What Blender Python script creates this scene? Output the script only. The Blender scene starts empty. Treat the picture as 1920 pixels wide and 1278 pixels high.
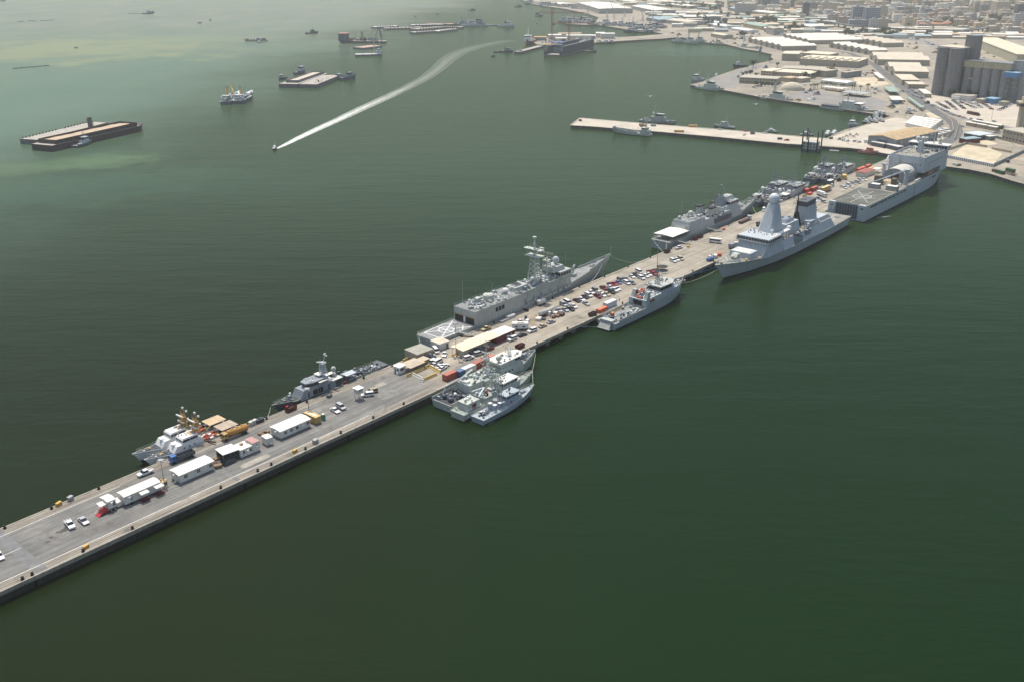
import bpy, math, random
import numpy as np
from mathutils import Vector, Matrix
random.seed(7)
SC = bpy.context.scene
COL = SC.collection
R = math.radians
# ---------------------------------------------------------------- camera (solved from known ship lengths)
F, PITCH, ROLL, CH = 1805.73, 0.388099, -0.00663, 162.2
ANG = 0.8565965
U = (math.cos(ANG), math.sin(ANG)); N = (-U[1], U[0])
_fw = np.array([0, math.cos(PITCH), -math.sin(PITCH)]); _up = np.array([0, math.sin(PITCH), math.cos(PITCH)]); _rt = np.array([1., 0, 0])
_c, _s = math.cos(ROLL), math.sin(ROLL)
_rt, _up = _c*_rt+_s*_up, -_s*_rt+_c*_up
def G(px, py, z=2.6):
    """ground point (height z) that the surveyed photo shows at (px,py)"""
    d = _fw*F+_rt*(px-960)+_up*(639-py)
    t = (z-CH)/d[2]
    return Vector((d[0]*t, d[1]*t, z))
def W(s, q, z=0):
    """pier frame: s metres along the pier, q metres across from its open edge"""
    o = 243.5+q
    return Vector((s*U[0]+o*N[0], s*U[1]+o*N[1], z))
def sq(v):
    return v.x*U[0]+v.y*U[1], v.x*N[0]+v.y*N[1]-243.5
def heading(px, py, dx, dy, z=2.6):
    a = G(px-dx/2, py-dy/2, z); b = G(px+dx/2, py+dy/2, z)
    return math.atan2(b.y-a.y, b.x-a.x)
cam = bpy.data.cameras.new('camera'); camo = bpy.data.objects.new('camera', cam); COL.objects.link(camo)
cam.sensor_width = 36; cam.lens = F/1920*36; cam.clip_start = 1; cam.clip_end = 30000
rot = Matrix((tuple(_rt), tuple(_up), tuple(-_fw))).transposed()
camo.matrix_world = Matrix.Translation((0, 0, CH)) @ rot.to_4x4()
SC.camera = camo
# ---------------------------------------------------------------- materials
MATS = {}
def nd(nt, t, **k):
    n = nt.nodes.new(t)
    for a, b in k.items():
        setattr(n, a, b)
    return n
def math_node(nt, op, a, b=None, clamp=False):
    n = nd(nt, 'ShaderNodeMath', operation=op); n.use_clamp = clamp
    for i, v in enumerate((a, b)):
        if v is None: continue
        if isinstance(v, (int, float)): n.inputs[i].default_value = v
        else: nt.links.new(v, n.inputs[i])
    return n.outputs[0]
def mixc(nt, f, a, b, bt='MIX'):
    n = nd(nt, 'ShaderNodeMix', data_type='RGBA', blend_type=bt)
    for i, v in ((0, f), (6, a), (7, b)):
        if isinstance(v, (int, float)): n.inputs[i].default_value = v
        elif isinstance(v, tuple): n.inputs[i].default_value = (*v[:3], 1)
        else: nt.links.new(v, n.inputs[i])
    return n.outputs[2]
def noise(nt, vec, scale, detail=3, rough=.55, mapscale=None, rotz=0):
    if mapscale:
        mp = nd(nt, 'ShaderNodeMapping'); mp.inputs['Scale'].default_value = mapscale; mp.inputs['Rotation'].default_value = (0, 0, rotz)
        nt.links.new(vec, mp.inputs['Vector']); vec = mp.outputs[0]
    n = nd(nt, 'ShaderNodeTexNoise'); n.inputs['Scale'].default_value = scale; n.inputs['Detail'].default_value = detail; n.inputs['Roughness'].default_value = rough
    nt.links.new(vec, n.inputs['Vector'])
    return n.outputs['Fac']
def remap(nt, v, a, b, c=0., d=1., smooth=False):
    n = nd(nt, 'ShaderNodeMapRange'); n.clamp = True
    if smooth: n.interpolation_type = 'SMOOTHSTEP'
    for i, x in enumerate((a, b, c, d)): n.inputs[i+1].default_value = x
    nt.links.new(v, n.inputs[0]); return n.outputs[0]
def newmat(name):
    m = bpy.data.materials.new(name); m.use_nodes = True; nt = m.node_tree
    return m, nt, nt.nodes['Principled BSDF']
def mat(name, col=(.5, .5, .5), rough=.6, metal=0., var=.15, scale=.5, streak=0., rust=0., obj=False, spec=.35, grid=None, lines=None):
    if name in MATS: return MATS[name]
    m, nt, b = newmat(name)
    tc = nd(nt, 'ShaderNodeTexCoord').outputs['Object']
    if obj: base = nd(nt, 'ShaderNodeObjectInfo').outputs['Color']
    else:
        rgb = nd(nt, 'ShaderNodeRGB'); rgb.outputs[0].default_value = (*col, 1); base = rgb.outputs[0]
    if var:
        n = noise(nt, tc, scale, 4, .6)
        f = remap(nt, n, .3, .7, 1-var, 1+var)
        base = mixc(nt, 1., base, f, 'MULTIPLY')
    if streak:
        n = noise(nt, tc, 1., 4, .7, (.9, .9, .06))
        base = mixc(nt, 1., base, remap(nt, n, .35, .65, 1-streak, 1+streak*.3), 'MULTIPLY')
    if rust:
        n = noise(nt, tc, .45, 5, .7, (1, 1, .35))
        base = mixc(nt, remap(nt, n, .62, .75, 0, rust), base, (.16, .07, .035))
    if lines:      # thin seams: (axis, spacing, width, darkening)
        sp = nd(nt, 'ShaderNodeSeparateXYZ'); nt.links.new(tc, sp.inputs[0])
        for ax, spc, wd, dk in lines:
            fr = math_node(nt, 'FRACT', math_node(nt, 'DIVIDE', sp.outputs[ax], spc))
            base = mixc(nt, math_node(nt, 'MULTIPLY', math_node(nt, 'LESS_THAN', fr, wd), dk), base, (.05, .05, .045))
    if grid:       # window openings on upright faces: (bay, storey, window width share, window height share, colour)
        bay, st, ww, wh, wc = grid
        sp = nd(nt, 'ShaderNodeSeparateXYZ'); nt.links.new(tc, sp.inputs[0])
        gn = nd(nt, 'ShaderNodeSeparateXYZ'); nt.links.new(nd(nt, 'ShaderNodeNewGeometry').outputs['Normal'], gn.inputs[0])
        up = math_node(nt, 'LESS_THAN', math_node(nt, 'ABSOLUTE', gn.outputs[2]), .3)
        h = math_node(nt, 'FRACT', math_node(nt, 'DIVIDE', math_node(nt, 'ADD', math_node(nt, 'ADD', sp.outputs[0], sp.outputs[1]), 500.13), bay))
        v = math_node(nt, 'FRACT', math_node(nt, 'DIVIDE', sp.outputs[2], st))
        a = math_node(nt, 'LESS_THAN', math_node(nt, 'ABSOLUTE', math_node(nt, 'SUBTRACT', h, .5)), ww/2)
        c = math_node(nt, 'LESS_THAN', math_node(nt, 'ABSOLUTE', math_node(nt, 'SUBTRACT', v, .55)), wh/2)
        base = mixc(nt, math_node(nt, 'MULTIPLY', math_node(nt, 'MULTIPLY', a, c), up), base, wc)
    nt.links.new(base, b.inputs['Base Color'])
    b.inputs['Roughness'].default_value = rough; b.inputs['Metallic'].default_value = metal; b.inputs['Specular IOR Level'].default_value = spec
    MATS[name] = m
    return m
# ---------------------------------------------------------------- mesh builder
class MB:
    def __init__(s): s.v = []; s.f = []; s.m = []; s.sm = []
    def add(s, vs, fs, mi=0, smooth=False):
        o = len(s.v); s.v += [tuple(x) for x in vs]
        for f in fs: s.f.append([o+i for i in f]); s.m.append(mi); s.sm.append(smooth)
    def prism(s, pts, z0, z1, top=None, mi=0, caps=True, mt=None, smooth=False):
        n = len(pts); top = top or pts
        a = sum(pts[i][0]*pts[(i+1) % n][1]-pts[(i+1) % n][0]*pts[i][1] for i in range(n))
        if a < 0: pts = pts[::-1]; top = top[::-1]
        z1s = z1 if isinstance(z1, (list, tuple)) else [z1]*n
        vs = [(p[0], p[1], z0) for p in pts]+[(p[0], p[1], z1s[i]) for i, p in enumerate(top)]
        s.add(vs, [[i, (i+1) % n, n+(i+1) % n, n+i] for i in range(n)], mi, smooth)
        if caps: s.add(vs, [list(range(n, 2*n))], mi if mt is None else mt); s.add(vs, [list(range(n))[::-1]], mi)
    def box(s, x0, x1, y0, y1, z0, z1, mi=0, mt=None):
        s.prism([(x0, y0), (x1, y0), (x1, y1), (x0, y1)], z0, z1, mi=mi, mt=mt)
    def cb(s, cx, cy, z0, sx, sy, sz, rz=0, t=1., mi=0, mt=None, dx=0):
        c, n = math.cos(rz), math.sin(rz)
        q = [(-.5, -.5), (.5, -.5), (.5, .5), (-.5, .5)]
        f = lambda k, d=0: [(cx+c*(a*sx*k+d)-n*b*sy*k, cy+n*(a*sx*k+d)+c*b*sy*k) for a, b in q]
        s.prism(f(1), z0, z0+sz, f(t, dx), mi, mt=mt)
    def blk(s, x0, x1, w0, w1, z0, z1, ra=0, rf=0, mi=0, mt=None, cy=0):
        """ship-house block: bottom x0..x1 half width w0; top half width w1; ra/rf = how far aft/fore faces lean inward"""
        s.prism([(x0, cy-w0), (x1, cy-w0), (x1, cy+w0), (x0, cy+w0)], z0, z1, [(x0+ra, cy-w1), (x1-rf, cy-w1), (x1-rf, cy+w1), (x0+ra, cy+w1)], mi, mt=mt)
    def cyl(s, cx, cy, z0, z1, r0, r1=None, n=10, mi=0, mt=None):
        r1 = r0 if r1 is None else r1
        P = lambda r: [(cx+r*math.cos(2*math.pi*i/n), cy+r*math.sin(2*math.pi*i/n)) for i in range(n)]
        s.prism(P(r0), z0, z1, P(max(r1, .01)), mi, mt=mt, smooth=n > 7)
    def tube(s, p, q, r, n=4, mi=0, r2=None):
        p, q = Vector(p), Vector(q); d = q-p
        if d.length < 1e-6: return
        d.normalize(); a = d.orthogonal().normalized(); b = d.cross(a); r2 = r if r2 is None else r2
        vs = [p+(a*math.cos(2*math.pi*i/n)+b*math.sin(2*math.pi*i/n))*r for i in range(n)]+[q+(a*math.cos(2*math.pi*i/n)+b*math.sin(2*math.pi*i/n))*r2 for i in range(n)]
        s.add(vs, [[i, (i+1) % n, n+(i+1) % n, n+i] for i in range(n)]+[list(range(n))[::-1], list(range(n, 2*n))], mi, n > 5)
    def path(s, pts, r, n=4, mi=0):
        for a, b in zip(pts, pts[1:]): s.tube(a, b, r, n, mi)
    def sph(s, c, r, mi=0, n=10, k=6, sz=1., z0=-1.):
        """sphere (z0=-1) or its upper cap"""
        a0 = math.asin(z0); vs = []; fs = []
        for j in range(k+1):
            a = a0+(math.pi/2-a0)*j/k
            for i in range(n): vs.append((c[0]+r*math.cos(a)*math.cos(2*math.pi*i/n), c[1]+r*math.cos(a)*math.sin(2*math.pi*i/n), c[2]+r*sz*math.sin(a)))
        for j in range(k):
            for i in range(n): fs.append([j*n+i, j*n+(i+1) % n, (j+1)*n+(i+1) % n, (j+1)*n+i])
        s.add(vs, fs, mi, True)
    def hprism(s, prof, y0, y1, mi=0, smooth=False, ax='y'):
        """side profile (x,z) swept across y (or, ax='x', profile (y,z) swept along x)"""
        n = len(prof)
        a = sum(prof[i][0]*prof[(i+1) % n][1]-prof[(i+1) % n][0]*prof[i][1] for i in range(n))
        if (a > 0) == (ax == 'y'): prof = prof[::-1]
        if ax == 'y': vs = [(p[0], y0, p[1]) for p in prof]+[(p[0], y1, p[1]) for p in prof]
        else: vs = [(y0, p[0], p[1]) for p in prof]+[(y1, p[0], p[1]) for p in prof]
        # winding chosen so that normals face outward for y0<y1
        s.add(vs, [[i, n+i, n+(i+1) % n, (i+1) % n][::-1] if ax == 'y' else [i, (i+1) % n, n+(i+1) % n, n+i] for i in range(n)], mi, smooth)
        s.add(vs, [list(range(n)) if ax == 'y' else list(range(n))[::-1], list(range(n, 2*n))[::-1] if ax == 'y' else list(range(n, 2*n))], mi)
    def lattice(s, cx, cy, z0, z1, b0, b1, nl=4, r=.12, mi=0, legs=4):
        C = lambda b, z: [(cx+b*x, cy+b*y, z) for x, y in ((-1, -1), (1, -1), (1, 1), (-1, 1))] if legs == 4 else [(cx+b*math.cos(a), cy+b*math.sin(a), z) for a in (R(90), R(210), R(330))]
        prev = C(b0, z0)
        for k in range(1, nl+1):
            t = k/nl; cur = C(b0+(b1-b0)*t, z0+(z1-z0)*t); m = len(cur)
            for i in range(m):
                s.tube(prev[i], cur[i], r, 4, mi); s.tube(prev[i], cur[(i+1) % m], r*.7, 3, mi); s.tube(cur[i], cur[(i+1) % m], r*.7, 3, mi)
            prev = cur
    def rail(s, pts, h=1.1, step=2.4, r=.045, mi=0):
        for a, b in zip(pts, pts[1:]):
            a, b = Vector(a), Vector(b); L = (b-a).length; n = max(1, int(L/step))
            for i in range(n+1):
                p = a+(b-a)*i/n; s.tube(p, p+Vector((0, 0, h)), r, 3, mi)
            for k in (.55, 1.): s.tube(a+Vector((0, 0, h*k)), b+Vector((0, 0, h*k)), r*.8, 3, mi)
    def build(s, name, mats, parent=None, loc=None, rz=0, label=None):
        me = bpy.data.meshes.new(name); me.from_pydata(s.v, [], s.f)
        for m in (mats if isinstance(mats, (list, tuple)) else [mats]): me.materials.append(MAT(m))
        if s.f:
            me.polygons.foreach_set('material_index', s.m); me.polygons.foreach_set('use_smooth', s.sm)
        me.update()
        o = bpy.data.objects.new(name, me); COL.objects.link(o)
        if parent: o.parent = parent
        if loc is not None: o.location = loc
        o.rotation_euler.z = rz
        if label: o['label'] = label
        return o
def MAT(m): return MATS[m] if isinstance(m, str) else m
def tag(o, label, cat, group=None, kind=None):
    if label: o['label'] = label
    if cat: o['category'] = cat
    if group: o['group'] = group
    if kind: o['kind'] = kind
    return o
def thing(name, label, cat, loc=(0, 0, 0), rz=0, group=None):
    o = bpy.data.objects.new(name, None); COL.objects.link(o); o.empty_display_size = 1
    o.location = loc; o.rotation_euler.z = rz
    return tag(o, label, cat, group)
def copy_tree(o, loc, rz, label=None, group=None, color=None, parent=None):
    c = o.copy(); COL.objects.link(c); c.location = loc; c.rotation_euler.z = rz
    if label: c['label'] = label
    if group: c['group'] = group
    if color: c.color = (*color, 1)
    for ch in o.children:
        d = ch.copy(); COL.objects.link(d); d.parent = c
        if color: d.color = (*color, 1)
        for g in ch.children:
            e = g.copy(); COL.objects.link(e); e.parent = d
    return c
ORD = 'first second third fourth fifth sixth seventh eighth ninth tenth eleventh twelfth thirteenth fourteenth fifteenth sixteenth seventeenth eighteenth nineteenth twentieth'.split()
# ---------------------------------------------------------------- common paints
mat('ship_light', (.42, .44, .41), .55, var=.08, streak=.16, rust=.10)
mat('ship_pale', (.48, .51, .46), .55, var=.1, streak=.15, rust=.08)
mat('ship_bluegrey', (.44, .485, .515), .55, var=.07, streak=.12)
mat('ship_mid', (.24, .27, .30), .55, var=.1, streak=.18, rust=.08)
mat('ship_dark', (.085, .1, .12), .55, var=.15, streak=.2)
mat('ship_deck', (.225, .235, .235), .85, var=.2, scale=.25)
mat('ship_deck_dark', (.055, .06, .068), .85, var=.25, scale=.3)
mat('ship_deck_tan', (.26, .25, .215), .85, var=.2, scale=.2)
mat('boot', (.02, .02, .022), .5, var=.3)
mat('black', (.012, .012, .014), .5, var=.1)
mat('glass', (.012, .016, .02), .12, var=0, spec=.6)
mat('white', (.72, .72, .70), .5, var=.06, scale=.8)
mat('white_dirty', (.66, .65, .61), .6, var=.14, streak=.14, lines=[(0, 1.1, .05, .12)])
mat('roof_white', (.72, .70, .64), .65, var=.12, scale=.5, streak=.08, lines=[(0, 1.15, .07, .13)])
mat('offwhite', (.55, .53, .48), .6, var=.12)
mat('ochre', (.42, .27, .10), .6, var=.2)
mat('brown_rust', (.10, .055, .045), .8, var=.35, scale=.8)
mat('rust_red', (.13, .035, .03), .8, var=.3, rust=.4)
mat('maroon', (.12, .02, .028), .6, var=.15)
mat('red', (.5, .03, .03), .5, var=.12)
mat('orange', (.6, .13, .05), .5, var=.12)
mat('yellow', (.55, .33, .06), .5, var=.18)
mat('blue', (.04, .14, .38), .5, var=.12)
mat('rubber', (.018, .018, .018), .8, var=.2)
mat('steel', (.32, .33, .34), .45, .3, var=.15)
mat('wood', (.22, .15, .09), .8, var=.3, scale=2)
mat('concrete', (.40, .38, .33), .9, var=.18, scale=.3)
mat('tan', (.43, .35, .24), .8, var=.12)
mat('tanroof', (.50, .38, .24), .8, var=.14)
mat('sand', (.52, .45, .32), .95, var=.18, scale=.12)
mat('green_paint', (.05, .22, .12), .6, var=.15)
mat('car_paint', obj=True, rough=.3, var=.03, spec=.5)
mat('box_paint', obj=True, rough=.55, var=.12, scale=.4, lines=[(0, .6, .12, .35)])
mat('plain_paint', obj=True, rough=.6, var=.12, scale=.3)
mat('tyre_grey', (.05, .05, .05), .8, var=.1)
mat('rope', (.55, .53, .45), .9, var=.1)
mat('skin_cloth', (.08, .09, .12), .9, var=.2)
# ================================================================ light, air, water
SUN_AZ, SUN_EL = math.atan2(.933, -.358), R(66)      # direction towards the sun
sv = Vector((math.cos(SUN_AZ)*math.cos(SUN_EL), math.sin(SUN_AZ)*math.cos(SUN_EL), math.sin(SUN_EL)))
sl = bpy.data.lights.new('sun', 'SUN'); sl.energy = 4.0; sl.angle = R(.6); sl.color = (1, .925, .80)
so = bpy.data.objects.new('sun', sl); COL.objects.link(so); so.rotation_euler = sv.to_track_quat('Z', 'Y').to_euler()
wd = bpy.data.worlds.new('World'); SC.world = wd; wd.use_nodes = True
wn = wd.node_tree; bg = wn.nodes['Background']; sky = nd(wn, 'ShaderNodeTexSky', sky_type='NISHITA')
sky.sun_disc = False; sky.sun_elevation = SUN_EL; sky.sun_rotation = math.atan2(sv.x, sv.y); sky.air_density = 1.3; sky.dust_density = 3.; sky.ozone_density = 1.
wn.links.new(sky.outputs[0], bg.inputs[0]); bg.inputs[1].default_value = .15
SC.view_settings.view_transform = 'Standard'; SC.view_settings.look = 'None'; SC.view_settings.exposure = .03
SC.cycles.max_bounces = 6; SC.cycles.volume_bounces = 1; SC.cycles.caustics_reflective = False; SC.cycles.use_denoising = True
XM, Y0, YM = 3600, -260, 6200
hz = MB(); hz.box(-XM-200, XM+200, Y0-100, YM+100, -3.5, 190)
hm, nt, b = newmat('haze_air'); nt.nodes.remove(b)
pv = nd(nt, 'ShaderNodeVolumePrincipled'); pv.inputs['Color'].default_value = (.95, .96, .95, 1); pv.inputs['Density'].default_value = .000078; pv.inputs['Anisotropy'].default_value = .2
nt.links.new(pv.outputs[0], nt.nodes['Material Output'].inputs['Volume'])
MATS['haze_air'] = hm
tag(hz.build('haze', 'haze_air'), 'pale dusty air over the whole harbour', None, None, 'stuff')

wm, nt, b = newmat('water'); MATS['water'] = wm
pos = nd(nt, 'ShaderNodeNewGeometry').outputs['Position']
sp = nd(nt, 'ShaderNodeSeparateXYZ'); nt.links.new(pos, sp.inputs[0])
nbig = noise(nt, pos, .0022, 5, .6); nmid = noise(nt, pos, .012, 4, .6, (1, .45, 1), .3)
def ellipse(px, py, rx, ry, ang=0., wob=.55):
    """soft patch of the water's own colour round the surveyed place"""
    c = G(px, py, 0); ca, sa = math.cos(ang), math.sin(ang)
    dx = math_node(nt, 'SUBTRACT', sp.outputs[0], c.x); dy = math_node(nt, 'SUBTRACT', sp.outputs[1], c.y)
    a = math_node(nt, 'DIVIDE', math_node(nt, 'ADD', math_node(nt, 'MULTIPLY', dx, ca), math_node(nt, 'MULTIPLY', dy, sa)), rx)
    e = math_node(nt, 'DIVIDE', math_node(nt, 'SUBTRACT', math_node(nt, 'MULTIPLY', dy, ca), math_node(nt, 'MULTIPLY', dx, sa)), ry)
    r = math_node(nt, 'SQRT', math_node(nt, 'ADD', math_node(nt, 'MULTIPLY', a, a), math_node(nt, 'MULTIPLY', e, e)))
    n = math_node(nt, 'MULTIPLY', math_node(nt, 'SUBTRACT', noise(nt, pos, 2.2/max(rx, ry)*1.6, 5, .62), .5), wob*4)
    return remap(nt, math_node(nt, 'ADD', r, n), .25, 1.35, 1, 0, True)
olive, green = (.0080, .0150, .0034), (.0054, .0188, .0046)
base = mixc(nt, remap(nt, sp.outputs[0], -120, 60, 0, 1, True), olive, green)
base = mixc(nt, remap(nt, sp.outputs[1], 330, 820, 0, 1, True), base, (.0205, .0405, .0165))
base = mixc(nt, remap(nt, nbig, .38, .68, 0, .45), base, mixc(nt, 1., base, (1.45, 1.3, 1.25), 'MULTIPLY'))
# shallow turquoise water over the bank: its edge runs from beside the sand barge out to the far dredgers
A, B_ = G(60, 330, 0), G(700, 70, 0); t = (B_-A).normalized(); nrm = Vector((-t.y, t.x, 0))
d = math_node(nt, 'ADD', math_node(nt, 'MULTIPLY', math_node(nt, 'SUBTRACT', sp.outputs[0], A.x), nrm.x), math_node(nt, 'MULTIPLY', math_node(nt, 'SUBTRACT', sp.outputs[1], A.y), nrm.y))
d = math_node(nt, 'ADD', d, math_node(nt, 'MULTIPLY', math_node(nt, 'SUBTRACT', nbig, .5), 520))
base = mixc(nt, remap(nt, d, -150, 260, 0, .9, True), base, mixc(nt, remap(nt, sp.outputs[1], 1250, 2500, 0, 1, True), (.10, .158, .117), (.185, .20, .17)))  # paler grey far out: distant haze and sky sheen painted into the colour
base = mixc(nt, math_node(nt, 'MULTIPLY', remap(nt, nmid, .35, .7, .0, .55), remap(nt, d, 0, 200, 0, 1, True)), base, (.06, .125, .095))
base = mixc(nt, math_node(nt, 'MULTIPLY', ellipse(110, 92, 310, 220, -.25, .9), .75), base, (.20, .22, .125))
base = mixc(nt, math_node(nt, 'MULTIPLY', ellipse(330, 74, 200, 90, .1, .9), .6), base, (.165, .205, .125))
base = mixc(nt, math_node(nt, 'MULTIPLY', ellipse(180, 303, 48, 34, .35, .4), .75), base, (.085, .14, .065))
base = mixc(nt, math_node(nt, 'MULTIPLY', ellipse(10, 318, 46, 30, .2, .4), .5), base, (.085, .14, .065))
base = mixc(nt, math_node(nt, 'MULTIPLY', ellipse(110, 355, 130, 55, .5, .5), .55), base, (.040, .085, .050))
base = mixc(nt, math_node(nt, 'MULTIPLY', ellipse(400, 345, 150, 60, .2, .5), .4), base, (.026, .055, .030))
base = mixc(nt, math_node(nt, 'MULTIPLY', ellipse(1330, 95, 150, 110, .0, .4), .5), base, (.05, .10, .065))
h1 = noise(nt, pos, .16, 4, .62, (.55, 1.5, 1), .25); h2 = noise(nt, pos, .035, 3, .5, (.5, 1.6, 1), .15); h3 = noise(nt, pos, .7, 3, .6, (.7, 1.3, 1), .3)
hh = math_node(nt, 'ADD', math_node(nt, 'ADD', math_node(nt, 'MULTIPLY', h1, .6), math_node(nt, 'MULTIPLY', h2, 1.6)), math_node(nt, 'MULTIPLY', h3, .12))
bp = nd(nt, 'ShaderNodeBump'); bp.inputs['Strength'].default_value = 1.; bp.inputs['Distance'].default_value = .5
nt.links.new(hh, bp.inputs['Height'])
df = nd(nt, 'ShaderNodeBsdfDiffuse'); gl = nd(nt, 'ShaderNodeBsdfGlossy'); fr = nd(nt, 'ShaderNodeFresnel'); mx = nd(nt, 'ShaderNodeMixShader'); fr.inputs['IOR'].default_value = 1.33
gl.inputs['Color'].default_value = (.9, 1, .93, 1); gl.inputs['Roughness'].default_value = .13; nt.links.new(base, df.inputs['Color'])
for n_ in (df, gl, fr): nt.links.new(bp.outputs[0], n_.inputs['Normal'])
nt.links.new(math_node(nt, 'MULTIPLY', fr.outputs[0], .27), mx.inputs[0]); nt.links.new(df.outputs[0], mx.inputs[1]); nt.links.new(gl.outputs[0], mx.inputs[2]); nt.links.new(mx.outputs[0], nt.nodes['Material Output'].inputs['Surface']); nt.nodes.remove(b)
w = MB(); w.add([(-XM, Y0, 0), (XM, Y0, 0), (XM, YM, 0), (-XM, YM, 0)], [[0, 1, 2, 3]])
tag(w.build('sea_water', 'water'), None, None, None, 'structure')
# ================================================================ pier
PS0, PS1, PQ, PZ = -20, 790, 31.35, 3.5
def pier_mat():
    m, nt, b = newmat('pier_concrete'); MATS['pier_concrete'] = m
    tc = nd(nt, 'ShaderNodeTexCoord').outputs['Object']; sp = nd(nt, 'ShaderNodeSeparateXYZ'); nt.links.new(tc, sp.inputs[0])
    s, q = sp.outputs[0], sp.outputs[1]
    wob = math_node(nt, 'MULTIPLY', math_node(nt, 'SUBTRACT', noise(nt, tc, .06, 3), .5), 6)
    far = remap(nt, math_node(nt, 'ADD', s, wob), 228, 250, 0, 1, True)
    edge = math_node(nt, 'MAXIMUM', remap(nt, q, 4.0, 4.6, 1, 0), remap(nt, q, 26.8, 27.4, 0, 1))
    near = mixc(nt, edge, (.185, .183, .172), (.275, .252, .212))
    c = mixc(nt, far, near, (.325, .293, .24))
    st = noise(nt, tc, 1., 4, .65, (.045, .8, 1)); c = mixc(nt, 1., c, remap(nt, st, .3, .7, .7, 1.25), 'MULTIPLY')
    n2 = noise(nt, tc, .09, 5, .65); c = mixc(nt, 1., c, remap(nt, n2, .3, .7, .74, 1.2), 'MULTIPLY')
    n3 = noise(nt, tc, .9, 4, .7); c = mixc(nt, 1., c, remap(nt, n3, .3, .75, .9, 1.1), 'MULTIPLY')
    # oil and tyre stains
    oil = remap(nt, noise(nt, tc, .11, 5, .7),   .6, .7, 0, .65); c = mixc(nt, oil, c, (.10, .09, .08))
    rst = remap(nt, noise(nt, tc, .5, 4, .7, (.6, 1, 1)), .66, .74, 0, .5); c = mixc(nt, math_node(nt, 'MULTIPLY', rst, edge), c, (.25, .12, .07))
    mud = math_node(nt, 'MULTIPLY', remap(nt, noise(nt, tc, .16, 5, .7), .45, .6, 0, .75), math_node(nt, 'MULTIPLY', remap(nt, math_node(nt, 'ABSOLUTE', math_node(nt, 'SUBTRACT', s, 318)), 8, 22, 1, 0, True), remap(nt, math_node(nt, 'ABSOLUTE', math_node(nt, 'SUBTRACT', q, 18.5)), 3, 8, 1, 0, True)))
    c = mixc(nt, mud, c, (.22, .15, .08))
    # circular tyre scuffs on the turning place
    for cs, cq, rr in ((206, 9.5, 6.5), (208, 10, 8.2), (98, 16, 6), (97, 15, 7.4)):
        dx = math_node(nt, 'SUBTRACT', s, cs); dy = math_node(nt, 'SUBTRACT', q, cq)
        r = math_node(nt, 'SQRT', math_node(nt, 'ADD', math_node(nt, 'MULTIPLY', dx, dx), math_node(nt, 'MULTIPLY', dy, dy)))
        ring = remap(nt, math_node(nt, 'ABSOLUTE', math_node(nt, 'SUBTRACT', r, rr)), .3, 1.0, .5, 0)
        c = mixc(nt, math_node(nt, 'MULTIPLY', ring, remap(nt, noise(nt, tc, .12, 3), .4, .6)), c, (.13, .125, .12))
    jt = math_node(nt, 'LESS_THAN', math_node(nt, 'FRACT', math_node(nt, 'DIVIDE', math_node(nt, 'ADD', s, 7), 15.2)), .014)
    c = mixc(nt, math_node(nt, 'MULTIPLY', jt, .45), c, (.12, .115, .11))
    nt.links.new(c, b.inputs['Base Color']); b.inputs['Roughness'].default_value = .92; b.inputs['Specular IOR Level'].default_value = .25
pier_mat()
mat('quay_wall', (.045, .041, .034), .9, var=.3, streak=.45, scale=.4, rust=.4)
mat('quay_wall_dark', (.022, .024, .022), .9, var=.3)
mat('beam_concrete', (.36, .33, .27), .9, var=.2, streak=.25)
mat('column_concrete', (.20, .19, .165), .9, var=.3, streak=.3)
mat('line_paint', (.62, .61, .56), .8, var=.25, scale=1.5)
mat('trench', (.17, .175, .175), .9, var=.2)
po = Vector(W(0, 0, 0)); CS = 236.5
pd = MB(); pd.box(PS0, PS1, 0, PQ, PZ-1.3, PZ)
pier = tag(pd.build('pier_pavement', ['pier_concrete'], loc=po, rz=ANG), None, None, None, 'structure')
def pm(name, mb, m): return mb.build(name, m, pier)
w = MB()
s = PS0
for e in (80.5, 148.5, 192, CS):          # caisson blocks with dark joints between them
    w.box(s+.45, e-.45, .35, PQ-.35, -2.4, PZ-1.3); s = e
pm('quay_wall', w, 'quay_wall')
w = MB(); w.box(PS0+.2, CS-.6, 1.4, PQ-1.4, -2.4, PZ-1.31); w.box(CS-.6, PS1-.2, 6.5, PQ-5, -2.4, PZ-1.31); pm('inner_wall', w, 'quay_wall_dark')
s = CS+4; k = 0
while s < 700:
    c = MB(); c.cyl(s, 1.9, -2.4, PZ-1.29, 1.15, n=12); c.cyl(s, 1.9, PZ-2.2, PZ-1.28, 1.6, n=12); pm('pile_column', c, 'column_concrete')
    c = MB(); c.cyl(s, PQ-1.9, -2.4, PZ-1.29, 1.15, n=12); pm('pile_column', c, 'column_concrete') if k < 45 else None
    s += 9.4; k += 1
w = MB(); w.box(CS, PS1, -.12, .9, PZ-1.15, PZ+.18); w.box(CS, PS1, PQ-.9, PQ+.12, PZ-1.15, PZ+.18); w.box(PS0, CS-.01, -.08, .4, PZ-.9, PZ+.12); w.box(PS0, CS-.01, PQ-.4, PQ+.08, PZ-.9, PZ+.12); pm('kerb_beam', w, 'beam_concrete')
w = MB(); z = PZ+.006
for q0, q1, a, b_ in ((4.05, 4.3, PS0, 128), (4.05, 4.3, 131, 205), (26.9, 27.1, PS0, 120)): w.box(a, b_, q0, q1, PZ-.05, z)
w.box(PS0, 84, 16.5, 16.7, PZ-.05, z); pm('painted_line', w, 'line_paint')
w = MB(); w.box(81.2, 84.6, .9, PQ-.6, PZ-.05, PZ+.004); w.box(146, 147.6, 1, PQ-1, PZ-.05, PZ+.004); pm('trench_cover', w, 'trench')
w = MB()
for q0 in (1.6, 2.6): w.box(PS0, 236, q0, q0+.12, PZ-.05, PZ+.02)
for q0 in (28.7, 29.6): w.box(PS0, 236, q0, q0+.12, PZ-.05, PZ+.02)
pm('crane_rail', w, 'brown_rust')
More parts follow.
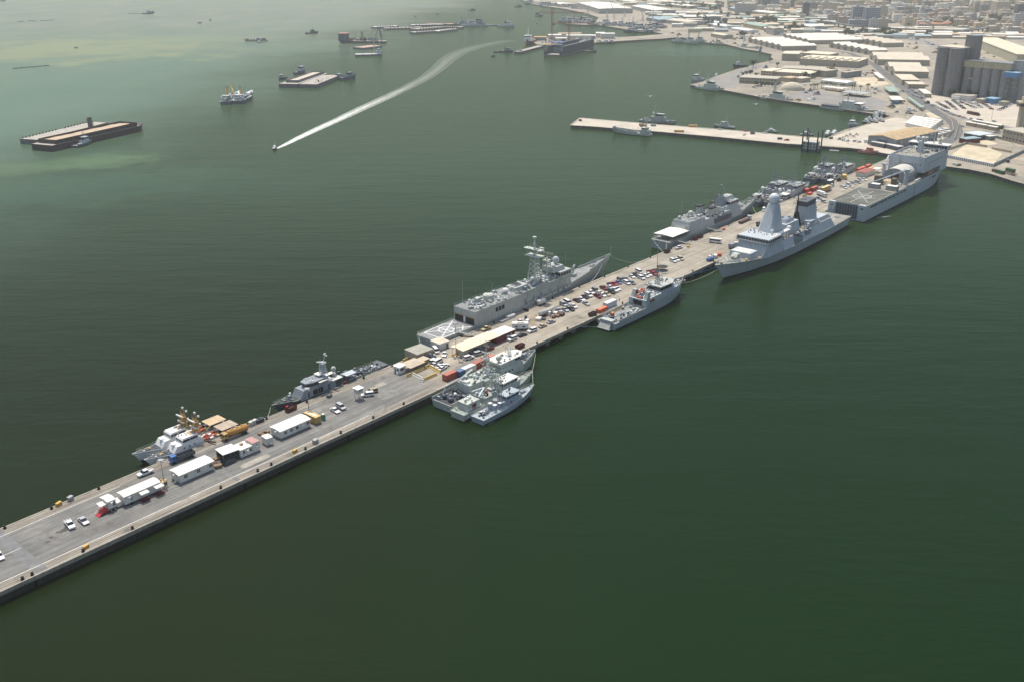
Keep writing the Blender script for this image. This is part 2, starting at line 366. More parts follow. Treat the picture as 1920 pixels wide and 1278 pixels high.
w = MB()   # frayed oil patch
for a, b_, r in ((96.2, 15.8, 1.5), (95, 16.3, .9), (92.3, 15.2, .7), (90.5, 13.6, .8), (97.3, 16.9, .8)):
    n = 14; w.prism([(a+r*(1+.45*random.uniform(-1, 1))*math.cos(2*math.pi*i/n), b_+r*.8*(1+.45*random.uniform(-1, 1))*math.sin(2*math.pi*i/n)) for i in range(n)], PZ-.05, PZ+.005+r*.002)
mat('oil', (.075, .068, .06), .8, var=.3); pm('oil_patch', w, 'oil'); mat('patch_grey', (.20, .195, .18), .9, var=.25, scale=.4); mat('patch_dark', (.155, .148, .135), .9, var=.3, scale=.4); mat('patch_pale', (.33, .305, .26), .9, var=.25, scale=.4)
for a, q, L, w_, c in ((91, 22.6, 7, 5, 'trench'), (104, 9, 9, 3.5, 'oil'), (121, 20, 11, 2.2, 'trench'), (158, 7.5, 12, 3, 'line_paint'), (139, 6.2, 8, 1.6, 'oil'), (196, 22, 10, 4, 'trench'), (222, 12, 9, 6, 'trench'), (226, 21, 5, 3, 'line_paint'), (262, 9, 16, 3, 'trench'), (345, 22, 18, 2.4, 'oil'), (395, 8, 20, 3, 'trench'), (430, 20, 14, 4, 'line_paint'), (520, 12, 24, 3, 'trench')):
    w = MB(); n = 16; w.prism([(a+L/2*math.copysign(abs(math.cos(t))**.5, math.cos(t))*random.uniform(.9, 1.05), q+w_/2*math.copysign(abs(math.sin(t))**.5, math.sin(t))*random.uniform(.85, 1.05)) for t in [2*math.pi*i/n for i in range(n)]], PZ-.05, PZ+.003); pm('deck_patch', w, {'trench': 'patch_grey', 'oil': 'patch_dark', 'line_paint': 'patch_pale'}[c])
# bollards
bm = MB(); bm.cyl(0, 0, 0, .2, .55, .5, 8); bm.cyl(0, 0, .2, .75, .28, .3, 8); bm.sph((0, 0, .75), .46, 0, 8, 4, .7, -.5)
b0 = None
def bollard(s, q, lab):
    global b0
    if b0 is None: b0 = tag(bm.build('bollard', 'rubber'), lab, 'bollard', 'black bollards along the pier edges'); o = b0
    else: o = b0.copy(); COL.objects.link(o)
    o.location = W(s, q, PZ); o['label'] = lab
near_px = [(6, 987), (94, 951), (182, 914), (264, 881), (43, 1086), (65, 1081), (158, 1035), (250, 992), (416, 916), (487, 885), (510, 872), (577, 844), (642, 813), (703, 785), (761, 759), (498, 784), (563, 748), (677, 707), (734, 686)]
for n_, (x, y) in enumerate(near_px):
    s, q = sq(G(x, y, PZ)); q = 1.0 if q < 15 else PQ-.9
    bollard(s, q, f"black mooring bollard on the {'open' if q < 5 else 'moored'} edge of the near pier, about {int(s-70)} metres along")
for k in range(13):
    s = 255+k*21.5
    bollard(s, .5, f"{ORD[k]} black bollard past the caissons on the piled pier edge"); bollard(s+6, PQ-.5, f"{ORD[k]} black bollard on the frigate side of the pier")
# ================================================================ land
mat('ground_sand', (.47, .42, .335), .95, var=.2, scale=.012)
def land_mat():
    m, nt, b = newmat('land_ground'); MATS['land_ground'] = m
    p = nd(nt, 'ShaderNodeNewGeometry').outputs['Position']
    c = mixc(nt, remap(nt, noise(nt, p, .011, 5, .6), .4, .62), (.355, .315, .25), (.25, .228, .19))
    c = mixc(nt, remap(nt, noise(nt, p, .05, 5, .65), .5, .7, 0, .6), c, (.45, .40, .32))
    c = mixc(nt, remap(nt, noise(nt, p, .14, 5, .7), .54, .68, 0, .65), c, (.17, .16, .14)); c = mixc(nt, remap(nt, noise(nt, p, .028, 4, .6, (1, 1.8, 1), .5), .5, .6, 0, .55), c, (.21, .195, .165))
    c = mixc(nt, 1., c, remap(nt, noise(nt, p, .6, 3, .6), .3, .7, .88, 1.12), 'MULTIPLY')
    nt.links.new(c, b.inputs['Base Color']); b.inputs['Roughness'].default_value = .95; b.inputs['Specular IOR Level'].default_value = .2
land_mat()
mat('shore_wall', (.15, .145, .13), .9, var=.3, streak=.4, scale=.3, lines=[(0, 7, .05, .6)])
mat('asphalt', (.13, .13, .128), .9, var=.15, scale=.08, streak=0)
mat('asphalt_old', (.235, .225, .21), .9, var=.15, scale=.06)
mat('pale_concrete', (.47, .425, .35), .92, var=.14, scale=.06)
coast = [(1935, 349), (1900, 339.5), (1860, 326.7), (1817, 318), (1775, 312.5), (1682, 292.5), (1650, 286.6), (1613, 280.2), (1570, 275.6), (1473, 270), (1347, 257.5), (1247, 248.6), (1107, 237.5), (1070, 235.5), (1088, 221.6), (1150, 227), (1220, 233), (1340, 242), (1420, 249), (1502, 257), (1552, 260),
         (1561, 255), (1586, 244), (1619, 236), (1673, 218), (1642, 214), (1600, 208), (1543, 199), (1490, 192), (1425, 182), (1361, 170), (1302, 161), (1295, 159), (1318, 154), (1340, 145), (1384, 130), (1403, 126), (1419, 120), (1444, 114), (1447, 102),
         (1420, 96), (1396, 92), (1360, 83), (1330, 81), (1296, 73), (1274, 70), (1240, 73), (1200, 75), (1150, 78), (1117, 80), (1085, 87), (1050, 86), (1008, 84), (1000, 80), (1030, 70), (1062, 66), (1110, 66), (1160, 70), (1200, 68), (1245, 64),
         (1215, 58), (1172, 55), (1130, 48), (1060, 45), (1080, 39), (1118, 40), (1122, 33), (1108, 28), (1080, 21), (1060, 17), (1030, 13), (1005, 9), (990, 5)]
pts = [G(x, y, 2.6) for x, y in coast]
ring = [(p.x, p.y) for p in pts]+[(-60, 4300), (150, YM-50), (XM-60, YM-50), (XM-60, 300), (900, 560)]
g = MB(); n = len(ring)
g.add([(x, y, 2.6) for x, y in ring], [list(range(n))])
land = tag(g.build('ground', 'land_ground'), None, None, None, 'structure')
g = MB(); g.add([(x, y, 2.6) for x, y in ring]+[(x, y, -2.4) for x, y in ring], [[i, i+1, n+i+1, n+i] for i in range(n-1)]); g.build('shore_wall', 'shore_wall', land)
def strip(pts, w, h, m=None, a=0, b=0):
    """kerb-like band along px points"""
    m = m or MB(); P = [G(x, y, 2.6) for x, y in pts]
    for p, q in zip(P, P[1:]):
        d = (q-p).normalized(); nn = Vector((-d.y, d.x, 0))*w/2
        m.prism([tuple((p-nn)[:2]), tuple((q-nn)[:2]), tuple((q+nn)[:2]), tuple((p+nn)[:2])], 2.6+a, 2.6+h)
    return m
strip([(x, y) for x, y in coast[:38]], 1.6, .25).build('kerb', 'beam_concrete', land)
def sheet(name, pts, m, z, parent=None):
    g = MB(); g.add([tuple(G(x, y, 2.6)[:2])+(z,) for x, y in pts], [list(range(len(pts)))]); o = g.build(name, m)
    return tag(o, None, None, None, 'structure')
def ribbon(name, pts, w, m, z, zs=None):
    g = MB(); P = [G(x, y, 2.6) for x, y in pts]; L = []; Rr = []
    for i, p in enumerate(P):
        d = (P[min(i+1, len(P)-1)]-P[max(i-1, 0)]).normalized(); nn = Vector((-d.y, d.x, 0))*w/2
        L.append((p+nn)[:2]); Rr.append((p-nn)[:2])
    k = len(P); g.add([(*l, z) for l in L]+[(*r, z) for r in Rr], [[i, i+1, k+i+1, k+i] for i in range(k-1)])
    return tag(g.build(name, m), None, None, None, 'structure')
sheet('pavement', [(1073, 235.3), (1089, 222), (1220, 233.2), (1420, 249.2), (1552, 259.8), (1619, 236.4), (1680, 220), (1760, 238), (1775, 275), (1690, 293), (1613, 279.8), (1473, 269.6), (1250, 248.4)], 'pale_concrete', 2.63)
sheet('parade_ground_pavement', [(1470, 181), (1512, 169.5), (1575, 176), (1640, 184), (1668, 192), (1655, 205), (1600, 205), (1540, 195)], 'asphalt_old', 2.635)
sheet('pavement', [(1320, 155), (1384, 131), (1420, 121), (1432, 124), (1400, 140), (1384, 158), (1380, 166), (1335, 163)], 'asphalt_old', 2.635)
sheet('pavement', [(1720, 185), (1745, 178), (1880, 195), (1925, 180), (1925, 245), (1880, 236), (1815, 222), (1765, 205)], 'pale_concrete', 2.625)
ribbon('road', [(1575, 97), (1594, 100), (1615, 110), (1640, 122), (1658, 137), (1679, 154), (1704, 173), (1730, 193), (1757, 212), (1780, 224), (1791, 235), (1794, 247), (1787, 259), (1770, 270)], 11, 'asphalt', 2.65)
ribbon('road', [(1786, 227), (1805, 223), (1825, 226), (1925, 246)], 9, 'asphalt_old', 2.645)
ribbon('road', [(1440, 95), (1500, 94), (1575, 97)], 11, 'asphalt_old', 2.645)
ribbon('road', [(1610, 52), (1650, 60), (1700, 70), (1750, 84), (1775, 95), (1840, 112), (1925, 135)], 26, 'asphalt_old', 2.64)
sheet('sand', [(1777, 296), (1812, 271), (1850, 276), (1880, 288), (1862, 309)], 'sand', 2.64)
sheet('sand', [(1822, 268), (1848, 262), (1872, 270), (1850, 274)], 'sand', 2.66)
sheet('sand', [(1735, 212), (1758, 209), (1768, 222), (1745, 223)], 'sand', 2.645)
sheet('sand', [(1600, 146), (1650, 145), (1668, 158), (1640, 163), (1604, 158)], 'sand', 2.63)
# ================================================================ ship tools
def stations(L, B, zs, rb=6, rs=.5, tr=.85, bp=.45, pw=2.2, fl=.92, n=24):
    xs = sorted(set([L*i/n for i in range(n+1)]+[a for a, _ in zs if 0 < a < L]+[L*.97]))
    st = []
    for x in xs:
        t = x/L; hd = B/2
        if t < .3: hd *= tr+(1-tr)*math.sin(math.pi/2*t/.3)
        k = max(0, (t-bp)/(1-bp)); hw = hd*fl*max(.006, 1-k**(pw*.72)); hd *= max(.012, 1-k**pw)
        st.append((x, rs+t*(L-rs-rb), hd, min(hw, hd*1.0) if k < .05 else hw, float(np.interp(x, [a for a, _ in zs], [b for _, b in zs]))))
    return st
def hd_at(st, x): return float(np.interp(x, [a[0] for a in st], [a[2] for a in st]))
def z_at(st, x): return float(np.interp(x, [a[0] for a in st], [a[4] for a in st]))
def hull_mesh(st, boot=.6):
    m = MB(); rows = []
    for xd, xw, hd, hw, z in st:
        f = (boot+1.5)/(z+1.5)
        rows.append([(xw, hw*.96, -1.5), (xw+(xd-xw)*f, hw+(hd-hw)*f*.8, boot), (xw+(xd-xw)*.75, hw+(hd-hw)*.72, boot+(z-boot)*.7), (xd, hd, z)])
    for sgn in (1, -1):
        vs = [(x, y*sgn, z) for r in rows for x, y, z in r]
        for i in range(len(rows)-1):
            for k in range(3): m.add([vs[i*4+k], vs[i*4+4+k], vs[i*4+5+k], vs[i*4+1+k]], [[0, 1, 2, 3] if sgn < 0 else [3, 2, 1, 0]], 1 if k == 0 else 0, True)
    r = rows[0]
    m.add([(x, y, z) for x, y, z in r]+[(x, -y, z) for x, y, z in r[::-1]], [list(range(8))])
    return m
def deck_mesh(st, d=0., ins=0.):
    m = MB()
    for a, b in zip(st, st[1:]):
        m.add([(a[0], -max(a[2]-ins, 0), a[4]+d), (b[0], -max(b[2]-ins, 0), b[4]+d), (b[0], max(b[2]-ins, 0), b[4]+d), (a[0], max(a[2]-ins, 0), a[4]+d)], [[0, 1, 2, 3]])
    return m
def bulwark(m, st, x0, x1, h, th=.18, mi=0):
    for sgn in (1, -1):
        P = [(x0+(x1-x0)*i/14) for i in range(15)]
        for a, b in zip(P, P[1:]):
            ha, hb = max(hd_at(st, a), th), max(hd_at(st, b), th)
            m.prism([(a, sgn*ha), (b, sgn*hb), (b, sgn*(hb-th)), (a, sgn*(ha-th))], min(z_at(st, a), z_at(st, b))-.1, h+max(z_at(st, a), z_at(st, b)), mi=mi)
def edge_pts(st, x0, x1, sgn, n=12, ins=.25):
    return [(x, sgn*max(hd_at(st, x)-ins, 0), z_at(st, x)) for x in [x0+(x1-x0)*i/n for i in range(n+1)]]
def gear(m, x0, x1, hw, z, n, seed=1, big=1., nm=3):
    """lockers, vents, reels, rafts and whips scattered over a deck"""
    r = random.Random(seed)
    for i in range(n):
        x = r.uniform(x0, x1); y = r.uniform(-hw, hw); k = r.random(); mi = r.randrange(nm); zz = z(x) if callable(z) else z
        s = big*r.uniform(.6, 1.25)
        if k < .45: m.cb(x, y, zz-.02, 1.3*s, .9*s, .9*s, r.uniform(-.2, .2), .9, mi)
        elif k < .65: m.cyl(x, y, zz-.02, zz+1.1*s, .4*s, .35*s, 8, mi)
        elif k < .8: m.tube((x-.8*s, y, zz+.5*s), (x+.8*s, y, zz+.5*s), .42*s, 8, mi)
        elif k < .9: m.tube((x, y, zz), (x+r.uniform(-.3, .3), y, zz+3.5*s), .07, 3, mi)
        else: m.sph((x, y, zz+.5*s), .5*s, mi, 8, 4)
def yards(m, x, zl, w, r=.09, mi=0, nub=True):
    for z, ww in zip(zl, w):
        m.tube((x, -ww, z), (x, ww, z), r, 4, mi)
        if nub:
            for y in (-ww, -ww*.5, ww*.5, ww): m.cyl(x, y, z-.1, z+.7, .16, .12, 5, mi); m.tube((x, y, z), (x, y, z+1.6), .05, 3, mi)
GEAR = {}
class Ship:
    def __init__(s, name, label, cat, L, B, zs, pos, rz, paint, deckm, group=None, boot='boot', gun=True, ins=0., **k):
        s.root = thing(name, label, cat, pos, rz, group); s.st = stations(L, B, zs, **k); s.p = paint; s.L = L
        s.part('hull', hull_mesh(s.st), [paint, boot]); s.part('deck', deck_mesh(s.st, ins and -ins or -.004, .02), deckm)
        if gun:
            m = MB()
            for sg in (1, -1): m.path(edge_pts(s.st, 0, L*.995, sg, 24, .06), .09)
            m.tube((0, -hd_at(s.st, 0), zs[0][1]), (0, hd_at(s.st, 0), zs[0][1]), .09); s.part('gunwale', m, 'ship_pale' if paint != 'white' else 'white')
    def part(s, name, m, mats, parent=None, label=None): return m.build(name, mats, parent or s.root, label=label)
    def z(s, x): return z_at(s.st, x)
    def hd(s, x): return hd_at(s.st, x)
    def rails(s, x0, x1, sides=(1, -1)):
        m = MB()
        for sg in sides: m.rail(edge_pts(s.st, x0, x1, sg))
        s.part('railing', m, 'ship_pale')
    def gear(s, x0, x1, hw, z, n, seed=1, big=1., mats=('ship_pale', 'white', 'ship_mid')):
        r = random.Random(seed)
        for i in range(n):
            x, y, k, pm = r.uniform(x0, x1), r.uniform(-hw, hw), r.random(), mats[r.randrange(len(mats))]
            f = big*r.uniform(.6, 1.3); zz = z(x) if callable(z) else z
            kind = 'locker' if k < .42 else 'vent' if k < .62 else 'life_raft' if k < .78 else 'whip_aerial' if k < .88 else 'small_radome'
            key = (kind, pm)
            if key not in GEAR:
                m = MB()
                if kind == 'locker': m.cb(0, 0, -.02, 1.3, .9, .9, 0, .9)
                elif kind == 'vent': m.cyl(0, 0, -.02, .8, .34, .32, 8); m.cyl(0, 0, .75, 1.15, .48, .4, 8)
                elif kind == 'life_raft': m.tube((-.8, 0, .5), (.8, 0, .5), .42, 8); m.cb(0, 0, -.02, 1, .5, .2)
                elif kind == 'whip_aerial': m.tube((0, 0, -.02), (.1, 0, 3.8), .06, 3); m.cyl(0, 0, -.02, .5, .14, n=5)
                else: m.cyl(0, 0, -.02, .4, .2, n=6); m.sph((0, 0, .75), .5, 0, 8, 5)
                o = m.build(kind, pm, s.root); GEAR[key] = o
            else: o = GEAR[key].copy(); COL.objects.link(o); o.parent = s.root
            o.location = (x, y, zz); o.scale = (f*r.uniform(.8, 1.3), f, f*r.uniform(.8, 1.2)); o.rotation_euler.z = r.choice((0, 0, 1.57, .3))
def pierpos(s, q): return W(s, q, 0)
UP, DN = ANG, ANG+math.pi
def glass_band(sh, x0, x1, w0, w1, z0, z1, ra=0, rf=0, cy=0, parent=None, mull=8):
    """window strip of a bridge with painted posts between panes"""
    m = MB(); m.blk(x0, x1, w0, w1, z0, z1, ra, rf, cy=cy); g = sh.part('bridge_window', m, 'glass', parent)
    m = MB(); e = .05
    for k in range(mull+1):
        y = -w0+2*w0*k/mull
        for x, xt in ((x0-e, x0+ra-e), (x1+e, x1-rf+e)): m.tube((x, cy+y, z0), (xt, cy+y*w1/w0, z1), .1, 4)
    n = max(2, int((x1-x0)/2))
    for k in range(n+1):
        x = x0+(x1-x0)*k/n
        for sg in (1, -1): m.tube((x, cy+sg*(w0+e), z0), (x, cy+sg*(w1+e), z1), .1, 4)
    m.build('window_post', sh.p, g)
# ---------------------------------------------------------------- frigate with the marked flight deck
sh = Ship('frigate', 'long grey frigate with white cross-and-circle helicopter deck and tall lattice mast', 'warship', 138, 13.7,
          [(0, 5.3), (22, 5.3), (60, 5.1), (95, 6.4), (120, 8.2), (138, 10.2)], pierpos(268.5, 38.7), UP, 'ship_light', 'ship_deck', rb=11, tr=.86, bp=.5, pw=1.9)
m = MB(); z = 5.3
def seg(m, a, b, w, z):
    d = Vector((b[0]-a[0], b[1]-a[1], 0)).normalized(); n = Vector((-d.y, d.x, 0))*w/2
    m.prism([(a[0]-n.x, a[1]-n.y), (b[0]-n.x, b[1]-n.y), (b[0]+n.x, b[1]+n.y), (a[0]+n.x, a[1]+n.y)], z-.03, z+.006)
def circ(m, cx, cy, r, w, z, n=28):
    for i in range(n):
        a, b = 2*math.pi*i/n, 2*math.pi*(i+1)/n
        m.prism([(cx+rr*math.cos(t), cy+rr*math.sin(t)) for rr, t in ((r, a), (r, b), (r-w, b), (r-w, a))], z-.03, z+.006)
for a, b in (((4, -5.2), (22.5, 5.6)), ((4, 5.2), (22.5, -5.6)), ((4, -5.2), (4, 5.2)), ((4, 5.2), (17, 5.9)), ((4, -5.2), (17, -5.9)), ((17, 5.9), (21, 2.2)), ((17, -5.9), (21, -2.2)), ((12.5, -5.6), (12.5, 5.6))): seg(m, a, b, .42, z+.002*random.random())
circ(m, 12.5, 0, 3.6, .45, z+.004); sh.part('deck_marking', m, 'white')
m = MB(); m.blk(24.5, 58, 6.78, 6.55, 4.9, 11.6); m.blk(57.9, 96.5, 5.7, 5.5, 4.9, 11.4, 0, 1.5); m.box(96, 97, -4.4, 4.4, 5, 8.2); house = sh.part('superstructure', m, ['ship_light', 'ship_deck'])
m = MB(); m.blk(24.62, 57.9, 6.45, 6.45, 11.55, 11.63); m.blk(58, 94, 5.4, 5.4, 11.35, 11.43); sh.part('upper_deck', m, 'ship_deck')
for y in (-3.3, 3.3): m = MB(); m.box(24.4, 24.55, y-2.6, y+2.6, 5.35, 8.3); m.box(24.1, 24.42, y-2.8, y+2.8, 8.3, 8.6, 1); sh.part('hangar_door', m, ['black', 'ochre'], house)
m = MB(); m.box(24.25, 24.4, -.5, .5, 5.4, 8.2); sh.part('hangar_post', m, 'white', house)
for x, y in ((38.2, -6.72), (40.4, -6.72), (42.6, -6.72)): m = MB(); m.box(x, x+1.6, y-.04, y+.1, 7.9, 9.9); sh.part('vent_opening', m, 'black', house)
for k, x in enumerate((60, 66, 72, 79, 85)): m = MB(); m.box(x, x+1, -5.76, -5.6, 5.8, 7.7); sh.part('side_door', m, 'ship_mid', house)
for x in (76, 88):
    m = MB()
    for i in range(16):
        a, b = 2*math.pi*i/16, 2*math.pi*(i+1)/16
        m.tube((x+1*math.cos(a), -5.66, 9+1*math.sin(a)), (x+1*math.cos(b), -5.66, 9+1*math.sin(b)), .1, 3)
    sh.part('round_emblem', m, 'white', house)
m = MB(); m.blk(86.5, 96, 6.2, 5.9, 11.3, 12.2); m.blk(87, 95.6, 5.9, 5.7, 13.7, 14.3); br = sh.part('bridge', m, 'ship_light'); glass_band(sh, 87.2, 95.4, 5.8, 5.7, 12.2, 13.7, 0, .3, parent=br, mull=7)
m = MB(); m.blk(84, 93, 4, 3.4, 14.25, 16.6, .6, .8); m.cyl(88, 2.5, 16, 18, 1.2, .8, 8); m.cyl(86, -2.2, 16, 17.6, 1, 1, 8); sh.part('fire_control_house', m, 'ship_light')
m = MB(); m.cyl(90.5, 0, 16.4, 17.6, .9, .7, 8); m.sph((90.5, 0, 18.8), 1.75, 0, 14, 8, 1.05); sh.part('radome', m, 'ship_bluegrey')
m = MB(); m.lattice(74, 0, 11.3, 25, 2.4, 1.2, 6, .26); m.cb(74, 0, 24.8, 4.6, 8.6, .25); m.cb(73.5, 0, 28.2, 3, 10.5, .22); m.tube((74, 0, 25), (74, 0, 34), .42, 8, 0, .3); m.cyl(74, 0, 33.6, 34.3, 1.0, n=8)
for y in (-4, 4): m.tube((74, y*.2, 25.5), (73.5, y, 28.2), .12); m.tube((74, y*.2, 31), (73.5, y*.9, 28.4), .08)
yards(m, 73, (28.3, 26.6), (5.4, 4.2)); m.tube((74, 0, 25), (80, 0, 27.6), .15); m.cb(79.5, 0, 27.2, 1, 2.6, .4); gear(m, 72, 76, 4, 28.4, 9, 4, .5, 1); m.cyl(74, 0, 30, 31, .6, .6, 8); sh.part('main_mast', m, 'ship_pale')
m = MB(); m.lattice(83.3, 0, 11.3, 20.4, 1.9, 1.2, 4, .22); m.cb(83.3, 0, 20.3, 3, 3, .3); m.cyl(83.3, 0, 20.5, 21.6, .5)
for k in range(-4, 5):  # curved mesh radar
    a = k*.24; b = (k+1)*.24
    for z0, z1 in ((21.2, 22.4), (22.4, 23.6), (23.6, 24.4)):
        m.tube((84.6-1.6*math.cos(a), 3.9*math.sin(a)*1.2, z0), (84.6-1.6*math.cos(a), 3.9*math.sin(a)*1.2, z1), .06, 3)
        if k < 4: m.tube((84.6-1.6*math.cos(a), 4.7*math.sin(a), z1), (84.6-1.6*math.cos(b), 4.7*math.sin(b), z1), .07, 3)
        if k < 4: m.tube((84.6-1.6*math.cos(a), 4.7*math.sin(a), z0), (84.6-1.6*math.cos(b), 4.7*math.sin(b), z0), .07, 3)
sh.part('radar_mast', m, 'ship_pale')
m = MB(); m.blk(56, 66, 3.6, 3.0, 11.4, 13.6, .6, .6); m.cb(60, 0, 13.5, 4.6, 4, .9, 0, .8, 0); m.cb(60, 0, 14.3, 3.4, 3, .25, mi=1); sh.part('funnel', m, ['ship_light', 'black'])
m = MB(); m.cyl(52.5, 0, 11.5, 12.6, 1.9, 1.9, 12); m.sph((52.5, 0, 12.5), 1.85, 0, 12, 5, .95, 0.); m.tube((53, 0, 13), (57.6, 0, 13.6), .16, 6); sh.part('deck_gun', m, 'white_dirty')
m = MB(); m.cyl(40.5, 0, 11.5, 14.2, 2.9, 2.5, 8); m.cyl(40.5, 0, 14.2, 14.5, 1.6, 1.6, 8); m.cb(36, 2.5, 11.5, 3, 2.2, 1.8, t=.85); sh.part('deck_house', m, 'ship_pale')
m = MB(); m.cyl(29, 1, 11.5, 13, .9, .8, 8); m.cyl(29, 1, 13, 14.4, .55, .55, 8); m.sph((29, 1, 14.4), .55, 0, 8, 4, 1, 0.); m.tube((29, 1, 13), (27.4, 1, 13.2), .15, 5); sh.part('close_in_gun', m, 'white')
m = MB(); m.cyl(104.5, 0, 6.6, 8.4, 2.3, 2.1, 12); m.cyl(104.5, 0, 8.4, 9, .9, .8, 8); m.tube((104.5, 0, 9), (106, 0, 12.6), .5, 6); m.tube((104.5, .9, 8.6), (105.4, .9, 11.8), .22, 5); sh.part('missile_launcher', m, 'ship_light')
m = MB(); z = 7.9
for a, b in (((110, -2), (116, -2)), ((110, 2), (116, 2)), ((110, -2), (110, 2)), ((116, -2), (116, 2)), ((110, 0), (116, 0))):
    d = Vector((b[0]-a[0], b[1]-a[1])); zz = [sh.z(a[0])+.02, sh.z(b[0])+.02]; m.tube((a[0], a[1], zz[0]), (b[0], b[1], zz[1]), .12, 4)
sh.part('foredeck_marking', m, 'white')
m = MB(); bulwark(m, sh.st, 114, 137.2, .9); sh.part('bulwark', m, 'ship_light')
m = MB(); gear(m, 117, 128, 1.6, sh.z, 10, 3, .7); sh.part('anchor_gear', m, ['ship_mid', 'black', 'ship_mid'])
m = MB(); m.tube((137.4, 0, 10), (138, 0, 15), .06, 3)
for x, y in ((89, 4), (92, -4.5), (36, -6.2), (30, 6.2)): m.tube((x, y, 12), (x+.4, y*1.04, 22), .06, 4)
sh.part('whip_aerial', m, 'ship_pale')
sh.gear(26, 57, 6, 11.6, 84, 11, 1.05); sh.gear(62, 86, 5.2, 11.4, 80, 12, 1.35); sh.gear(86, 95, 4, 14.3, 14, 13, .8); sh.gear(60, 92, .1, 5.2, 2, 14)
for k in range(22):
    m = MB(); x = 59+k*1.6; m.cb(x, -6.3, 5, .7, .5, random.uniform(.5, 1.6), mi=k % 3)
    m.tube((x, -5.8, 11.4), (x, -5.8, random.uniform(7, 10)), .12, 4, 0); sh.part('side_locker', m, ['ship_pale', 'ship_mid', 'white'])
m = MB(); m.rail([(0.3, -5.6, 5.3), (.3, 5.6, 5.3)]); m.rail([(24.6, 6.5, 11.6), (24.6, -6.5, 11.6), (57, -6.4, 11.6)]); m.rail([(57, 6.4, 11.6), (24.6, 6.5, 11.6)]); m.rail(edge_pts(sh.st, .3, 24, 1)); m.rail(edge_pts(sh.st, 58, 112, -1, 24)); sh.part('railing', m, 'ship_pale')
# ---------------------------------------------------------------- destroyer with the pyramid mast
sh = Ship('destroyer', 'blue-grey destroyer with a smooth pyramid mast topped by a large white ball', 'warship', 152.4, 21.2,
          [(0, 6.0), (60, 6.0), (104, 6.2), (128, 7.8), (152.4, 9.9)], pierpos(578.5, -12.6), DN, 'ship_bluegrey', 'ship_deck_tan', rb=12, rs=3, tr=.86, bp=.5, pw=2.8, fl=.84)
m = MB(); m.blk(27, 94, 10.35, 8.3, 5.9, 11.2, 3.2, 0); m.blk(27.4, 50, 7.4, 6.6, 11.1, 13.4, 4, 2); house = sh.part('superstructure', m, 'ship_bluegrey')
m = MB(); m.box(31, 93.5, -8.2, 8.2, 11.15, 11.24); sh.part('upper_deck', m, 'ship_deck_tan')
m = MB(); m.box(27.3, 28.4, -6.4, 6.4, 6.1, 10.6); sh.part('hangar_door', m, 'ship_mid', house)
m = MB(); m.hprism([(71, 6.4), (81, 6.4), (80, 10.4), (72, 10.4)], 9.2, 10.4); m.hprism([(60, 8.6), (66, 8.6), (66, 11.4), (60, 11.4)], 8.4, 10.0); m.hprism([(71, 6.4), (81, 6.4), (80, 10.4), (72, 10.4)], -10.4, -9.2); sh.part('boat_bay', m, 'ship_mid', house)
m = MB(); m.blk(93.9, 114, 9.6, 8.6, 6.0, 13.0, 0, 3.0); m.blk(96.5, 112.5, 9.6, 9.9, 12.95, 13.9, 0, -.6); m.blk(97, 112.4, 9.5, 9.2, 15.4, 15.9, 0, 0); br = sh.part('bridge', m, 'ship_bluegrey'); glass_band(sh, 97.2, 112.6, 9.5, 9.3, 13.9, 15.4, 0, .4, parent=br, mull=11)
m = MB(); m.prism([(114, -8), (120, -8.6), (112, -9.6)], 6.5, 11, [(112.5, -8.4), (113, -8.6), (111.8, -9)]); m.prism([(112, 9.7), (119.5, 8.8), (113.6, 6.5)], 6.5, 11.2, [(111.8, 9), (113, 8.7), (112.5, 8.3)]); sh.part('side_buttress', m, 'ship_bluegrey')
m = MB(); m.prism([(101.5, -4.2), (101.5, 4.2), (100, 5.6), (86.5, 5.6), (85.5, 4.4), (85.5, -4.4), (86.5, -5.6), (100, -5.6)], 11.1, 30.2, [(93.6, -1.8), (93.6, 1.8), (92.9, 2.5), (88.7, 2.5), (88.2, 2), (88.2, -2), (88.7, -2.5), (92.9, -2.5)]); m.cyl(91, 0, 30.1, 30.9, 2.7, 2.5, 12)
for z, y in ((24, 4.3), (24, 2), (18, 6)): m.cb(96.4-(z-18)*.33, y*.6, z, 1, .8, 1.6)
mast = sh.part('pyramid_mast', m, 'ship_bluegrey'); m = MB(); m.sph((91, 0, 33.2), 3.0, 0, 20, 12); sh.part('radar_ball', m, mat('ball_pale', (.60, .64, .66), .45, var=.03), mast)
m = MB(); m.box(85, 106, 6.2, 8.7, 15.88, 16.1); m.cyl(102, 5.8, 15.9, 17.6, .5, .5); m.sph((102, 5.8, 18.2), .9, 0, 8, 5); m.cyl(100, -6, 15.9, 18.2, .7, .5); m.sph((84, 7.2, 16.4), 1.4); m.sph((86, -7, 17), 1.5); m.cyl(84, 7.2, 11, 15.2, .8); m.cyl(86, -7, 11, 16, .8); sh.part('small_radome', m, 'white')
m = MB(); m.blk(66, 84, 5.6, 4.6, 11.1, 17.2, 1, 1.5); m.blk(70, 80, 3.6, 3.0, 17.1, 19, .6, .6); sh.part('forward_funnel', m, 'ship_bluegrey')
m = MB(); m.blk(71, 79, 2.9, 2.6, 18.95, 19.25); m.cyl(73, 1.5, 19.2, 20, .8); m.cyl(76, -1.2, 19.2, 20, .8); sh.part('exhaust', m, 'ship_mid')
m = MB(); m.blk(57, 63, 2.3, .7, 11.1, 19.5, 2.0, 2.4); m.tube((60, 0, 19), (60, 0, 31), .55, 6, 0, .25); yards(m, 60, (27.2, 24), (4.6, 2.4), .12, 0, True); sh.part('pole_mast', m, 'black')
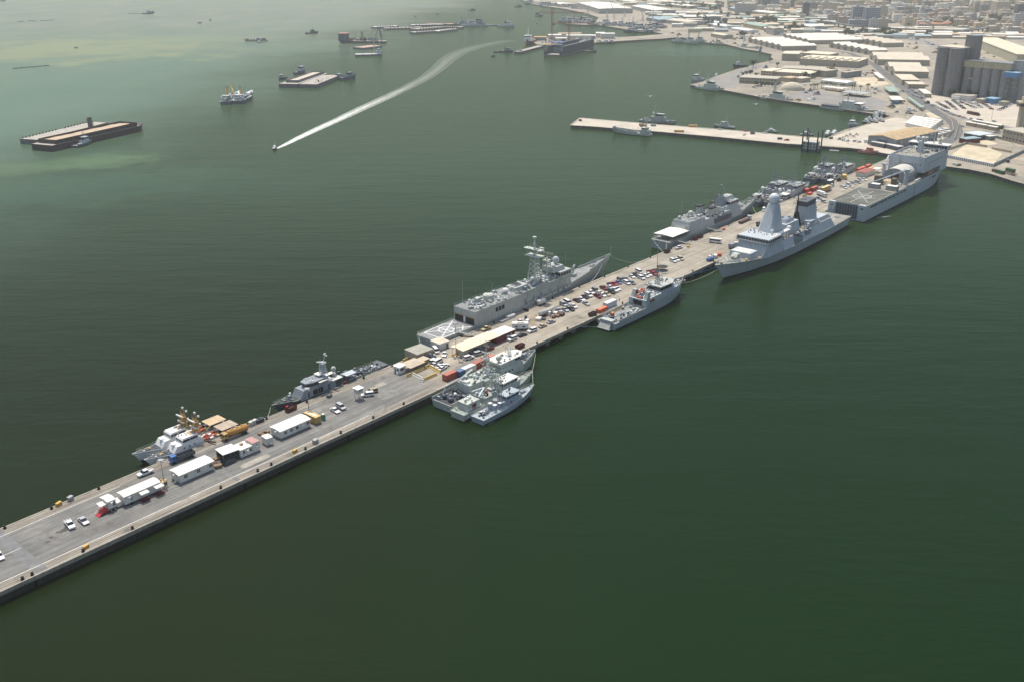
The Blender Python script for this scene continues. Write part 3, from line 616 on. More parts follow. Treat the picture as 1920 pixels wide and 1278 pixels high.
m = MB(); m.blk(42, 54, 5, 3.9, 11.1, 21.6, 1.2, .8); m.blk(41, 43.4, 1.6, 1.2, 13.3, 20.8); f = sh.part('radar_tower', m, 'ship_bluegrey'); m = MB(); m.hprism([(42.4, 21.4), (53.8, 21.6), (54.8, 24.6), (42.6, 25.0)], -3.2, 3.2); sh.part('long_range_radar', m, 'ship_dark', f)
m = MB(); m.cb(55.8, 6.3, 11.2, 5, 3.4, 3.4, t=.93); m.cb(55.8, 6.3, 14.6, 5.6, 3.8, .2); sh.part('deck_house', m, 'ship_bluegrey')
m = MB(); m.blk(117, 126.4, 6.2, 5.9, 7.0, 10.7, .2, .5); v = sh.part('missile_silo_block', m, 'ship_bluegrey'); m = MB(); m.box(118, 121.4, -5, 5, 10.65, 10.82); m.box(121.9, 125.3, -5, 5, 10.65, 10.82); sh.part('silo_hatch', m, 'white_dirty', v)
m = MB(); m.cyl(130.5, 0, 7.8, 8.6, 2.4, 2.3, 12); m.hprism([(128.5, 8.5), (132.6, 8.5), (133, 9.6), (131.4, 11.1), (128.9, 11.1)], -1.7, 1.7); m.tube((132.4, 0, 10), (138.8, 0, 10.9), .2, 6); sh.part('deck_gun', m, 'ship_pale')
m = MB()
for sg in (1, -1): m.prism([(139.5, 0), (134, sg*4.7), (133.4, sg*4.7), (138.7, 0)], 7.6, 9.2)
sh.part('breakwater', m, 'ship_bluegrey')
m = MB(); m.cyl(147.5, 1, 9.3, 10.6, .6); m.cyl(147, -1.2, 9.3, 10.4, .6); m.cb(128.2, 5.2, 8, 3, 1, .5, .4, mi=1); sh.part('anchor_gear', m, ['ship_mid', 'ochre'])
m = MB(); m.cyl(63, 9, 11, 12.6, 1, .9, 8); m.cyl(63, 9, 12.6, 14.4, .7, .7, 8, 1); m.sph((63, 9, 14.4), .7, 1, 8, 4, 1, 0.); m.tube((63, 9.3, 13), (61.8, 10.4, 13.1), .15, 4, 2); sh.part('close_in_gun', m, ['ship_mid', 'white', 'black'])
m = MB(); circ(m, 14, 0, 4, .4, 6.02); seg(m, (4, 0), (26, 0), .35, 6.02); seg(m, (22, -7), (22, 7), .3, 6.02); sh.part('deck_marking', m, 'offwhite'); m = MB(); circ(m, 8, 3.4, 1.7, 1.69, 6.02, 16); sh.part('deck_grid', m, 'ship_dark')
m = MB()
for sg in (1,): m.hprism([(14, 6.05), (33, 6.05), (33, 7.2), (14, 7.2)], -9.2, -8.9)
m.tube((14, -9, 7.3), (33, -9, 7.3), .5, 6); sh.part('flight_deck_boom', m, 'ship_pale')
sh.gear(32, 92, 7.4, 11.2, 80, 21, .95, ('ship_bluegrey', 'white_dirty', 'ship_mid')); sh.gear(97, 106, 8.4, 15.9, 28, 22, .7, ('ship_bluegrey', 'white_dirty', 'ship_mid')); sh.gear(68, 82, 4, 17.2, 8, 23, .8)
sh.rails(.4, 25); sh.rails(116, 150); m = MB(); m.rail([(106, 9.4, 15.9), (97, 9.4, 15.9), (97, -9.4, 15.9), (106, -9.4, 15.9)]); sh.part('bridge_railing', m, 'ship_pale')
boat0 = None
def rib(pos, rz, L, tube_m, inner, label, group=None, par=None, cat='inflatable boat'):
    o = thing('inflatable_boat', label, cat, pos, rz, group); m = MB()
    for sg in (1, -1): m.path([(-L/2, sg*L*.17, .45), (L*.2, sg*L*.17, .5), (L*.42, sg*L*.09, .62), (L/2, 0, .72)], L*.055, 8)
    m.build('tube', tube_m, o); m = MB(); m.prism([(-L/2, -L*.15), (L*.25, -L*.15), (L*.45, 0), (L*.25, L*.15), (-L/2, L*.15)], 0, .35, mi=0); m.build('floor', inner, o)
    m = MB(); m.cb(-L*.1, 0, .3, L*.14, L*.12, .8); m.build('console', 'white', o); m = MB(); m.cb(-L*.48, 0, .3, L*.09, L*.1, .9); m.build('outboard_motor', 'black', o); return o
def shippos(sh, x, y, z):
    r = sh.root; return Vector(r.location)+Matrix.Rotation(r.rotation_euler.z, 3, 'Z') @ Vector((x, y, z))
rib(shippos(sh, 76, 8.6, 11.3), DN, 7.5, 'ship_dark', 'ship_mid', 'dark inflatable boat on the side deck of the pyramid-mast destroyer')
# ---------------------------------------------------------------- landing ship
LS = sh = Ship('landing_ship', 'huge grey landing ship with flat flight deck, arched tent hangar and tall bridge block', 'landing ship', 176, 25,
          [(0, 10.3), (97, 10.3), (140, 10.4), (144, 13.2), (176, 14.6)], pierpos(592.5, -13.2), UP, 'ship_bluegrey', 'ship_deck_tan', rb=6, rs=0, tr=.99, bp=.62, pw=2.6, fl=.98)
m = MB(); m.box(-.25, -.02, -7.2, 7.6, .9, 9.6); d = sh.part('stern_door', m, 'ship_dark')
m = MB()
for k in range(9): m.box(-.42, -.24, -6.9+k*1.75, -6.65+k*1.75, 1.2, 9.5)
sh.part('door_rib', m, 'ship_mid', d)
for y0, y1 in ((-12.2, -7.2), (7.6, 12.2)): m = MB(); m.box(-1.6, .02, y0, y1, .4, 10.1); m.cb(-.6, (y0+y1)/2, 10.1, 1.6, 3.6, .5, mi=1); m.box(-1.66, -1.5, y0+1.4, y1-1.6, 7.9, 8.6, 2); sh.part('stern_corner', m, ['ship_bluegrey', 'white', 'black'])
sl = [(6, 11), (12, 17), (18.5, 19.8), (21, 28), (29, 33), (35, 41), (42, 47), (49, 54), (56, 60), (62, 66), (112, 113.4), (117, 121), (122, 124)]
for a, b_ in sl: m = MB(); m.box(a, b_, -12.56, -12.4, 7.9, 8.9); sh.part('side_opening', m, 'black')
m = MB(); m.box(83, 84, -12.6, -12.4, .9, 9.4); m.box(20, 96, -12.54, -12.4, 6.9, 7.05); sh.part('side_seam', m, 'ship_mid')
m = MB(); m.box(.8, 46, -11.6, 11.6, 10.26, 10.34); sh.part('flight_deck', m, 'flightdeck') if 'flightdeck' in MATS else sh.part('flight_deck', m, mat('flightdeck', (.115, .122, .108), .9, var=.35, scale=.16))
m = MB(); z = 10.34; circ(m, 22, 0, 6, .4, z); seg(m, (3, 0), (42, 0), .35, z+.003); seg(m, (22, -9), (22, 9), .35, z); seg(m, (8, -9.5), (38, 9.5), .3, z-.002); seg(m, (8, 9.5), (38, -9.5), .3, z-.004); seg(m, (18, -4), (28, -4), .4, z); sh.part('deck_marking', m, 'offwhite')
m = MB(); m.rail(edge_pts(sh.st, 1, 95, -1, 24), 1.2); m.rail(edge_pts(sh.st, 1, 95, 1, 24), 1.2); m.rail([(1, -11.5, 10.3), (1, 11.5, 10.3)]); sh.part('railing', m, 'tan')
# bridge block with the open gallery cut out below it on the seaward side
m = MB(); m.blk(97, 145, 12.5, 12.3, 14.6, 24, 0, 0); m.box(97, 145, -4.5, 12.45, 10.25, 14.7); m.box(131, 145, -12.47, -4.4, 10.2, 14.7); m.blk(96.5, 106, 3.6, 3.6, 10.3, 23.9, cy=8.6); sh.part('superstructure', m, 'ship_bluegrey')
hs = sh.root.children[-1]
for a in ((97.3, 136.5, -12.2, -11.9), (97.3, 136.5, 11.9, 12.2), (97.2, 97.5, -11.9, 11.9)): m = MB(); m.box(*a, 23.9, 25.3); sh.part('bulwark', m, 'ship_bluegrey', hs)
m = MB(); m.box(97.7, 137, -11.7, 11.7, 23.95, 24.06); sh.part('upper_deck', m, 'ship_deck_tan', hs)
m = MB(); m.blk(137.5, 145.5, 13.6, 13.2, 24, 25.2, 0, .2); m.blk(137.2, 146, 14.2, 14.2, 27, 27.7); br = sh.part('bridge', m, 'ship_bluegrey'); glass_band(sh, 137.6, 145.4, 13.5, 13.6, 25.2, 27, 0, -.2, parent=br, mull=14)
m = MB(); m.blk(136.9, 146.2, 14.3, 14.3, 27.68, 27.8); sh.part('bridge_roof', m, 'white_dirty', br)
m = MB(); m.blk(119.5, 124, 1.8, 1.2, 24, 31.5, .4, .6); m.cb(122, 0, 31.4, 2.4, 6.4, .4); mast = sh.part('mast', m, 'ship_bluegrey')
for x, y in ((121.4, 2.4), (122.2, -.8), (124, -2.6)): m = MB(); m.cyl(x, y, 31.6, 32.6, .6); m.sph((x, y, 33.8), 1.6 if y > -2 else 1.2, 0, 14, 8); sh.part('satellite_dome', m, 'white_dirty', mast)
m = MB(); m.tube((140, -3, 27.7), (140, -3, 38), .35, 6, 0, .15); yards(m, 140, (32, 35), (2.4, 1.6)); m.cb(141, -7, 27.7, 2, 2, 2.4, t=.8); m.sph((141, -7, 31), 1.1); sh.part('fore_mast', m, 'ship_pale')
m = MB()
for k in range(4): m.box(96.4, 97, 4.6-.2, 6.6, 13+k*2.6, 13.2+k*2.6)
m.tube((96.5, 6.6, 10.4), (96.5, 6.6, 23.5), .2, 4); m.tube((96.5, 4.4, 10.4), (96.5, 4.4, 23.5), .2, 4); sh.part('outside_stair', m, 'ship_pale', hs)
for k in range(7): m = MB(); m.box(96.85, 97.04, -10+k*1.9, -9.5+k*1.9, 19.6, 20.3); sh.part('porthole', m, 'black', hs)
for k in range(9): m = MB(); m.box(104+k*4, 104.7+k*4, -12.52, -12.36, 20, 20.6); sh.part('porthole', m, 'black', hs)
# arched tent hangar on deck
A = thing('tent_hangar', 'arched pale fabric hangar with a dark doorway on the landing ship', 'tent', shippos(sh, 76.5, 0, 10.3), UP)
def arch(x0, x1, r, h, lo=0): 
    m = MB(); n = 14; P = [(r*math.cos(math.pi*i/n), h*(.42+.58*math.sin(math.pi*i/n)) if 0 < i < n else h*.42) for i in range(n+1)]; P = [(r, lo)]+P+[(-r, lo)]
    for (a, b) in zip(P, P[1:]): m.add([(x0, a[0], a[1]), (x1, a[0], a[1]), (x1, b[0], b[1]), (x0, b[0], b[1])], [[0, 1, 2, 3]], 0 if a[1] >= h*.42-.01 and b[1] >= h*.42-.01 else 1)
    for x in (x0, x1): m.add([(x, a, b) for a, b in P], [list(range(len(P)))], 1)
    return m
arch(0, 19.5, 7.6, 9.4).build('shell', ['offwhite', 'ship_mid'], A); m = MB(); m.box(-.12, .02, -2.9, 2.6, .1, 6); m.build('doorway', 'black', A)
m = MB(); m.box(2, 17, -7.75, -7.6, 5.0, 5.5); m.build('gutter', 'ship_dark', A)
m = MB(); m.cyl(73, -9.3, 10.2, 19.5, 1.5, 1.2, 10); m.cb(73, -9.3, 19.3, 3.4, 3, 1.6); m.tube((73, -9.3, 20.4), (40, 3, 15.5), .6, 6, 0, .35); m.tube((73, -9.3, 21), (58, -3.7, 18.9), .15, 4); sh.part('deck_crane', m, 'ship_bluegrey')
m = MB(); m.cyl(84, 10.3, 10.2, 19.5, 1.5, 1.2, 10); m.cb(84, 10.3, 19.3, 3.4, 3, 1.6); m.tube((84, 10.3, 20.4), (97, 13, 23.5), .6, 6); sh.part('deck_crane', m, 'ship_bluegrey')
m = MB(); m.box(62, 66, 3.6, 8.4, 10.3, 16.2); m.box(62, 67, -5.6, -3.2, 10.3, 15.5); sh.part('vehicle_ramp_wall', m, mat('khaki_dark', (.15, .125, .09), .8)); m = MB(); m.blk(64, 74, 4, 4, 10.3, 12.6, 2, 0); sh.part('hatch_cover', m, 'tan')
sh.gear(62, 76, 10.5, 10.3, 34, 31, 1.3); sh.gear(97, 128, 1., 10.4, 3, 32); sh.gear(100, 137, 10.5, 24.05, 40, 33, 1.1); sh.gear(146, 170, 5, sh.z, 20, 34, 1.3); sh.gear(125, 137, 10, 24.05, 14, 35, 1.5, ('rust_red', 'white', 'ship_dark'))
for k in range(5): m = MB(); m.tube((86+k*2.2, -11.2, 11), (87.6+k*2.2, -11.2, 11), .6, 8); sh.part('life_raft', m, 'white')
m = MB(); m.hprism([(112, 10.8), (121, 10.8), (122, 12.2), (119, 13), (113, 13)], -11.2, -8.2); sh.part('lifeboat', m, mat('dull_orange', (.5, .26, .16), .6))
mat('container_white', (.66, .64, .60), .6, var=.12, lines=[(0, .55, .12, .3)])
def container(loc, rz, label, col, L=6.1, w=2.44, h=2.6, group=None, name='shipping_container', cat='container', roof=None):
    o = thing(name, label, cat, loc, rz, group); m = MB(); m.box(-L/2, L/2, -w/2, w/2, .12, h-.05); b = m.build('body', 'box_paint', o); b.color = (*col, 1)
    m = MB(); m.box(-L/2+.06, L/2-.06, -w/2+.06, w/2-.06, h-.06, h+.02); b = m.build('roof', 'plain_paint', o); b.color = (*(roof or [min(1, c*1.1+.03) for c in col]), 1)
    m = MB(); m.box(L/2-.01, L/2+.05, -w/2+.1, w/2-.1, .2, h-.15)
    for y in (-.5, .5): m.tube((L/2+.08, y, .2), (L/2+.08, y, h-.2), .035, 4)
    b = m.build('door', 'plain_paint', o); b.color = (*[c*.85 for c in col], 1)
    m = MB()
    for x in (-L/2, L/2):
        for y in (-w/2, w/2): m.box(x-.09, x+.09, y-.09, y+.09, .0, h+.01)
    b = m.build('corner_post', 'plain_paint', o); b.color = (*[c*.8 for c in col], 1); return o
container(shippos(sh, 51, 3.4, 10.35), UP+R(90), 'white roofed grey container nearer the pier on the landing ship flight deck', (.3, .3, .3), 7, 4.2, 3, roof=(.75, .73, .68))
container(shippos(sh, 52, -8.2, 10.35), UP+R(90), 'white roofed grey container nearer the sea on the landing ship flight deck', (.3, .3, .3), 7, 4.2, 3, roof=(.75, .73, .68))
# flag at the stern
m = MB(); m.tube((-1.8, 8.6, 4), (-2.6, 8.6, 8.2), .06, 4); fl = sh.part('flagstaff', m, 'ship_pale'); m = MB(); m.add([(-2.5, 8.6, 7.8), (-2.2, 8.7, 5.6), (-2.2, 9.3, 5.2), (-2.5, 9.4, 7.2)], [[0, 1, 2, 3]]); sh.part('flag', m, 'white', fl)
# ---------------------------------------------------------------- second frigate, white awning over the flight deck
sh = Ship('frigate', 'grey frigate with a big white awning over its flight deck and twin black-capped funnels', 'warship', 116, 14.2,
          [(0, 5.2), (40, 5.4), (76, 6.0), (100, 7.2), (116, 8.8)], pierpos(459.5, 41.6), UP, 'ship_mid2' if mat('ship_mid2', (.37, .40, .40), .55, var=.08, streak=.15, rust=.08) else 0, 'ship_deck', rb=8, tr=.88, bp=.55, pw=2., fl=.88)
m = MB(); m.blk(21, 84, 6.9, 6.0, 5.2, 10.4, .5, 2.4); m.blk(22, 40, 6.0, 5.6, 10.3, 12.4, .4, .6); m.blk(62, 82, 5.6, 4.6, 10.3, 13.0, 1, 2); house = sh.part('superstructure', m, 'ship_mid2')
m = MB(); m.box(20.9, 21.2, -3.8, 3.8, 5.5, 9.8); sh.part('hangar_door', m, 'ship_pale', house)
m = MB(); m.box(45, 62, -5.8, 5.8, 10.38, 10.46); m.box(22.8, 39, -5.5, 5.5, 12.38, 12.44); sh.part('upper_deck', m, 'ship_deck', house)
m = MB(); m.hprism([(50, 5.9), (70, 5.9), (70, 8.8), (50, 8.8)], -7, -6.4); sh.part('boat_bay', m, 'ship_dark', house)
m = MB(); m.blk(70, 83, 5.4, 5.2, 12.95, 13.4, 0, .6); m.blk(70.5, 81.6, 5.1, 4.8, 14.9, 15.3, 0, .4); br = sh.part('bridge', m, 'ship_mid2'); glass_band(sh, 70.6, 82, 5.2, 5.1, 13.4, 14.9, 0, .5, parent=br)
m = MB(); m.add([(2.8, -6.5, 8.0), (20.6, -6.6, 8.0), (20.6, 6.6, 8.0), (2.8, 6.5, 8.0), (2.8, 0, 8.5), (20.6, 0, 8.6), (2.8, -6.5, 7.9), (20.6, -6.6, 7.9), (20.6, 6.6, 7.9), (2.8, 6.5, 7.9)], [[0, 1, 5, 4], [4, 5, 2, 3], [6, 7, 1, 0], [3, 2, 8, 9], [6, 0, 4, 3, 9], [1, 7, 8, 2, 5]])
aw = sh.part('awning', m, 'roof_white'); m = MB()
for x in (3, 9, 15, 20.4):
    for y in (-6.3, 6.3): m.tube((x, y, 5.3), (x, y, 8), .07, 4)
sh.part('awning_pole', m, 'steel', aw)
for y in (-3.6, 3.6): m = MB(); m.prism([(46.8, y-1.5), (51.6, y-1.5), (51.6, y+1.5), (46.8, y+1.5)], 10.3, 15.4, [(48, y*1.15-1.2), (51.8, y*1.15-1.2), (51.8, y*1.15+1.2), (48, y*1.15+1.2)]); f = sh.part('funnel', m, 'ship_light'); m = MB(); m.prism([(47.2, y*1.15-1.5), (52.4, y*1.15-1.5), (52.4, y*1.15+1.5), (47.2, y*1.15+1.5)], 15.2, 16.1, [(46.8, y*1.15-1.7), (52.8, y*1.15-1.7), (52.8, y*1.15+1.7), (46.8, y*1.15+1.7)]); sh.part('funnel_cap', m, 'black', f)
for x, y, r in ((35, 1.5, 1.75), (25, 3, 1.1), (39, -3.4, .8)): m = MB(); m.cyl(x, y, 12.3, 12.9, r*.5); m.sph((x, y, 12.4+r), r, 0, 14, 8); sh.part('radome', m, 'ship_pale')
m = MB(); m.lattice(57.5, 0, 10.3, 17.6, 1.6, .9, 4, .13); m.cb(57.5, 0, 17.5, 2, 2, .3)
for k in range(-4, 5):
    m.tube((58, k*.7, 18), (58.2, k*.7, 21.4), .06, 3)
    if k < 4:
        for z in (18, 19.7, 21.4): m.tube((58, k*.7, z), (58, k*.7+.7, z), .07, 3)
sh.part('radar_mast', m, mat('mast_brown', (.14, .12, .11), .7))
m = MB(); m.blk(64, 71, 2.6, 1.2, 12.9, 19, 1.6, 2.4); m.tube((67.5, 0, 18.5), (67.5, 0, 26), .5, 6, 0, .2); yards(m, 67.5, (19.5, 21.6, 23.4), (4, 3.4, 2), .11); gear(m, 66, 69, 2.6, 19, 10, 5, .6, 1); m.cyl(67.5, 0, 25, 25.8, .7, .7, 8); sh.part('main_mast', m, 'ship_mid')
m = MB(); m.blk(70, 80, 3.2, 2.2, 15.2, 18, .5, 1.5); m.tube((84.5, 3.5, 9), (86.5, 3.5, 12), .45, 6); m.tube((84.5, -3.5, 9), (86.5, -3.5, 12), .45, 6); sh.part('fire_control_house', m, 'ship_light')
m = MB(); m.cyl(94, 0, 6.9, 7.6, 2, 1.9, 10); m.sph((94, 0, 7.5), 1.8, 0, 12, 5, .9, 0.); m.tube((95, 0, 8.3), (100.5, 0, 9.2), .18, 5); sh.part('deck_gun', m, 'ship_pale')
m = MB(); bulwark(m, sh.st, 92, 115.5, .9); sh.part('bulwark', m, 'ship_pale')
m = MB(); gear(m, 100, 112, 2.6, sh.z, 22, 6, .8); sh.part('anchor_gear', m, ['ship_mid', 'black', 'ship_pale'])
sh.gear(22, 40, 5, 12.4, 30, 41, 1.); sh.gear(46, 66, 5.4, 10.4, 64, 42, 1.2, ('ship_mid', 'ship_dark', 'ship_pale')); sh.gear(72, 80, 4, 15.3, 12, 43, .8); sh.gear(84, 92, 5, 6.4, 10, 44)
m = MB(); m.tube((30, -5, 12), (30, -5, 22), .06, 4); m.tube((30, 5, 12), (30, 5, 22), .06, 4); sh.part('whip_aerial', m, 'ship_pale'); sh.rails(.3, 20); sh.rails(84, 92)
rib(shippos(sh, 58, -6.2, 8.9), UP, 7, 'ship_dark', 'ship_mid', 'dark inflatable boat slung on the side of the white-awning frigate')
rib(shippos(sh, 64, -6.4, 10.5), UP, 6.5, 'ship_mid', 'white', 'pale inflatable boat forward on the white-awning frigate')
# ---------------------------------------------------------------- dark patrol ship
sh = Ship('patrol_ship', 'dark charcoal patrol ship with grey wheelhouse and lattice mast, alone beside the tyre-marked turning place', 'patrol ship', 56, 7.7,
          [(0, 2.6), (26, 2.7), (45, 3.4), (56, 4.4)], pierpos(241, 35.6), DN, 'ship_dark', 'ship_deck_dark', rb=5, tr=.9, bp=.45, pw=2.1)
m = MB(); m.blk(27.5, 44.5, 3.0, 2.7, 2.7, 6.2, .3, 1.6); m.prism([(41, -2.7), (44.6, -2.2), (44.6, 2.2), (41, 2.7)], 3, 6.18, [(41, -2.6), (42.6, -1.8), (42.6, 1.8), (41, 2.6)]); house = sh.part('superstructure', m, 'ship_mid3' if mat('ship_mid3', (.24, .27, .30), .55, var=.08, streak=.15) else 0)
for x in (34, 36.6): m = MB(); m.box(x, x+2, 2.86, 3.06, 3.2, 5.2); sh.part('side_opening', m, 'black', house)
for x in (40.5, 30.5): m = MB(); m.box(x, x+.9, 2.84, 3.02, 3.1, 5.1); sh.part('door', m, 'ship_dark', house)
m = MB(); m.prism([(31, -2.6), (38, -2.7), (40.5, -1.5), (40.5, 1.5), (38, 2.7), (31, 2.6)], 6.15, 6.7); m.prism([(30.8, -2.7), (38.2, -2.8), (41, -1.6), (41, 1.6), (38.2, 2.8), (30.8, 2.7)], 7.9, 8.3); br = sh.part('bridge', m, 'ship_mid3')
m = MB(); m.prism([(31.1, -2.5), (38, -2.6), (40.3, -1.4), (40.3, 1.4), (38, 2.6), (31.1, 2.5)], 6.7, 7.9); sh.part('bridge_window', m, 'glass', br)
for x0, x1, y0, y1, z in ((30.2, 36, 2.3, 3.9, 7.6), (24.5, 29.5, .9, 3.6, 6.0), (24.5, 29, -3.4, -1.4, 6.4), (31, 34, -2.2, 1, 9), (17.5, 22.5, .2, 3.6, 5.6)): m = MB(); m.box(x0, x1, y0, y1, z, z+.14); a = sh.part('awning', m, 'white_dirty' if x0 != 17.5 else 'ship_bluegrey'); m = MB(); [m.tube((x, y, 2.7), (x, y, z), .06, 3) for x in (x0+.2, x1-.2) for y in (y0+.2, y1-.2)]; sh.part('awning_pole', m, 'ship_mid', a)
m = MB(); m.lattice(31, 0, 8.2, 13.2, 1.3, .6, 4, .11); m.cb(31, 0, 13.1, 2, 2.6, .25, mi=0); m.tube((30.6, 0, 13.2), (29.4, 0, 16.4), .14, 5); yards(m, 31, (9.8, 11.4, 12.6), (2.4, 2, 1.6), .07); m.tube((32.5, -1.6, 13.6), (30.5, 1.6, 13.8), .25, 4, 1); m.sph((29.4, .6, 15.9), .4, 1, 8, 5); m.sph((29.3, -.7, 16), .4, 1, 8, 5); m.sph((29.4, 0, 16.6), .35, 1, 8, 5); sh.part('mast', m, ['ship_bluegrey', 'white'])
m = MB(); m.cyl(25.5, -.6, 2.6, 8, .5, n=8); m.sph((25.5, -.6, 8.7), 1.05, 0, 12, 7); m.sph((26.4, .9, 7.2), .8); m.cyl(26.4, .9, 3, 6.8, .3); sh.part('radome', m, 'ship_light')
m = MB(); m.blk(20, 27, 1.9, 1.7, 2.6, 5, .3, .3); m.cb(19, -1.4, 2.6, 2, 1.5, 2.6); m.cb(22, -2, 5, 1, .8, 1, mi=0); sh.part('aft_house', m, 'ship_dark')
for x, dx in ((47.6, 1), (15.5, -1)): m = MB(); m.cyl(x, 0, z_at(sh.st, x)-.05, z_at(sh.st, x)+.9, 1., .8, 8); m.cb(x, 0, z_at(sh.st, x)+.8, 1.3, 1, 1); m.sph((x-.9*dx, -.7, z_at(sh.st, x)+2), .55, 1, 8, 5); m.tube((x, 0, z_at(sh.st, x)+1.4), (x+2.6*dx, 0, z_at(sh.st, x)+1.8), .1, 4); sh.part('deck_gun', m, ['ship_mid', 'white'])
m = MB(); circ(m, 46, .2, 2.6, .2, 3.56, 20); sh.part('deck_marking', m, 'ship_light')
m = MB(); m.tube((24.4, 3.4, 3.4), (22, 3.5, 3.4), .5, 8); m.tube((21.4, 2.9, 3.2), (18.5, 2.9, 3.2), .16, 4, 1); sh.part('life_ring_rack', m, ['rust_red', 'ship_light'])
m = MB(); m.hprism([(0.5, 2.3), (3.6, 2.3), (3.6, 3.4), (.5, 3.4)], -3.4, 3.4); sh.part('stern_gate', m, 'ship_dark'); sh.root.location.z = .8
sh.gear(4, 20, 3, 2.7, 60, 51, 1.05, ('ship_mid', 'ship_dark', 'ship_light', 'ship_dark')); sh.gear(46, 54, 1.4, sh.z, 12, 52, .6, ('ship_mid', 'ship_dark', 'ship_light')); sh.gear(28, 40, 2.2, 6.2, 10, 53, .7); sh.gear(32, 39, 2, 8.3, 8, 54, .5); sh.rails(1, 27); sh.rails(44, 54)
m = MB(); m.sph((50.8, 2.6, 2.3), .85, 0, 10, 6); sh.part('fender', m, 'red', label='red round fender hung at the bow')
rib(shippos(sh, 7.5, .6, 3), DN, 7, 'ship_mid', 'ship_light', 'grey inflatable boat on the stern of the charcoal patrol ship')
m = MB(); m.tube((30.5, 3, 2.9), (29, 6.4, 4.0), .35, 4); sh.part('gangway', m, 'steel')
# ---------------------------------------------------------------- two white cutters
for k, (q, lab) in enumerate(((34.95, 'white patrol cutter nearer the pier wall, buff mast and grey foredeck'), (41.7, 'white patrol cutter moored outside its twin, buff mast and grey foredeck'))):
    sh = Ship('patrol_cutter', lab, 'patrol cutter', 36, 6.4, [(0, 2.4), (16, 2.6), (28, 3.2), (36, 4.2)], pierpos(169-.5*k, q), DN, 'white', 'ship_deck_dk2' if mat('ship_deck_dk2', (.055, .065, .08), .85, var=.25) else 0, 'white patrol cutters moored abreast', rb=4, tr=.9, bp=.4, pw=2.1)
    m = MB(); m.blk(14.5, 26.5, 2.6, 2.3, 2.5, 5.1, .2, 1.8); m.blk(16.4, 22.6, 2.1, 1.9, 5.0, 5.6, .1, .3); m.blk(16.2, 22.4, 2.2, 2.1, 6.5, 7.05, .1, .5); m.cyl(24.6, 0, 5, 5.5, .9, .7, 10); house = sh.part('superstructure', m, 'white')
    glass_band(sh, 16.5, 22.4, 2.05, 2.0, 5.6, 6.5, 0, .3, parent=house, mull=5)
    for x in (18, 20, 22): m = MB(); m.cyl(x, 0, 3.6, 3.61, .1); m.box(x, x+.4, 2.44, 2.56, 3.6, 4.1); sh.part('porthole', m, 'black', house)
    m = MB(); m.lattice(15.6, 0, 5, 11.4, 1.1, .5, 5, .12); m.cb(16.2, 0, 10.6, 1.8, 3, .15, mi=0); m.cb(16, 0, 8.6, 2.2, 3.4, .2); yards(m, 15.6, (9.6, 11.3), (2.2, 1.5), .09); m.tube((15.4, 0, 11), (15, 0, 13.6), .12, 4); m.tube((16.8, -2.2, 11.0), (16.8, 1.6, 11.2), .28, 4, 1); m.tube((16.8, -1.6, 9), (16.8, 2.2, 9.1), .25, 4, 1)
    for y, z in ((1.2, 12.6), (-1, 13.2), (1.6, 9.8), (-1.5, 9.9)): m.sph((14.8, y, z), .45, 1, 8, 5)
    sh.part('mast', m, ['ochre', 'white'])
    m = MB(); m.cb(17.6, 0, 7, 2.4, 3, .12); sh.part('mast_platform', m, 'tan')
    m = MB(); m.cyl(29.5, 0, 3.2, 3.9, .7, .6, 8); m.tube((29.5, 0, 4), (32, 0, 4.3), .09, 4); sh.part('deck_gun', m, 'ochre')
    m = MB(); m.box(.6, 7.4, -2.7, 2.7, 4.4, 4.55); m.box(2.6, 2.7, -2.7, 2.7, 4.55, 4.6); aw = sh.part('awning', m, 'tanroof' if k else mat('awning_grey', (.40, .33, .26), .8)); m = MB(); [m.tube((x, y, 2.4), (x, y, 4.4), .06, 4) for x in (.8, 7.2) for y in (-2.5, 2.5)]; sh.part('awning_pole', m, 'steel', aw)
    m = MB(); m.tube((12.8, .5, 2.6), (12.2, .6, 6), .15, 4); m.tube((12.2, .6, 6), (9.6, -.6, 6.4), .14, 4); sh.part('boat_crane', m, 'ochre'); m = MB(); m.sph((32, .9, 3.9), .5, 0, 8, 5); sh.part('foredeck_float', m, 'white')
    sh.gear(8, 14, 2.6, 2.55, 11, 60+k, .8, ('white', 'ship_mid', 'ochre')); sh.gear(17, 22, 1.8, 7.05, 4, 62+k, .5); sh.gear(24, 33, 1.5, sh.z, 7, 64+k, .5, ('white', 'ship_mid', 'black')); sh.rails(1, 34)
    rib(shippos(sh, 11.2, -.3, 3), DN+.15, 6.8, 'orange', 'rust_red', ('orange inflatable boat on the pier-side white cutter', 'orange inflatable boat on the outer white cutter')[k])
    sh.root.location.z = .5
    if k == 0: m = MB(); m.tube((14, 2.4, 3.2), (13, 7.2, 3.9), .3, 4); m.rail([(14, 2.2, 3.3), (13, 7, 4)], 1, 1.5); sh.part('gangway', m, 'brown_rust')
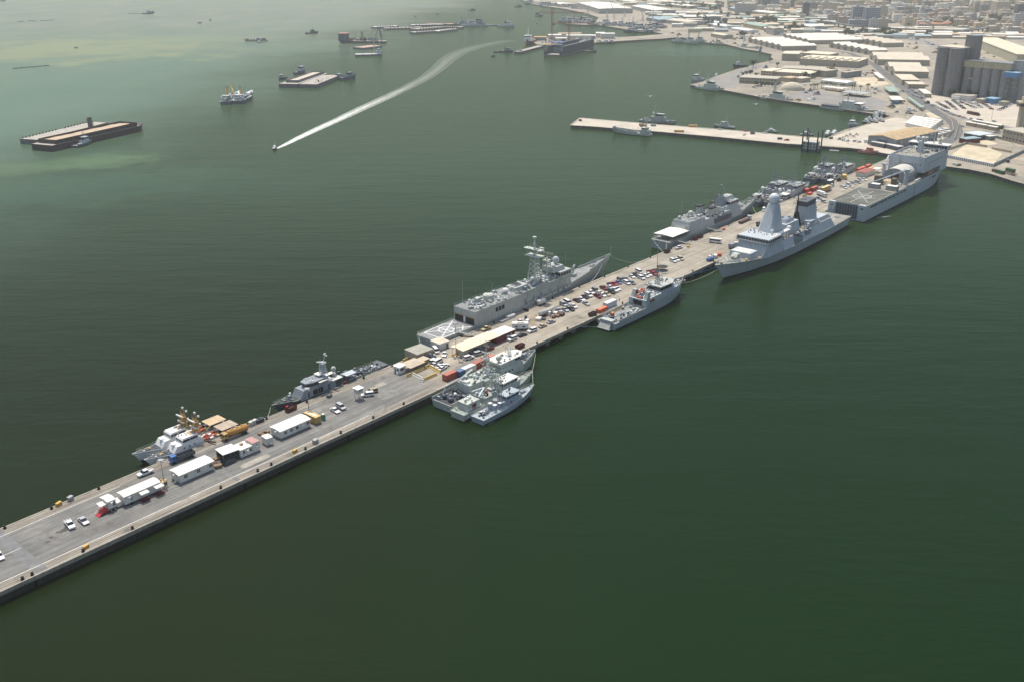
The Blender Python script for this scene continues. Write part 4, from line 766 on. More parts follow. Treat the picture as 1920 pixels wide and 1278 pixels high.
# ---------------------------------------------------------------- three ships moored abreast on the open side
sh = Ship('patrol_ship', 'pale green-grey work ship, innermost of three abreast, with long cream-roofed cabin and dark work deck', 'naval ship', 56, 11,
          [(0, 3.0), (16, 3.0), (17, 3.4), (40, 4.4), (56, 6.2)], pierpos(230.5, -8.2), UP, 'ship_pale', 'ship_deck', rb=5, tr=.95, bp=.5, pw=2.2)
m = MB(); m.box(.5, 15.8, -5, 5, 2.95, 3.04); sh.part('work_deck', m, 'ship_deck_dark'); m = MB(); bulwark(m, sh.st, 0, 16, 1.0); bulwark(m, sh.st, 40, 55.6, .9); sh.part('bulwark', m, 'ship_pale')
m = MB(); m.blk(12, 20, 3.6, 3.4, 3.0, 6.6, .2, .2); m.blk(20, 30, 4.8, 4.6, 3.2, 6.2); m.blk(29.6, 43, 4.6, 4.3, 3.6, 7.6, 0, .6); m.blk(30, 40, 3.6, 3.4, 7.5, 8.4); house = sh.part('superstructure', m, 'ship_pale')
m = MB(); m.prism([(29.5, -3.9), (42, -3.9), (45.4, -1.4), (45.4, 1.4), (42, 3.9), (29.5, 3.9)], 9.6, 9.9); br = sh.part('bridge_roof', m, 'roof_white'); m = MB(); m.prism([(30, -3.6), (41.6, -3.6), (44.4, -1.2), (44.4, 1.2), (41.6, 3.6), (30, 3.6)], 7.58, 9.62); b2 = sh.part('bridge', m, 'ship_pale'); m = MB(); m.prism([(38.6, -3.66), (41.7, -3.66), (44.5, -1.25), (44.5, 1.25), (41.7, 3.66), (38.6, 3.66)], 8.5, 9.3); sh.part('bridge_window', m, 'glass', b2)
for x in (31.5, 33.5, 35.5): m = MB(); m.box(x, x+.7, -4.62, -4.4, 5.6, 6.2); sh.part('porthole', m, 'black', house)
m = MB(); m.box(20.2, 29.4, -4.5, 4.5, 6.18, 6.26); sh.part('upper_deck', m, 'ship_deck_grn' if mat('ship_deck_grn', (.30, .34, .31), .85, var=.15) else 0, house)
m = MB(); m.lattice(25.5, 0, 6.2, 15, 1.2, .5, 6, .13); m.tube((25.5, 0, 15), (25.5, 0, 20.5), .18, 5); yards(m, 25.5, (10, 12.5, 15, 18), (3, 3, 2.2, 1.4), .09); m.cb(25.5, 0, 12.4, 2, 2.6, .2); sh.part('mast', m, 'ship_pale')
m = MB(); m.cyl(31, -1.5, 9.8, 10.6, .4); m.sph((31, -1.5, 11.6), 1.2, 0, 12, 7); m.lattice(38.5, 0, 9.9, 13, .9, .8, 2, .1); yards(m, 38.5, (13,), (2.4,), .1); sh.part('radome', m, 'ship_pale')
m = MB(); m.cyl(48.5, 0, 5, 6.3, 1.5, 1.3, 10); m.cb(48.5, 0, 6.2, 2, 1.6, 1.2); m.tube((49, 0, 6.9), (52.4, 0, 7.4), .12, 5); sh.part('deck_gun', m, 'ship_mid')
m = MB(); m.path([(4, 3.6, 3), (6, 3.6, 6.6), (18, 3.6, 7.4), (20, 3.6, 5.6), (6, 3.2, 5.4)], .28, 5); m.path([(16, 4.4, 6.4), (22, 4.4, 8)], .5, 6); sh.part('derrick', m, 'ship_pale')
for x, y in ((3, -2), (3.5, 2), (7, -2.4), (10, 2.5)): m = MB(); m.tube((x, y-1, 3.9), (x, y+1, 3.9), .85, 10); sh.part('cable_reel', m, 'ship_dark')
sh.gear(1, 15, 4.4, 3.04, 26, 71, .9, ('ship_dark', 'ship_mid', 'white')); sh.gear(12, 20, 3.2, 6.6, 20, 72, .9); sh.gear(31, 42, 3.2, 9.9, 16, 73, .7); sh.gear(45, 53, 2.4, sh.z, 14, 74, .6); sh.rails(17, 40); sh.gear(22, 29, 4, 6.26, 18, 75, 1.2)
sh = Ship('patrol_ship', 'pale green-grey patrol ship, middle of three abreast, with V-shaped davit and crowded mast', 'naval ship', 44, 7.4,
          [(0, 2.8), (24, 3.0), (34, 3.6), (44, 4.6)], pierpos(228.5, -18.3), UP, 'ship_pale', 'ship_deck_grn', rb=4, tr=.95, bp=.5, pw=2.2)
m = MB(); m.blk(3, 9.6, 2.7, 2.5, 2.8, 5.8); m.blk(19, 33, 2.9, 2.6, 2.9, 5.4, 0, .8); m.blk(23, 31.4, 2.6, 2.4, 5.3, 6, 0, .2); m.cyl(34, 0, 3.6, 5, 1.6, 1.4, 12); house = sh.part('superstructure', m, 'ship_pale'); m = MB(); m.blk(22.6, 32, 2.9, 2.8, 7.0, 7.4); br = sh.part('bridge_roof', m, 'white_dirty'); glass_band(sh, 23.2, 31.4, 2.6, 2.5, 6, 7, 0, .3, parent=br, mull=6)
m = MB(); m.box(5, 5.4, 2.5, 2.74, 3.6, 5.2, 0); m.box(5.5, 7.5, -2.8, -2.6, 3, 5); sh.part('round_hatch', m, 'rust_red', house)
m = MB(); m.tube((10, -1.8, 6.2), (15.5, .4, 7.4), .45, 4); m.tube((10.8, 2.6, 6.6), (15.5, .4, 7.4), .45, 4); m.tube((15.5, .4, 3), (15.5, .4, 7.4), .4, 6); sh.part('boat_davit', m, 'ship_bluegrey')
m = MB(); m.lattice(21.5, 0, 5.4, 11, 1.2, .6, 4, .12); yards(m, 21.5, (7.6, 9.4, 11), (2.9, 2.7, 2), .1); m.tube((21.5, 0, 11), (21.5, 0, 14), .12, 4); m.sph((23, 1.8, 9.6), .9, 0, 10, 6); m.sph((22.5, -1.9, 8.4), .7); gear(m, 20, 23, 2.4, 9.4, 12, 8, .5, 1); sh.part('mast', m, 'ship_pale')
m = MB(); m.blk(12, 18, 2.9, 2.8, 2.8, 4.9); sh.part('deck_house', m, 'ship_deck_grn')
for x, y, c in ((13, 2, 'white'), (15, -1.4, 'rust_red'), (16.5, .3, 'red')): m = MB(); m.sph((x, y, 5.5), .6, 0, 10, 6); sh.part('buoy', m, c)
sh.gear(1, 9, 3, 2.85, 14, 81, .6); sh.gear(3.4, 9.2, 2.2, 5.8, 12, 82, .7); sh.gear(12, 18, 2.5, 4.9, 14, 83, .7); sh.gear(23, 31, 2.2, 7.4, 10, 84, .6); sh.gear(36, 42, 1.4, sh.z, 9, 85, .5); sh.rails(1, 20); sh.rails(33, 43); sh.gear(19, 23, 2.4, 5.6, 16, 86, .9)
sh = Ship('patrol_ship', 'small blue-grey patrol ship, outermost of three abreast, open stern deck', 'naval ship', 33, 6.8,
          [(0, 2.3), (12, 2.4), (24, 3.2), (33, 4.4)], pierpos(230.8, -26.3), UP, 'ship_bg2' if mat('ship_bg2', (.33, .39, .45), .55, var=.08, streak=.12) else 0, 'ship_deck_bl' if mat('ship_deck_bl', (.36, .41, .45), .85, var=.12) else 0, rb=4, tr=.95, bp=.42, pw=2.1)
m = MB(); m.blk(11.5, 23.5, 2.4, 2.2, 2.4, 4.8, .2, 1.2); m.blk(14, 21.2, 2.2, 2.0, 4.7, 5.4, 0, .2); house = sh.part('superstructure', m, 'ship_bg2'); m = MB(); m.blk(13.6, 21.6, 2.4, 2.2, 6.3, 6.7); br = sh.part('bridge_roof', m, 'ship_deck_bl'); glass_band(sh, 14.1, 21.2, 2.15, 2.1, 5.4, 6.3, 0, .4, parent=br, mull=5)
for x, y in ((8.4, 1.2), (8.4, -1.2), (11, -1.4)): m = MB(); m.cb(x, y, 2.3, 1.3, 1.3, 2.6); m.cb(x, y, 4.9, 1.5, 1.5, .12, mi=1); sh.part('exhaust_box', m, ['ship_bg2', 'white_dirty'])
m = MB(); m.lattice(12.6, 0, 4.6, 9, .7, .3, 4, .09); yards(m, 12.6, (7, 8.6), (1.8, 1.2), .08); m.cyl(11.8, 1.2, 4.6, 5.2, 1.5, 1.4, 12); sh.part('mast', m, 'ship_mid'); m = MB(); m.cyl(25.4, 0, 3.2, 4.2, .9, .8, 8); m.tube((25.4, 0, 4.3), (28, 0, 4.7), .1, 4); sh.part('deck_gun', m, 'ship_mid')
sh.gear(1, 8, 2.6, 2.35, 16, 91, .7, ('ship_mid', 'ship_bg2', 'white')); sh.gear(14, 21, 1.9, 6.7, 8, 92, .6, ('ship_bg2', 'white', 'black')); sh.gear(26, 31, 1, sh.z, 5, 93, .5); sh.rails(1, 32)
m = MB(); m.box(16, 16.8, -2.42, -2.3, 3.2, 4.0); sh.part('crest', m, 'red')
rib(shippos(sh, 4.6, .2, 2.5), UP, 4.5, 'ship_dark', 'ship_mid', 'small dark inflatable on the stern of the outermost blue-grey patrol ship')
# ---------------------------------------------------------------- survey / supply ship with A frames
sh = Ship('supply_ship', 'grey supply ship with rounded bow, slanted twin pillars and busy low stern deck', 'naval ship', 66, 11,
          [(0, 3.4), (24, 3.4), (25, 5.0), (46, 5.2), (58, 6.4), (66, 7.0)], pierpos(338.5, -7.2), UP, 'ship_bg3' if mat('ship_bg3', (.38, .43, .45), .55, var=.08, streak=.12) else 0, 'ship_deck', rb=4, tr=.92, bp=.62, pw=2.6, fl=.86)
m = MB(); bulwark(m, sh.st, 3, 24, 1.1); bulwark(m, sh.st, 50, 65.6, 1.2); sh.part('bulwark', m, 'ship_light'); m = MB(); m.hprism([(-2.2, .9), (0, .9), (0, 3.3), (-.3, 3.3)], -3, 3); m.box(-2.6, -.1, -3.4, 3.4, .6, .9, 0); m.box(-.5, 2.5, -3.2, 3.2, 3.4, 4.4); sh.part('stern_ramp', m, 'ship_light')
m = MB(); m.blk(25, 56, 4.9, 4.7, 5.0, 7.6, 0, 2.6); m.prism([(38, -3.8), (49, -4.2), (53.5, -2.4), (53.5, 2.4), (49, 4.2), (38, 3.8)], 7.5, 8.6); house = sh.part('superstructure', m, 'ship_bg3')
m = MB(); m.prism([(38.4, -4.3), (48.4, -4.7), (53, -2.6), (53, 2.6), (48.4, 4.7), (38.4, 4.3)], 10.2, 10.7); br = sh.part('bridge_roof', m, 'ship_light'); m = MB(); m.prism([(38.6, -3.9), (48, -4.3), (52.2, -2.3), (52.2, 2.3), (48, 4.3), (38.6, 3.9)], 8.6, 10.25); sh.part('bridge_window', m, 'glass', br)
for y in (-3.6, 3.6): m = MB(); m.prism([(25.2, y-1.1), (28.6, y-1.1), (28.6, y+1.1), (25.2, y+1.1)], 4.9, 11, [(27.4, y-.8), (29.4, y-.8), (29.4, y+.8), (27.4, y+.8)]); m.box(26, 28, y-1.12, y-.9, 6, 7.6, 1); sh.part('exhaust_pillar', m, ['ship_light', 'ship_dark'])
m = MB(); m.box(24.8, 25.05, -2.6, 2.4, 3.5, 7.0); sh.part('hangar_door', m, 'black', house)
m = MB(); m.lattice(42, 0, 10.6, 15, .9, .4, 4, .12); m.tube((42, 0, 14.8), (42, 0, 19.2), .2, 5); yards(m, 42, (13, 15, 17), (2.8, 2, 1.4), .1); sh.part('mast', m, 'ship_mid')
m = MB(); m.tube((27, -2, 11), (31, -2, 11), .1); m.path([(34, 2, 7.5), (34, 2, 10), (40, 2, 11)], .25, 5); sh.part('boat_crane', m, 'ship_light')
rib(shippos(sh, 31, 2.6, 9), UP, 6, 'orange', 'rust_red', 'orange rescue boat on top of the twin-pillar supply ship'); rib(shippos(sh, 26.6, 0, 7.7), UP+R(90), 3.6, 'orange', 'orange', 'small orange raft between the pillars of the supply ship'); rib(shippos(sh, 17, -2.6, 3.6), UP+.1, 8, 'ship_light', 'ship_dark', 'long grey workboat on the stern deck of the supply ship')
for x, c in ((30, 'white'), (33, 'white'), (36, 'white'), (28.6, 'rust_red'), (30.4, 'rust_red')): m = MB(); m.tube((x, -4.9 if c == 'white' else -5, 6.4 if c != 'white' else 8), (x+1.6, -4.9 if c == 'white' else -5, 6.4 if c != 'white' else 8), .45, 8); sh.part('life_raft', m, c)
for x in (44, 47): m = MB(); m.box(x, x+.6, -4.86, -4.7, 6, 6.6); sh.part('porthole', m, 'black', house)
m = MB(); m.cyl(8, 2.2, 3.4, 5.2, .9, .9, 8); m.tube((9, 2, 5), (14, 0, 6.5), .3, 5); m.sph((7, 1.5, 4.6), .8, 1, 8, 5); sh.part('deck_winch', m, ['ochre', 'red'])
sh.gear(3, 23, 4.4, 3.44, 44, 101, .9, ('ship_light', 'white', 'ship_dark')); sh.gear(30, 38, 4.2, 7.6, 24, 102, .9); sh.gear(39, 50, 3.6, 10.7, 14, 103, .7); sh.gear(56, 64, 3, sh.z, 22, 104, .8, ('ship_light', 'ship_dark', 'white')); sh.rails(25, 50)
# ---------------------------------------------------------------- minesweepers
mat('sweeper_hull', (.15, .17, .20), .55, var=.12, streak=.2)
def sweeper(s0, q, L, lab, seed, sd=1, cream=None):
    sh = Ship('minesweeper', lab, 'naval ship', L, 10.5, [(0, 3.4), (L*.5, 3.6), (L*.78, 5), (L, 7)], pierpos(s0, q), UP, 'sweeper_hull', 'ship_deck_dark', 'minesweepers moored abreast by the pier', rb=4, tr=.9, bp=.55, pw=2.2)
    m = MB(); m.blk(L*.36, L*.8, 4.4, 4, 3.5, 7.2, 0, 2); m.blk(L*.52, L*.74, 3.8, 3.6, 7.1, 8, 0, .4); m.blk(L*.51, L*.75, 4, 3.9, 9.1, 9.6); h = sh.part('superstructure', m, 'ship_mid2'); glass_band(sh, L*.521, L*.738, 3.75, 3.7, 8, 9.1, 0, .4, parent=h, mull=6)
    m = MB(); m.cb(L*.44, 0, 7.1, 5, 3.4, 3, t=.85); m.cb(L*.44, 0, 10, 4.2, 2.8, .5, mi=1); sh.part('funnel', m, ['ship_mid', 'black'])
    m = MB(); m.lattice(L*.56, 0, 9.5, 16, 1, .4, 4, .13); yards(m, L*.56, (12, 14.4, 16), (3.4, 2.6, 1.6), .12); m.tube((L*.56, 0, 16), (L*.56, 0, 19), .14, 4); sh.part('mast', m, 'ship_mid')
    m = MB(); m.cyl(L*.27, 0, 3.4, 4.6, 1.4, 1.4, 10); m.tube((L*.12, 1.5, 3.5), (L*.2, 1, 8.4), .3, 5); m.tube((L*.2, 1, 8.4), (L*.3, .5, 7), .25, 5); sh.part('stern_crane', m, 'ship_mid2'); m = MB(); m.sph((L*.3, 2, 8.6), 1.2, 0, 10, 6); m.cyl(L*.3, 2, 3.5, 7.6, .4); sh.part('radome', m, 'white')
    if cream: m = MB(); m.box(L*.24, L*.36, -4.4, 1, 6.4, 6.6); sh.part('awning', m, 'roof_white'); 
    m = MB(); m.box(L*.1, L*.2, -1, 3.6, 6, 6.2); sh.part('awning', m, 'ship_light')
    sh.gear(2, L*.36, 4.4, 3.5, 84, seed, 1.15, ('ship_dark', 'ship_light', 'white', 'brown_rust')); sh.gear(L*.37, L*.5, 3.8, 7.2, 36, seed+1, 1., ('ship_mid', 'white', 'ship_dark')); sh.gear(L*.53, L*.73, 3.3, 9.6, 12, seed+2, .8); sh.gear(L*.82, L*.95, 2, sh.z, 10, seed+3, .7); sh.rails(1, L*.36); sh.rails(L*.8, L*.97)
    return sh
sweeper(587, 37.6, 60, 'grey minesweeper with cream deck awning, pier side of the pair by the awning frigate', 111, cream=1)
sweeper(585, 49, 58, 'grey minesweeper on the outer side of the cluttered pair beside the awning frigate bow', 121)
s2 = sq(G(1553, 341, 2))[0]
sweeper(s2, 37.8, 50, 'grey minesweeper farther up the pier beside the red containers', 131); sweeper(s2-5, 49, 44, 'outer grey minesweeper up the pier, beyond the one by the red containers', 141)
# ---------------------------------------------------------------- mooring ropes
def rope(a, b, sag=1.2, r=.09, lab='', m='rope'):
    a, b = Vector(a), Vector(b); P = [a+(b-a)*t+Vector((0, 0, -sag*4*t*(1-t))) for t in [i/8 for i in range(9)]]
    mm = MB(); mm.path([tuple(p) for p in P], r, 4); tag(mm.build('mooring_rope', m), lab, 'rope', 'mooring ropes')
PE = 3.8
rope(W(184.6, 35.5, 4.6), W(179, 30.6, PE), .8, .08, 'pale mooring rope from the charcoal patrol ship bow'); rope(W(269, 44, 5.6), W(259, 30.7, PE), 1.2, .08, 'mooring rope from the marked-deck frigate stern to a bollard')
rope(W(405.8, 38.7, 10), W(428, 30.6, PE), 2.6, .08, 'long slack rope ahead of the marked-deck frigate bow'); rope(W(392, 34, 9), W(376, 30.8, PE), 1.6, .09, 'rope from the frigate foredeck looping back to the pier')
rope(W(460, 47, 5.4), W(446, 30.7, PE), .6, .09, 'first stern rope of the white-awning frigate'); rope(W(461, 38, 5.4), W(448, 30.7, PE), .6, .09, 'second stern rope of the white-awning frigate'); rope(W(567, 41, 8), W(556, 30.8, PE), 1.6, .1, 'bow rope of the white-awning frigate')
rope(W(340, -9, 2.2), W(327, .3, 2.6), .6, .07, 'thin blue-green rope astern of the supply ship', mat('rope_blue', (.15, .3, .32), .8)); rope(W(286, -8.2, 6), W(291, .2, PE), .5, .09, 'bow rope of the innermost green-grey ship'); rope(W(286, -8.6, 5.8), W(272, -18.3, 4.6), .8, .08, 'rope between the bows of the two green-grey ships'); rope(W(272, -18.5, 4.4), W(263, -26.3, 4.4), .8, .08, 'rope between the middle and outermost moored ships')
rope(W(430, -12, 8), W(418, .2, PE), .6, .09, 'blue mooring line at the destroyer bow', 'blue'); rope(W(428, -13, 7), W(404, -.2, 2.8), 2, .08, 'slack rope under the destroyer bow')
# ================================================================ things on the pier
def hgt(px, py, ty, z=PZ):
    """height of an upright thing standing at photo point (px,py) whose top shows at row ty"""
    b = G(px, py, z); lo, hi = 0., 300.
    for _ in range(50):
        m_ = (lo+hi)/2; v = np.array([b.x, b.y, z+m_-CH]); k = F/(v@_fw)
        if 639-k*(v@_up) > ty: lo = m_
        else: hi = m_
    return lo
PROTO = {}
def car_proto(kind):
    o = thing(kind, 'parked car', 'car'); m = MB()
    if kind == 'sedan': L, w, prof, gp, rf = 4.7, 1.8, [(-2.35, .3), (2.35, .3), (2.35, .62), (1.3, .86), (-1.5, .9), (-2.3, .85)], (-1.75, 1.0, -.95, .15, .86, 1.4), (-1.0, .2)
    elif kind == 'suv': L, w, prof, gp, rf = 4.9, 1.9, [(-2.45, .35), (2.45, .35), (2.45, .85), (1.2, 1.08), (-2.4, 1.1)], (-2.4, 1.35, -2.15, .55, 1.07, 1.74), (-2.2, .6)
    elif kind == 'pickup': L, w, prof, gp, rf = 5.3, 1.85, [(-2.65, .45), (2.65, .45), (2.65, .9), (1.3, 1.1), (-.9, 1.12), (-.92, .75), (-2.5, .75), (-2.52, 1.1), (-2.65, 1.1)], (-.85, 1.35, -.75, .65, 1.09, 1.72), (-.8, .7)
    else: L, w, prof, gp, rf = 5.0, 1.85, [(-2.5, .35), (2.5, .35), (2.5, .9), (1.9, 1.15), (-2.5, 1.2)], (-2.45, 2.0, -2.4, 1.35, 1.14, 2.0), (-2.42, 1.4)
    m.hprism(prof, -w/2, w/2)
    if kind == 'pickup':
        for sg in (1, -1): m.box(-2.6, -.9, sg*w/2-.04 if sg < 0 else w/2-.06, sg*w/2+.06 if sg < 0 else w/2+.04, .6, 1.12)
    b = m.build('body', 'car_paint', o)
    x0, x1, t0, t1, z0, z1 = gp; m = MB(); m.prism([(x0, -w*.47), (x1, -w*.47), (x1, w*.47), (x0, w*.47)], z0, z1, [(t0, -w*.39), (t1, -w*.39), (t1, w*.39), (t0, w*.39)]); m.build('window', 'glass', o)
    m = MB(); m.prism([(rf[0], -w*.4), (rf[1], -w*.4), (rf[1], w*.4), (rf[0], w*.4)], z1-.03, z1+.06); m.build('roof', 'car_paint', o)
    for x in (-L*.3, L*.3):
        for y in (-w/2+.08, w/2-.08): m = MB(); m.tube((x, y-.11, .33), (x, y+.11, .33), .34, 10); m.build('wheel', 'rubber', o)
    return o
CC = dict(white=(.72, .72, .72), silver=(.40, .42, .44), black=(.015, .015, .018), grey=(.16, .17, .19), beige=(.45, .40, .30), red=(.45, .02, .035), maroon=(.16, .02, .025), blue=(.10, .18, .32), navy=(.02, .025, .06), green=(.02, .05, .045), yellow=(.45, .42, .05), tan=(.48, .40, .22), gold=(.36, .30, .18))
def car(px, py, dx, dy, kind, col, label, group=None, z=PZ+.01, cat='car'):
    if kind not in PROTO: PROTO[kind] = o = car_proto(kind); o.location = G(px, py, z); o.rotation_euler.z = heading(px, py, dx, dy, z); new = o
    else: new = copy_tree(PROTO[kind], G(px, py, z), heading(px, py, dx, dy, z))
    new['label'] = label; new['category'] = 'pickup truck' if kind == 'pickup' else 'van' if kind == 'van' else cat
    if group: new['group'] = group
    elif 'group' in new: del new['group']
    c = (*CC[col], 1)
    for ch in new.children: ch.color = c
    new.color = c; return new
D = (60, 22); Dn = (20, -8)
car(131.5, 985.6, 13, 17, 'pickup', 'white', 'white pickup truck beside a silver car on the bare near end of the pier'); car(157, 978.4, 13, 11, 'sedan', 'silver', 'silver car beside a white pickup on the bare near end of the pier')
car(-1, 1044, 6, 9, 'sedan', 'white', 'white car cut by the photo edge at the near end of the pier'); car(273, 888.6, -20, 8, 'pickup', 'white', 'white pickup truck parked beyond the striped-awning trailer near the cutters')
car(628.6, 771, 17, 10.5, 'sedan', 'white', 'white saloon on the tyre-marked turning place'); car(639.4, 764.6, 15, 9.5, 'suv', 'silver', 'silver estate car on the tyre-marked turning place')
car(689.4, 741.6, -19, 2.5, 'suv', 'white', 'white off-road car nosed up to the stilted watch hut'); car(697, 735.6, -18, 4, 'suv', 'gold', 'beige off-road car behind the white one at the stilted watch hut')
car(817, 659.5, 12, 12, 'van', 'white', 'white van between the brown block house and the grey shed'); car(833.5, 665.8, -4, 12, 'sedan', 'white', 'white saloon standing alone in front of the grey shed')
car(802, 677, 9, -6, 'sedan', 'yellow', 'yellow car against the brown block house'); car(809, 671.5, 9, -5, 'sedan', 'blue', 'blue car against the brown block house')
for n_, (x, y, a, b, k) in enumerate(((813.5, 678.8, 11, -6, 'suv'), (815.5, 685, 11, -6, 'sedan'), (821.5, 680.5, 11, -6, 'van'), (824.9, 688, 11, -6, 'sedan'), (829.3, 691.8, 11, -6, 'sedan'), (834, 687.5, 11, -6, 'sedan'))): car(x, y, a, b, k, 'white', f'{ORD[n_]} white {k} out from the brown block house, packed beside the yellow barriers')
car(878.7, 672.6, 18, -5, 'suv', 'white', 'white off-road car by the beige box at the canopy end'); car(897.7, 664.6, 17, -5, 'suv', 'silver', 'silver off-road car outside the long cream canopy'); car(917.4, 655.6, 14, -5, 'sedan', 'maroon', 'dark red car outside the far end of the cream canopy')
car(879.5, 664.4, 12, -4, 'sedan', 'grey', 'grey car under the beige-box end of the cream canopy'); car(895, 657.4, 12, -4, 'sedan', 'blue', 'blue car under the middle of the cream canopy'); car(914.5, 648.8, 12, -4, 'sedan', 'silver', 'silver car under the far end of the cream canopy')
car(911.6, 618.4, -17, 7.5, 'pickup', 'tan', 'tan pickup truck beside the marked-deck frigate'); car(960.5, 637.4, -15, 6, 'suv', 'white', 'white off-road car beside the maroon block'); car(979.5, 629.8, 15, -5, 'sedan', 'navy', 'dark navy car in front of the white legged cabin'); car(997.8, 622, -17, 6, 'suv', 'white', 'white off-road car at the corner of the white legged cabin'); car(974, 604.8, -12, 5, 'sedan', 'white', 'white car behind the white legged cabin')
car(1017.5, 613.2, 13, -5, 'sedan', 'beige', 'beige car third from the white legged cabin, along the open lane'); car(1033.2, 605.2, 14, -5, 'sedan', 'silver', 'silver car by the mud patch and tanker')
rows = [(1047.5, 583.9, 'silver', 'sedan'), (1056.6, 573, 'silver', 'suv'), (1063.8, 569.6, 'white', 'van'), (1059.6, 582.6, 'silver', 'sedan'), (1070.4, 581.6, 'black', 'sedan'), (1075.4, 576.2, 'white', 'sedan'), (1081.4, 565.4, 'black', 'sedan'), (1090, 563.2, 'white', 'sedan'), (1098.6, 570.8, 'silver', 'sedan'), (1097, 558.4, 'black', 'sedan'), (1103.4, 555.6, 'white', 'suv'), (1108.4, 549.8, 'white', 'sedan'), (1120.5, 557.4, 'maroon', 'pickup'), (1116.6, 546.6, 'grey', 'suv'), (1124, 551.5, 'white', 'sedan'), (1129.8, 555.2, 'white', 'sedan'), (1137.7, 553.6, 'beige', 'sedan'), (1131.6, 542.4, 'maroon', 'pickup'), (1146.4, 549.2, 'green', 'suv'), (1144.4, 535.2, 'maroon', 'sedan'), (1144.2, 540.5, 'white', 'sedan'), (1151.8, 546, 'white', 'pickup'), (1157.3, 543.4, 'white', 'sedan'), (1152.4, 534, 'red', 'sedan'), (1159.6, 531.4, 'blue', 'sedan'), (1163.5, 527, 'grey', 'suv'), (1173.7, 525.4, 'grey', 'sedan'), (1175.2, 532.6, 'white', 'suv'), (1185.4, 532.4, 'grey', 'sedan'), (1184.7, 520.2, 'white', 'sedan'), (1190.4, 516.8, 'black', 'sedan'), (1198, 512, 'white', 'van'), (1202.7, 523, 'white', 'suv'), (1211, 519.2, 'white', 'sedan'), (1216, 516.4, 'white', 'sedan'), (1218.4, 511.8, 'maroon', 'sedan'), (1225, 514.8, 'red', 'pickup'), (1228, 510, 'black', 'sedan')]
cnt = {}
for x, y, c, k in sorted(rows, key=lambda r: sq(G(r[0], r[1], PZ))[0]):
    i = cnt.get((c, k), 0); cnt[(c, k)] = i+1
    kn = dict(sedan='saloon', suv='off-road car', pickup='pickup truck', van='van')[k]
    car(x, y, 13, 6.6, k, c, f'{ORD[i]} {c} {kn} from the tanker end of the mid-pier parking rows', 'cars in the mid-pier parking rows')
car(1262, 491, 13, 6.4, 'suv', 'white', 'white car nearest the boats in the trio past the yellow lamp base'); car(1268.5, 488.4, 12, 6, 'sedan', 'white', 'white car in the middle of the trio past the yellow lamp base'); car(1276, 487, 11, 6, 'suv', 'beige', 'beige car on the far side of the trio past the yellow lamp base')
car(1272.6, 466.4, 12, -3, 'pickup', 'white', 'white pickup truck at the foot of the awning frigate gangway'); car(1423, 420.8, 10, 4, 'sedan', 'maroon', 'dark car behind the pyramid-mast destroyer'); car(1432, 395.6, -2, 8, 'van', 'white', 'white van at the awning frigate bow')
far_rows = [(1524.8, 374.6, 'white', 'sedan'), (1530, 376.6, 'white', 'sedan'), (1526, 379, 'white', 'suv'), (1534.7, 373.4, 'blue', 'sedan'), (1544.6, 380, 'silver', 'suv'), (1526.5, 392.6, 'white', 'van')]
for n_, (x, y, c, k) in enumerate(far_rows): car(x, y, 9, 3.4, k, c, f'{c} {k} number {ORD[n_]} outward from the lorries beyond the destroyer funnel', 'cars behind the destroyer')
n_ = 0
for x, y, c, k in ((1579, 351.6, 'white', 'sedan'), (1583, 353, 'white', 'suv'), (1587, 350, 'white', 'sedan'), (1591, 348.6, 'white', 'van'), (1595, 350.4, 'white', 'sedan'), (1597.5, 343.4, 'white', 'sedan'), (1600.8, 345, 'silver', 'sedan'), (1606, 341.6, 'white', 'sedan'), (1608.8, 343.4, 'silver', 'suv'), (1611.6, 337.2, 'white', 'sedan'), (1614.4, 338.8, 'white', 'sedan'), (1617.6, 337.2, 'silver', 'sedan'), (1620.6, 338.2, 'white', 'sedan')):
    car(x, y, 8, 3, k, c, f'{ORD[n_]} car up the pier in the pale row beside the landing ship', 'cars beside the landing ship'); n_ += 1
car(1535, 355.6, 7, -3, 'suv', 'white', 'white car between the red containers and yellow lorry'); car(1559.7, 349.6, 8, -3, 'pickup', 'white', 'white pickup truck by the dark green container'); car(1615, 323.8, 8, -3, 'sedan', 'white', 'white car among the red containers past the minesweeper')
# lorries, bus
def wheels(o, xs, w, r=.5):
    for x in xs:
        for y in (-w/2, w/2): m = MB(); m.tube((x, y-.17, r), (x, y+.17, r), r, 10); m.build('wheel', 'rubber', o)
def place(px, py, dx, dy, z=PZ): return dict(loc=tuple(G(px, py, z)), rz=heading(px, py, dx, dy, z))
def P3(name, label, cat, px, py, dx, dy, group=None, z=PZ+.01): return thing(name, label, cat, G(px, py, z), heading(px, py, dx, dy, z), group)
def bus(px, py, dx, dy, label):
    o = P3('bus', label, 'bus', px, py, dx, dy); m = MB(); m.hprism([(-3.5, .4), (3.5, .4), (3.5, 1.4), (3.3, 2.6), (-3.5, 2.7)], -1.1, 1.1); m.build('body', 'white', o)
    m = MB(); m.box(-3.3, 3.0, -1.13, 1.13, 1.45, 2.3); m.box(3.2, 3.46, -1, 1, 1.45, 2.35); m.build('window', 'glass', o); wheels(o, (-2.2, 2.3), 2, .42)
bus(1340.8, 455.4, -20, -2.6, 'white minibus crossing the pier beside the awning frigate')
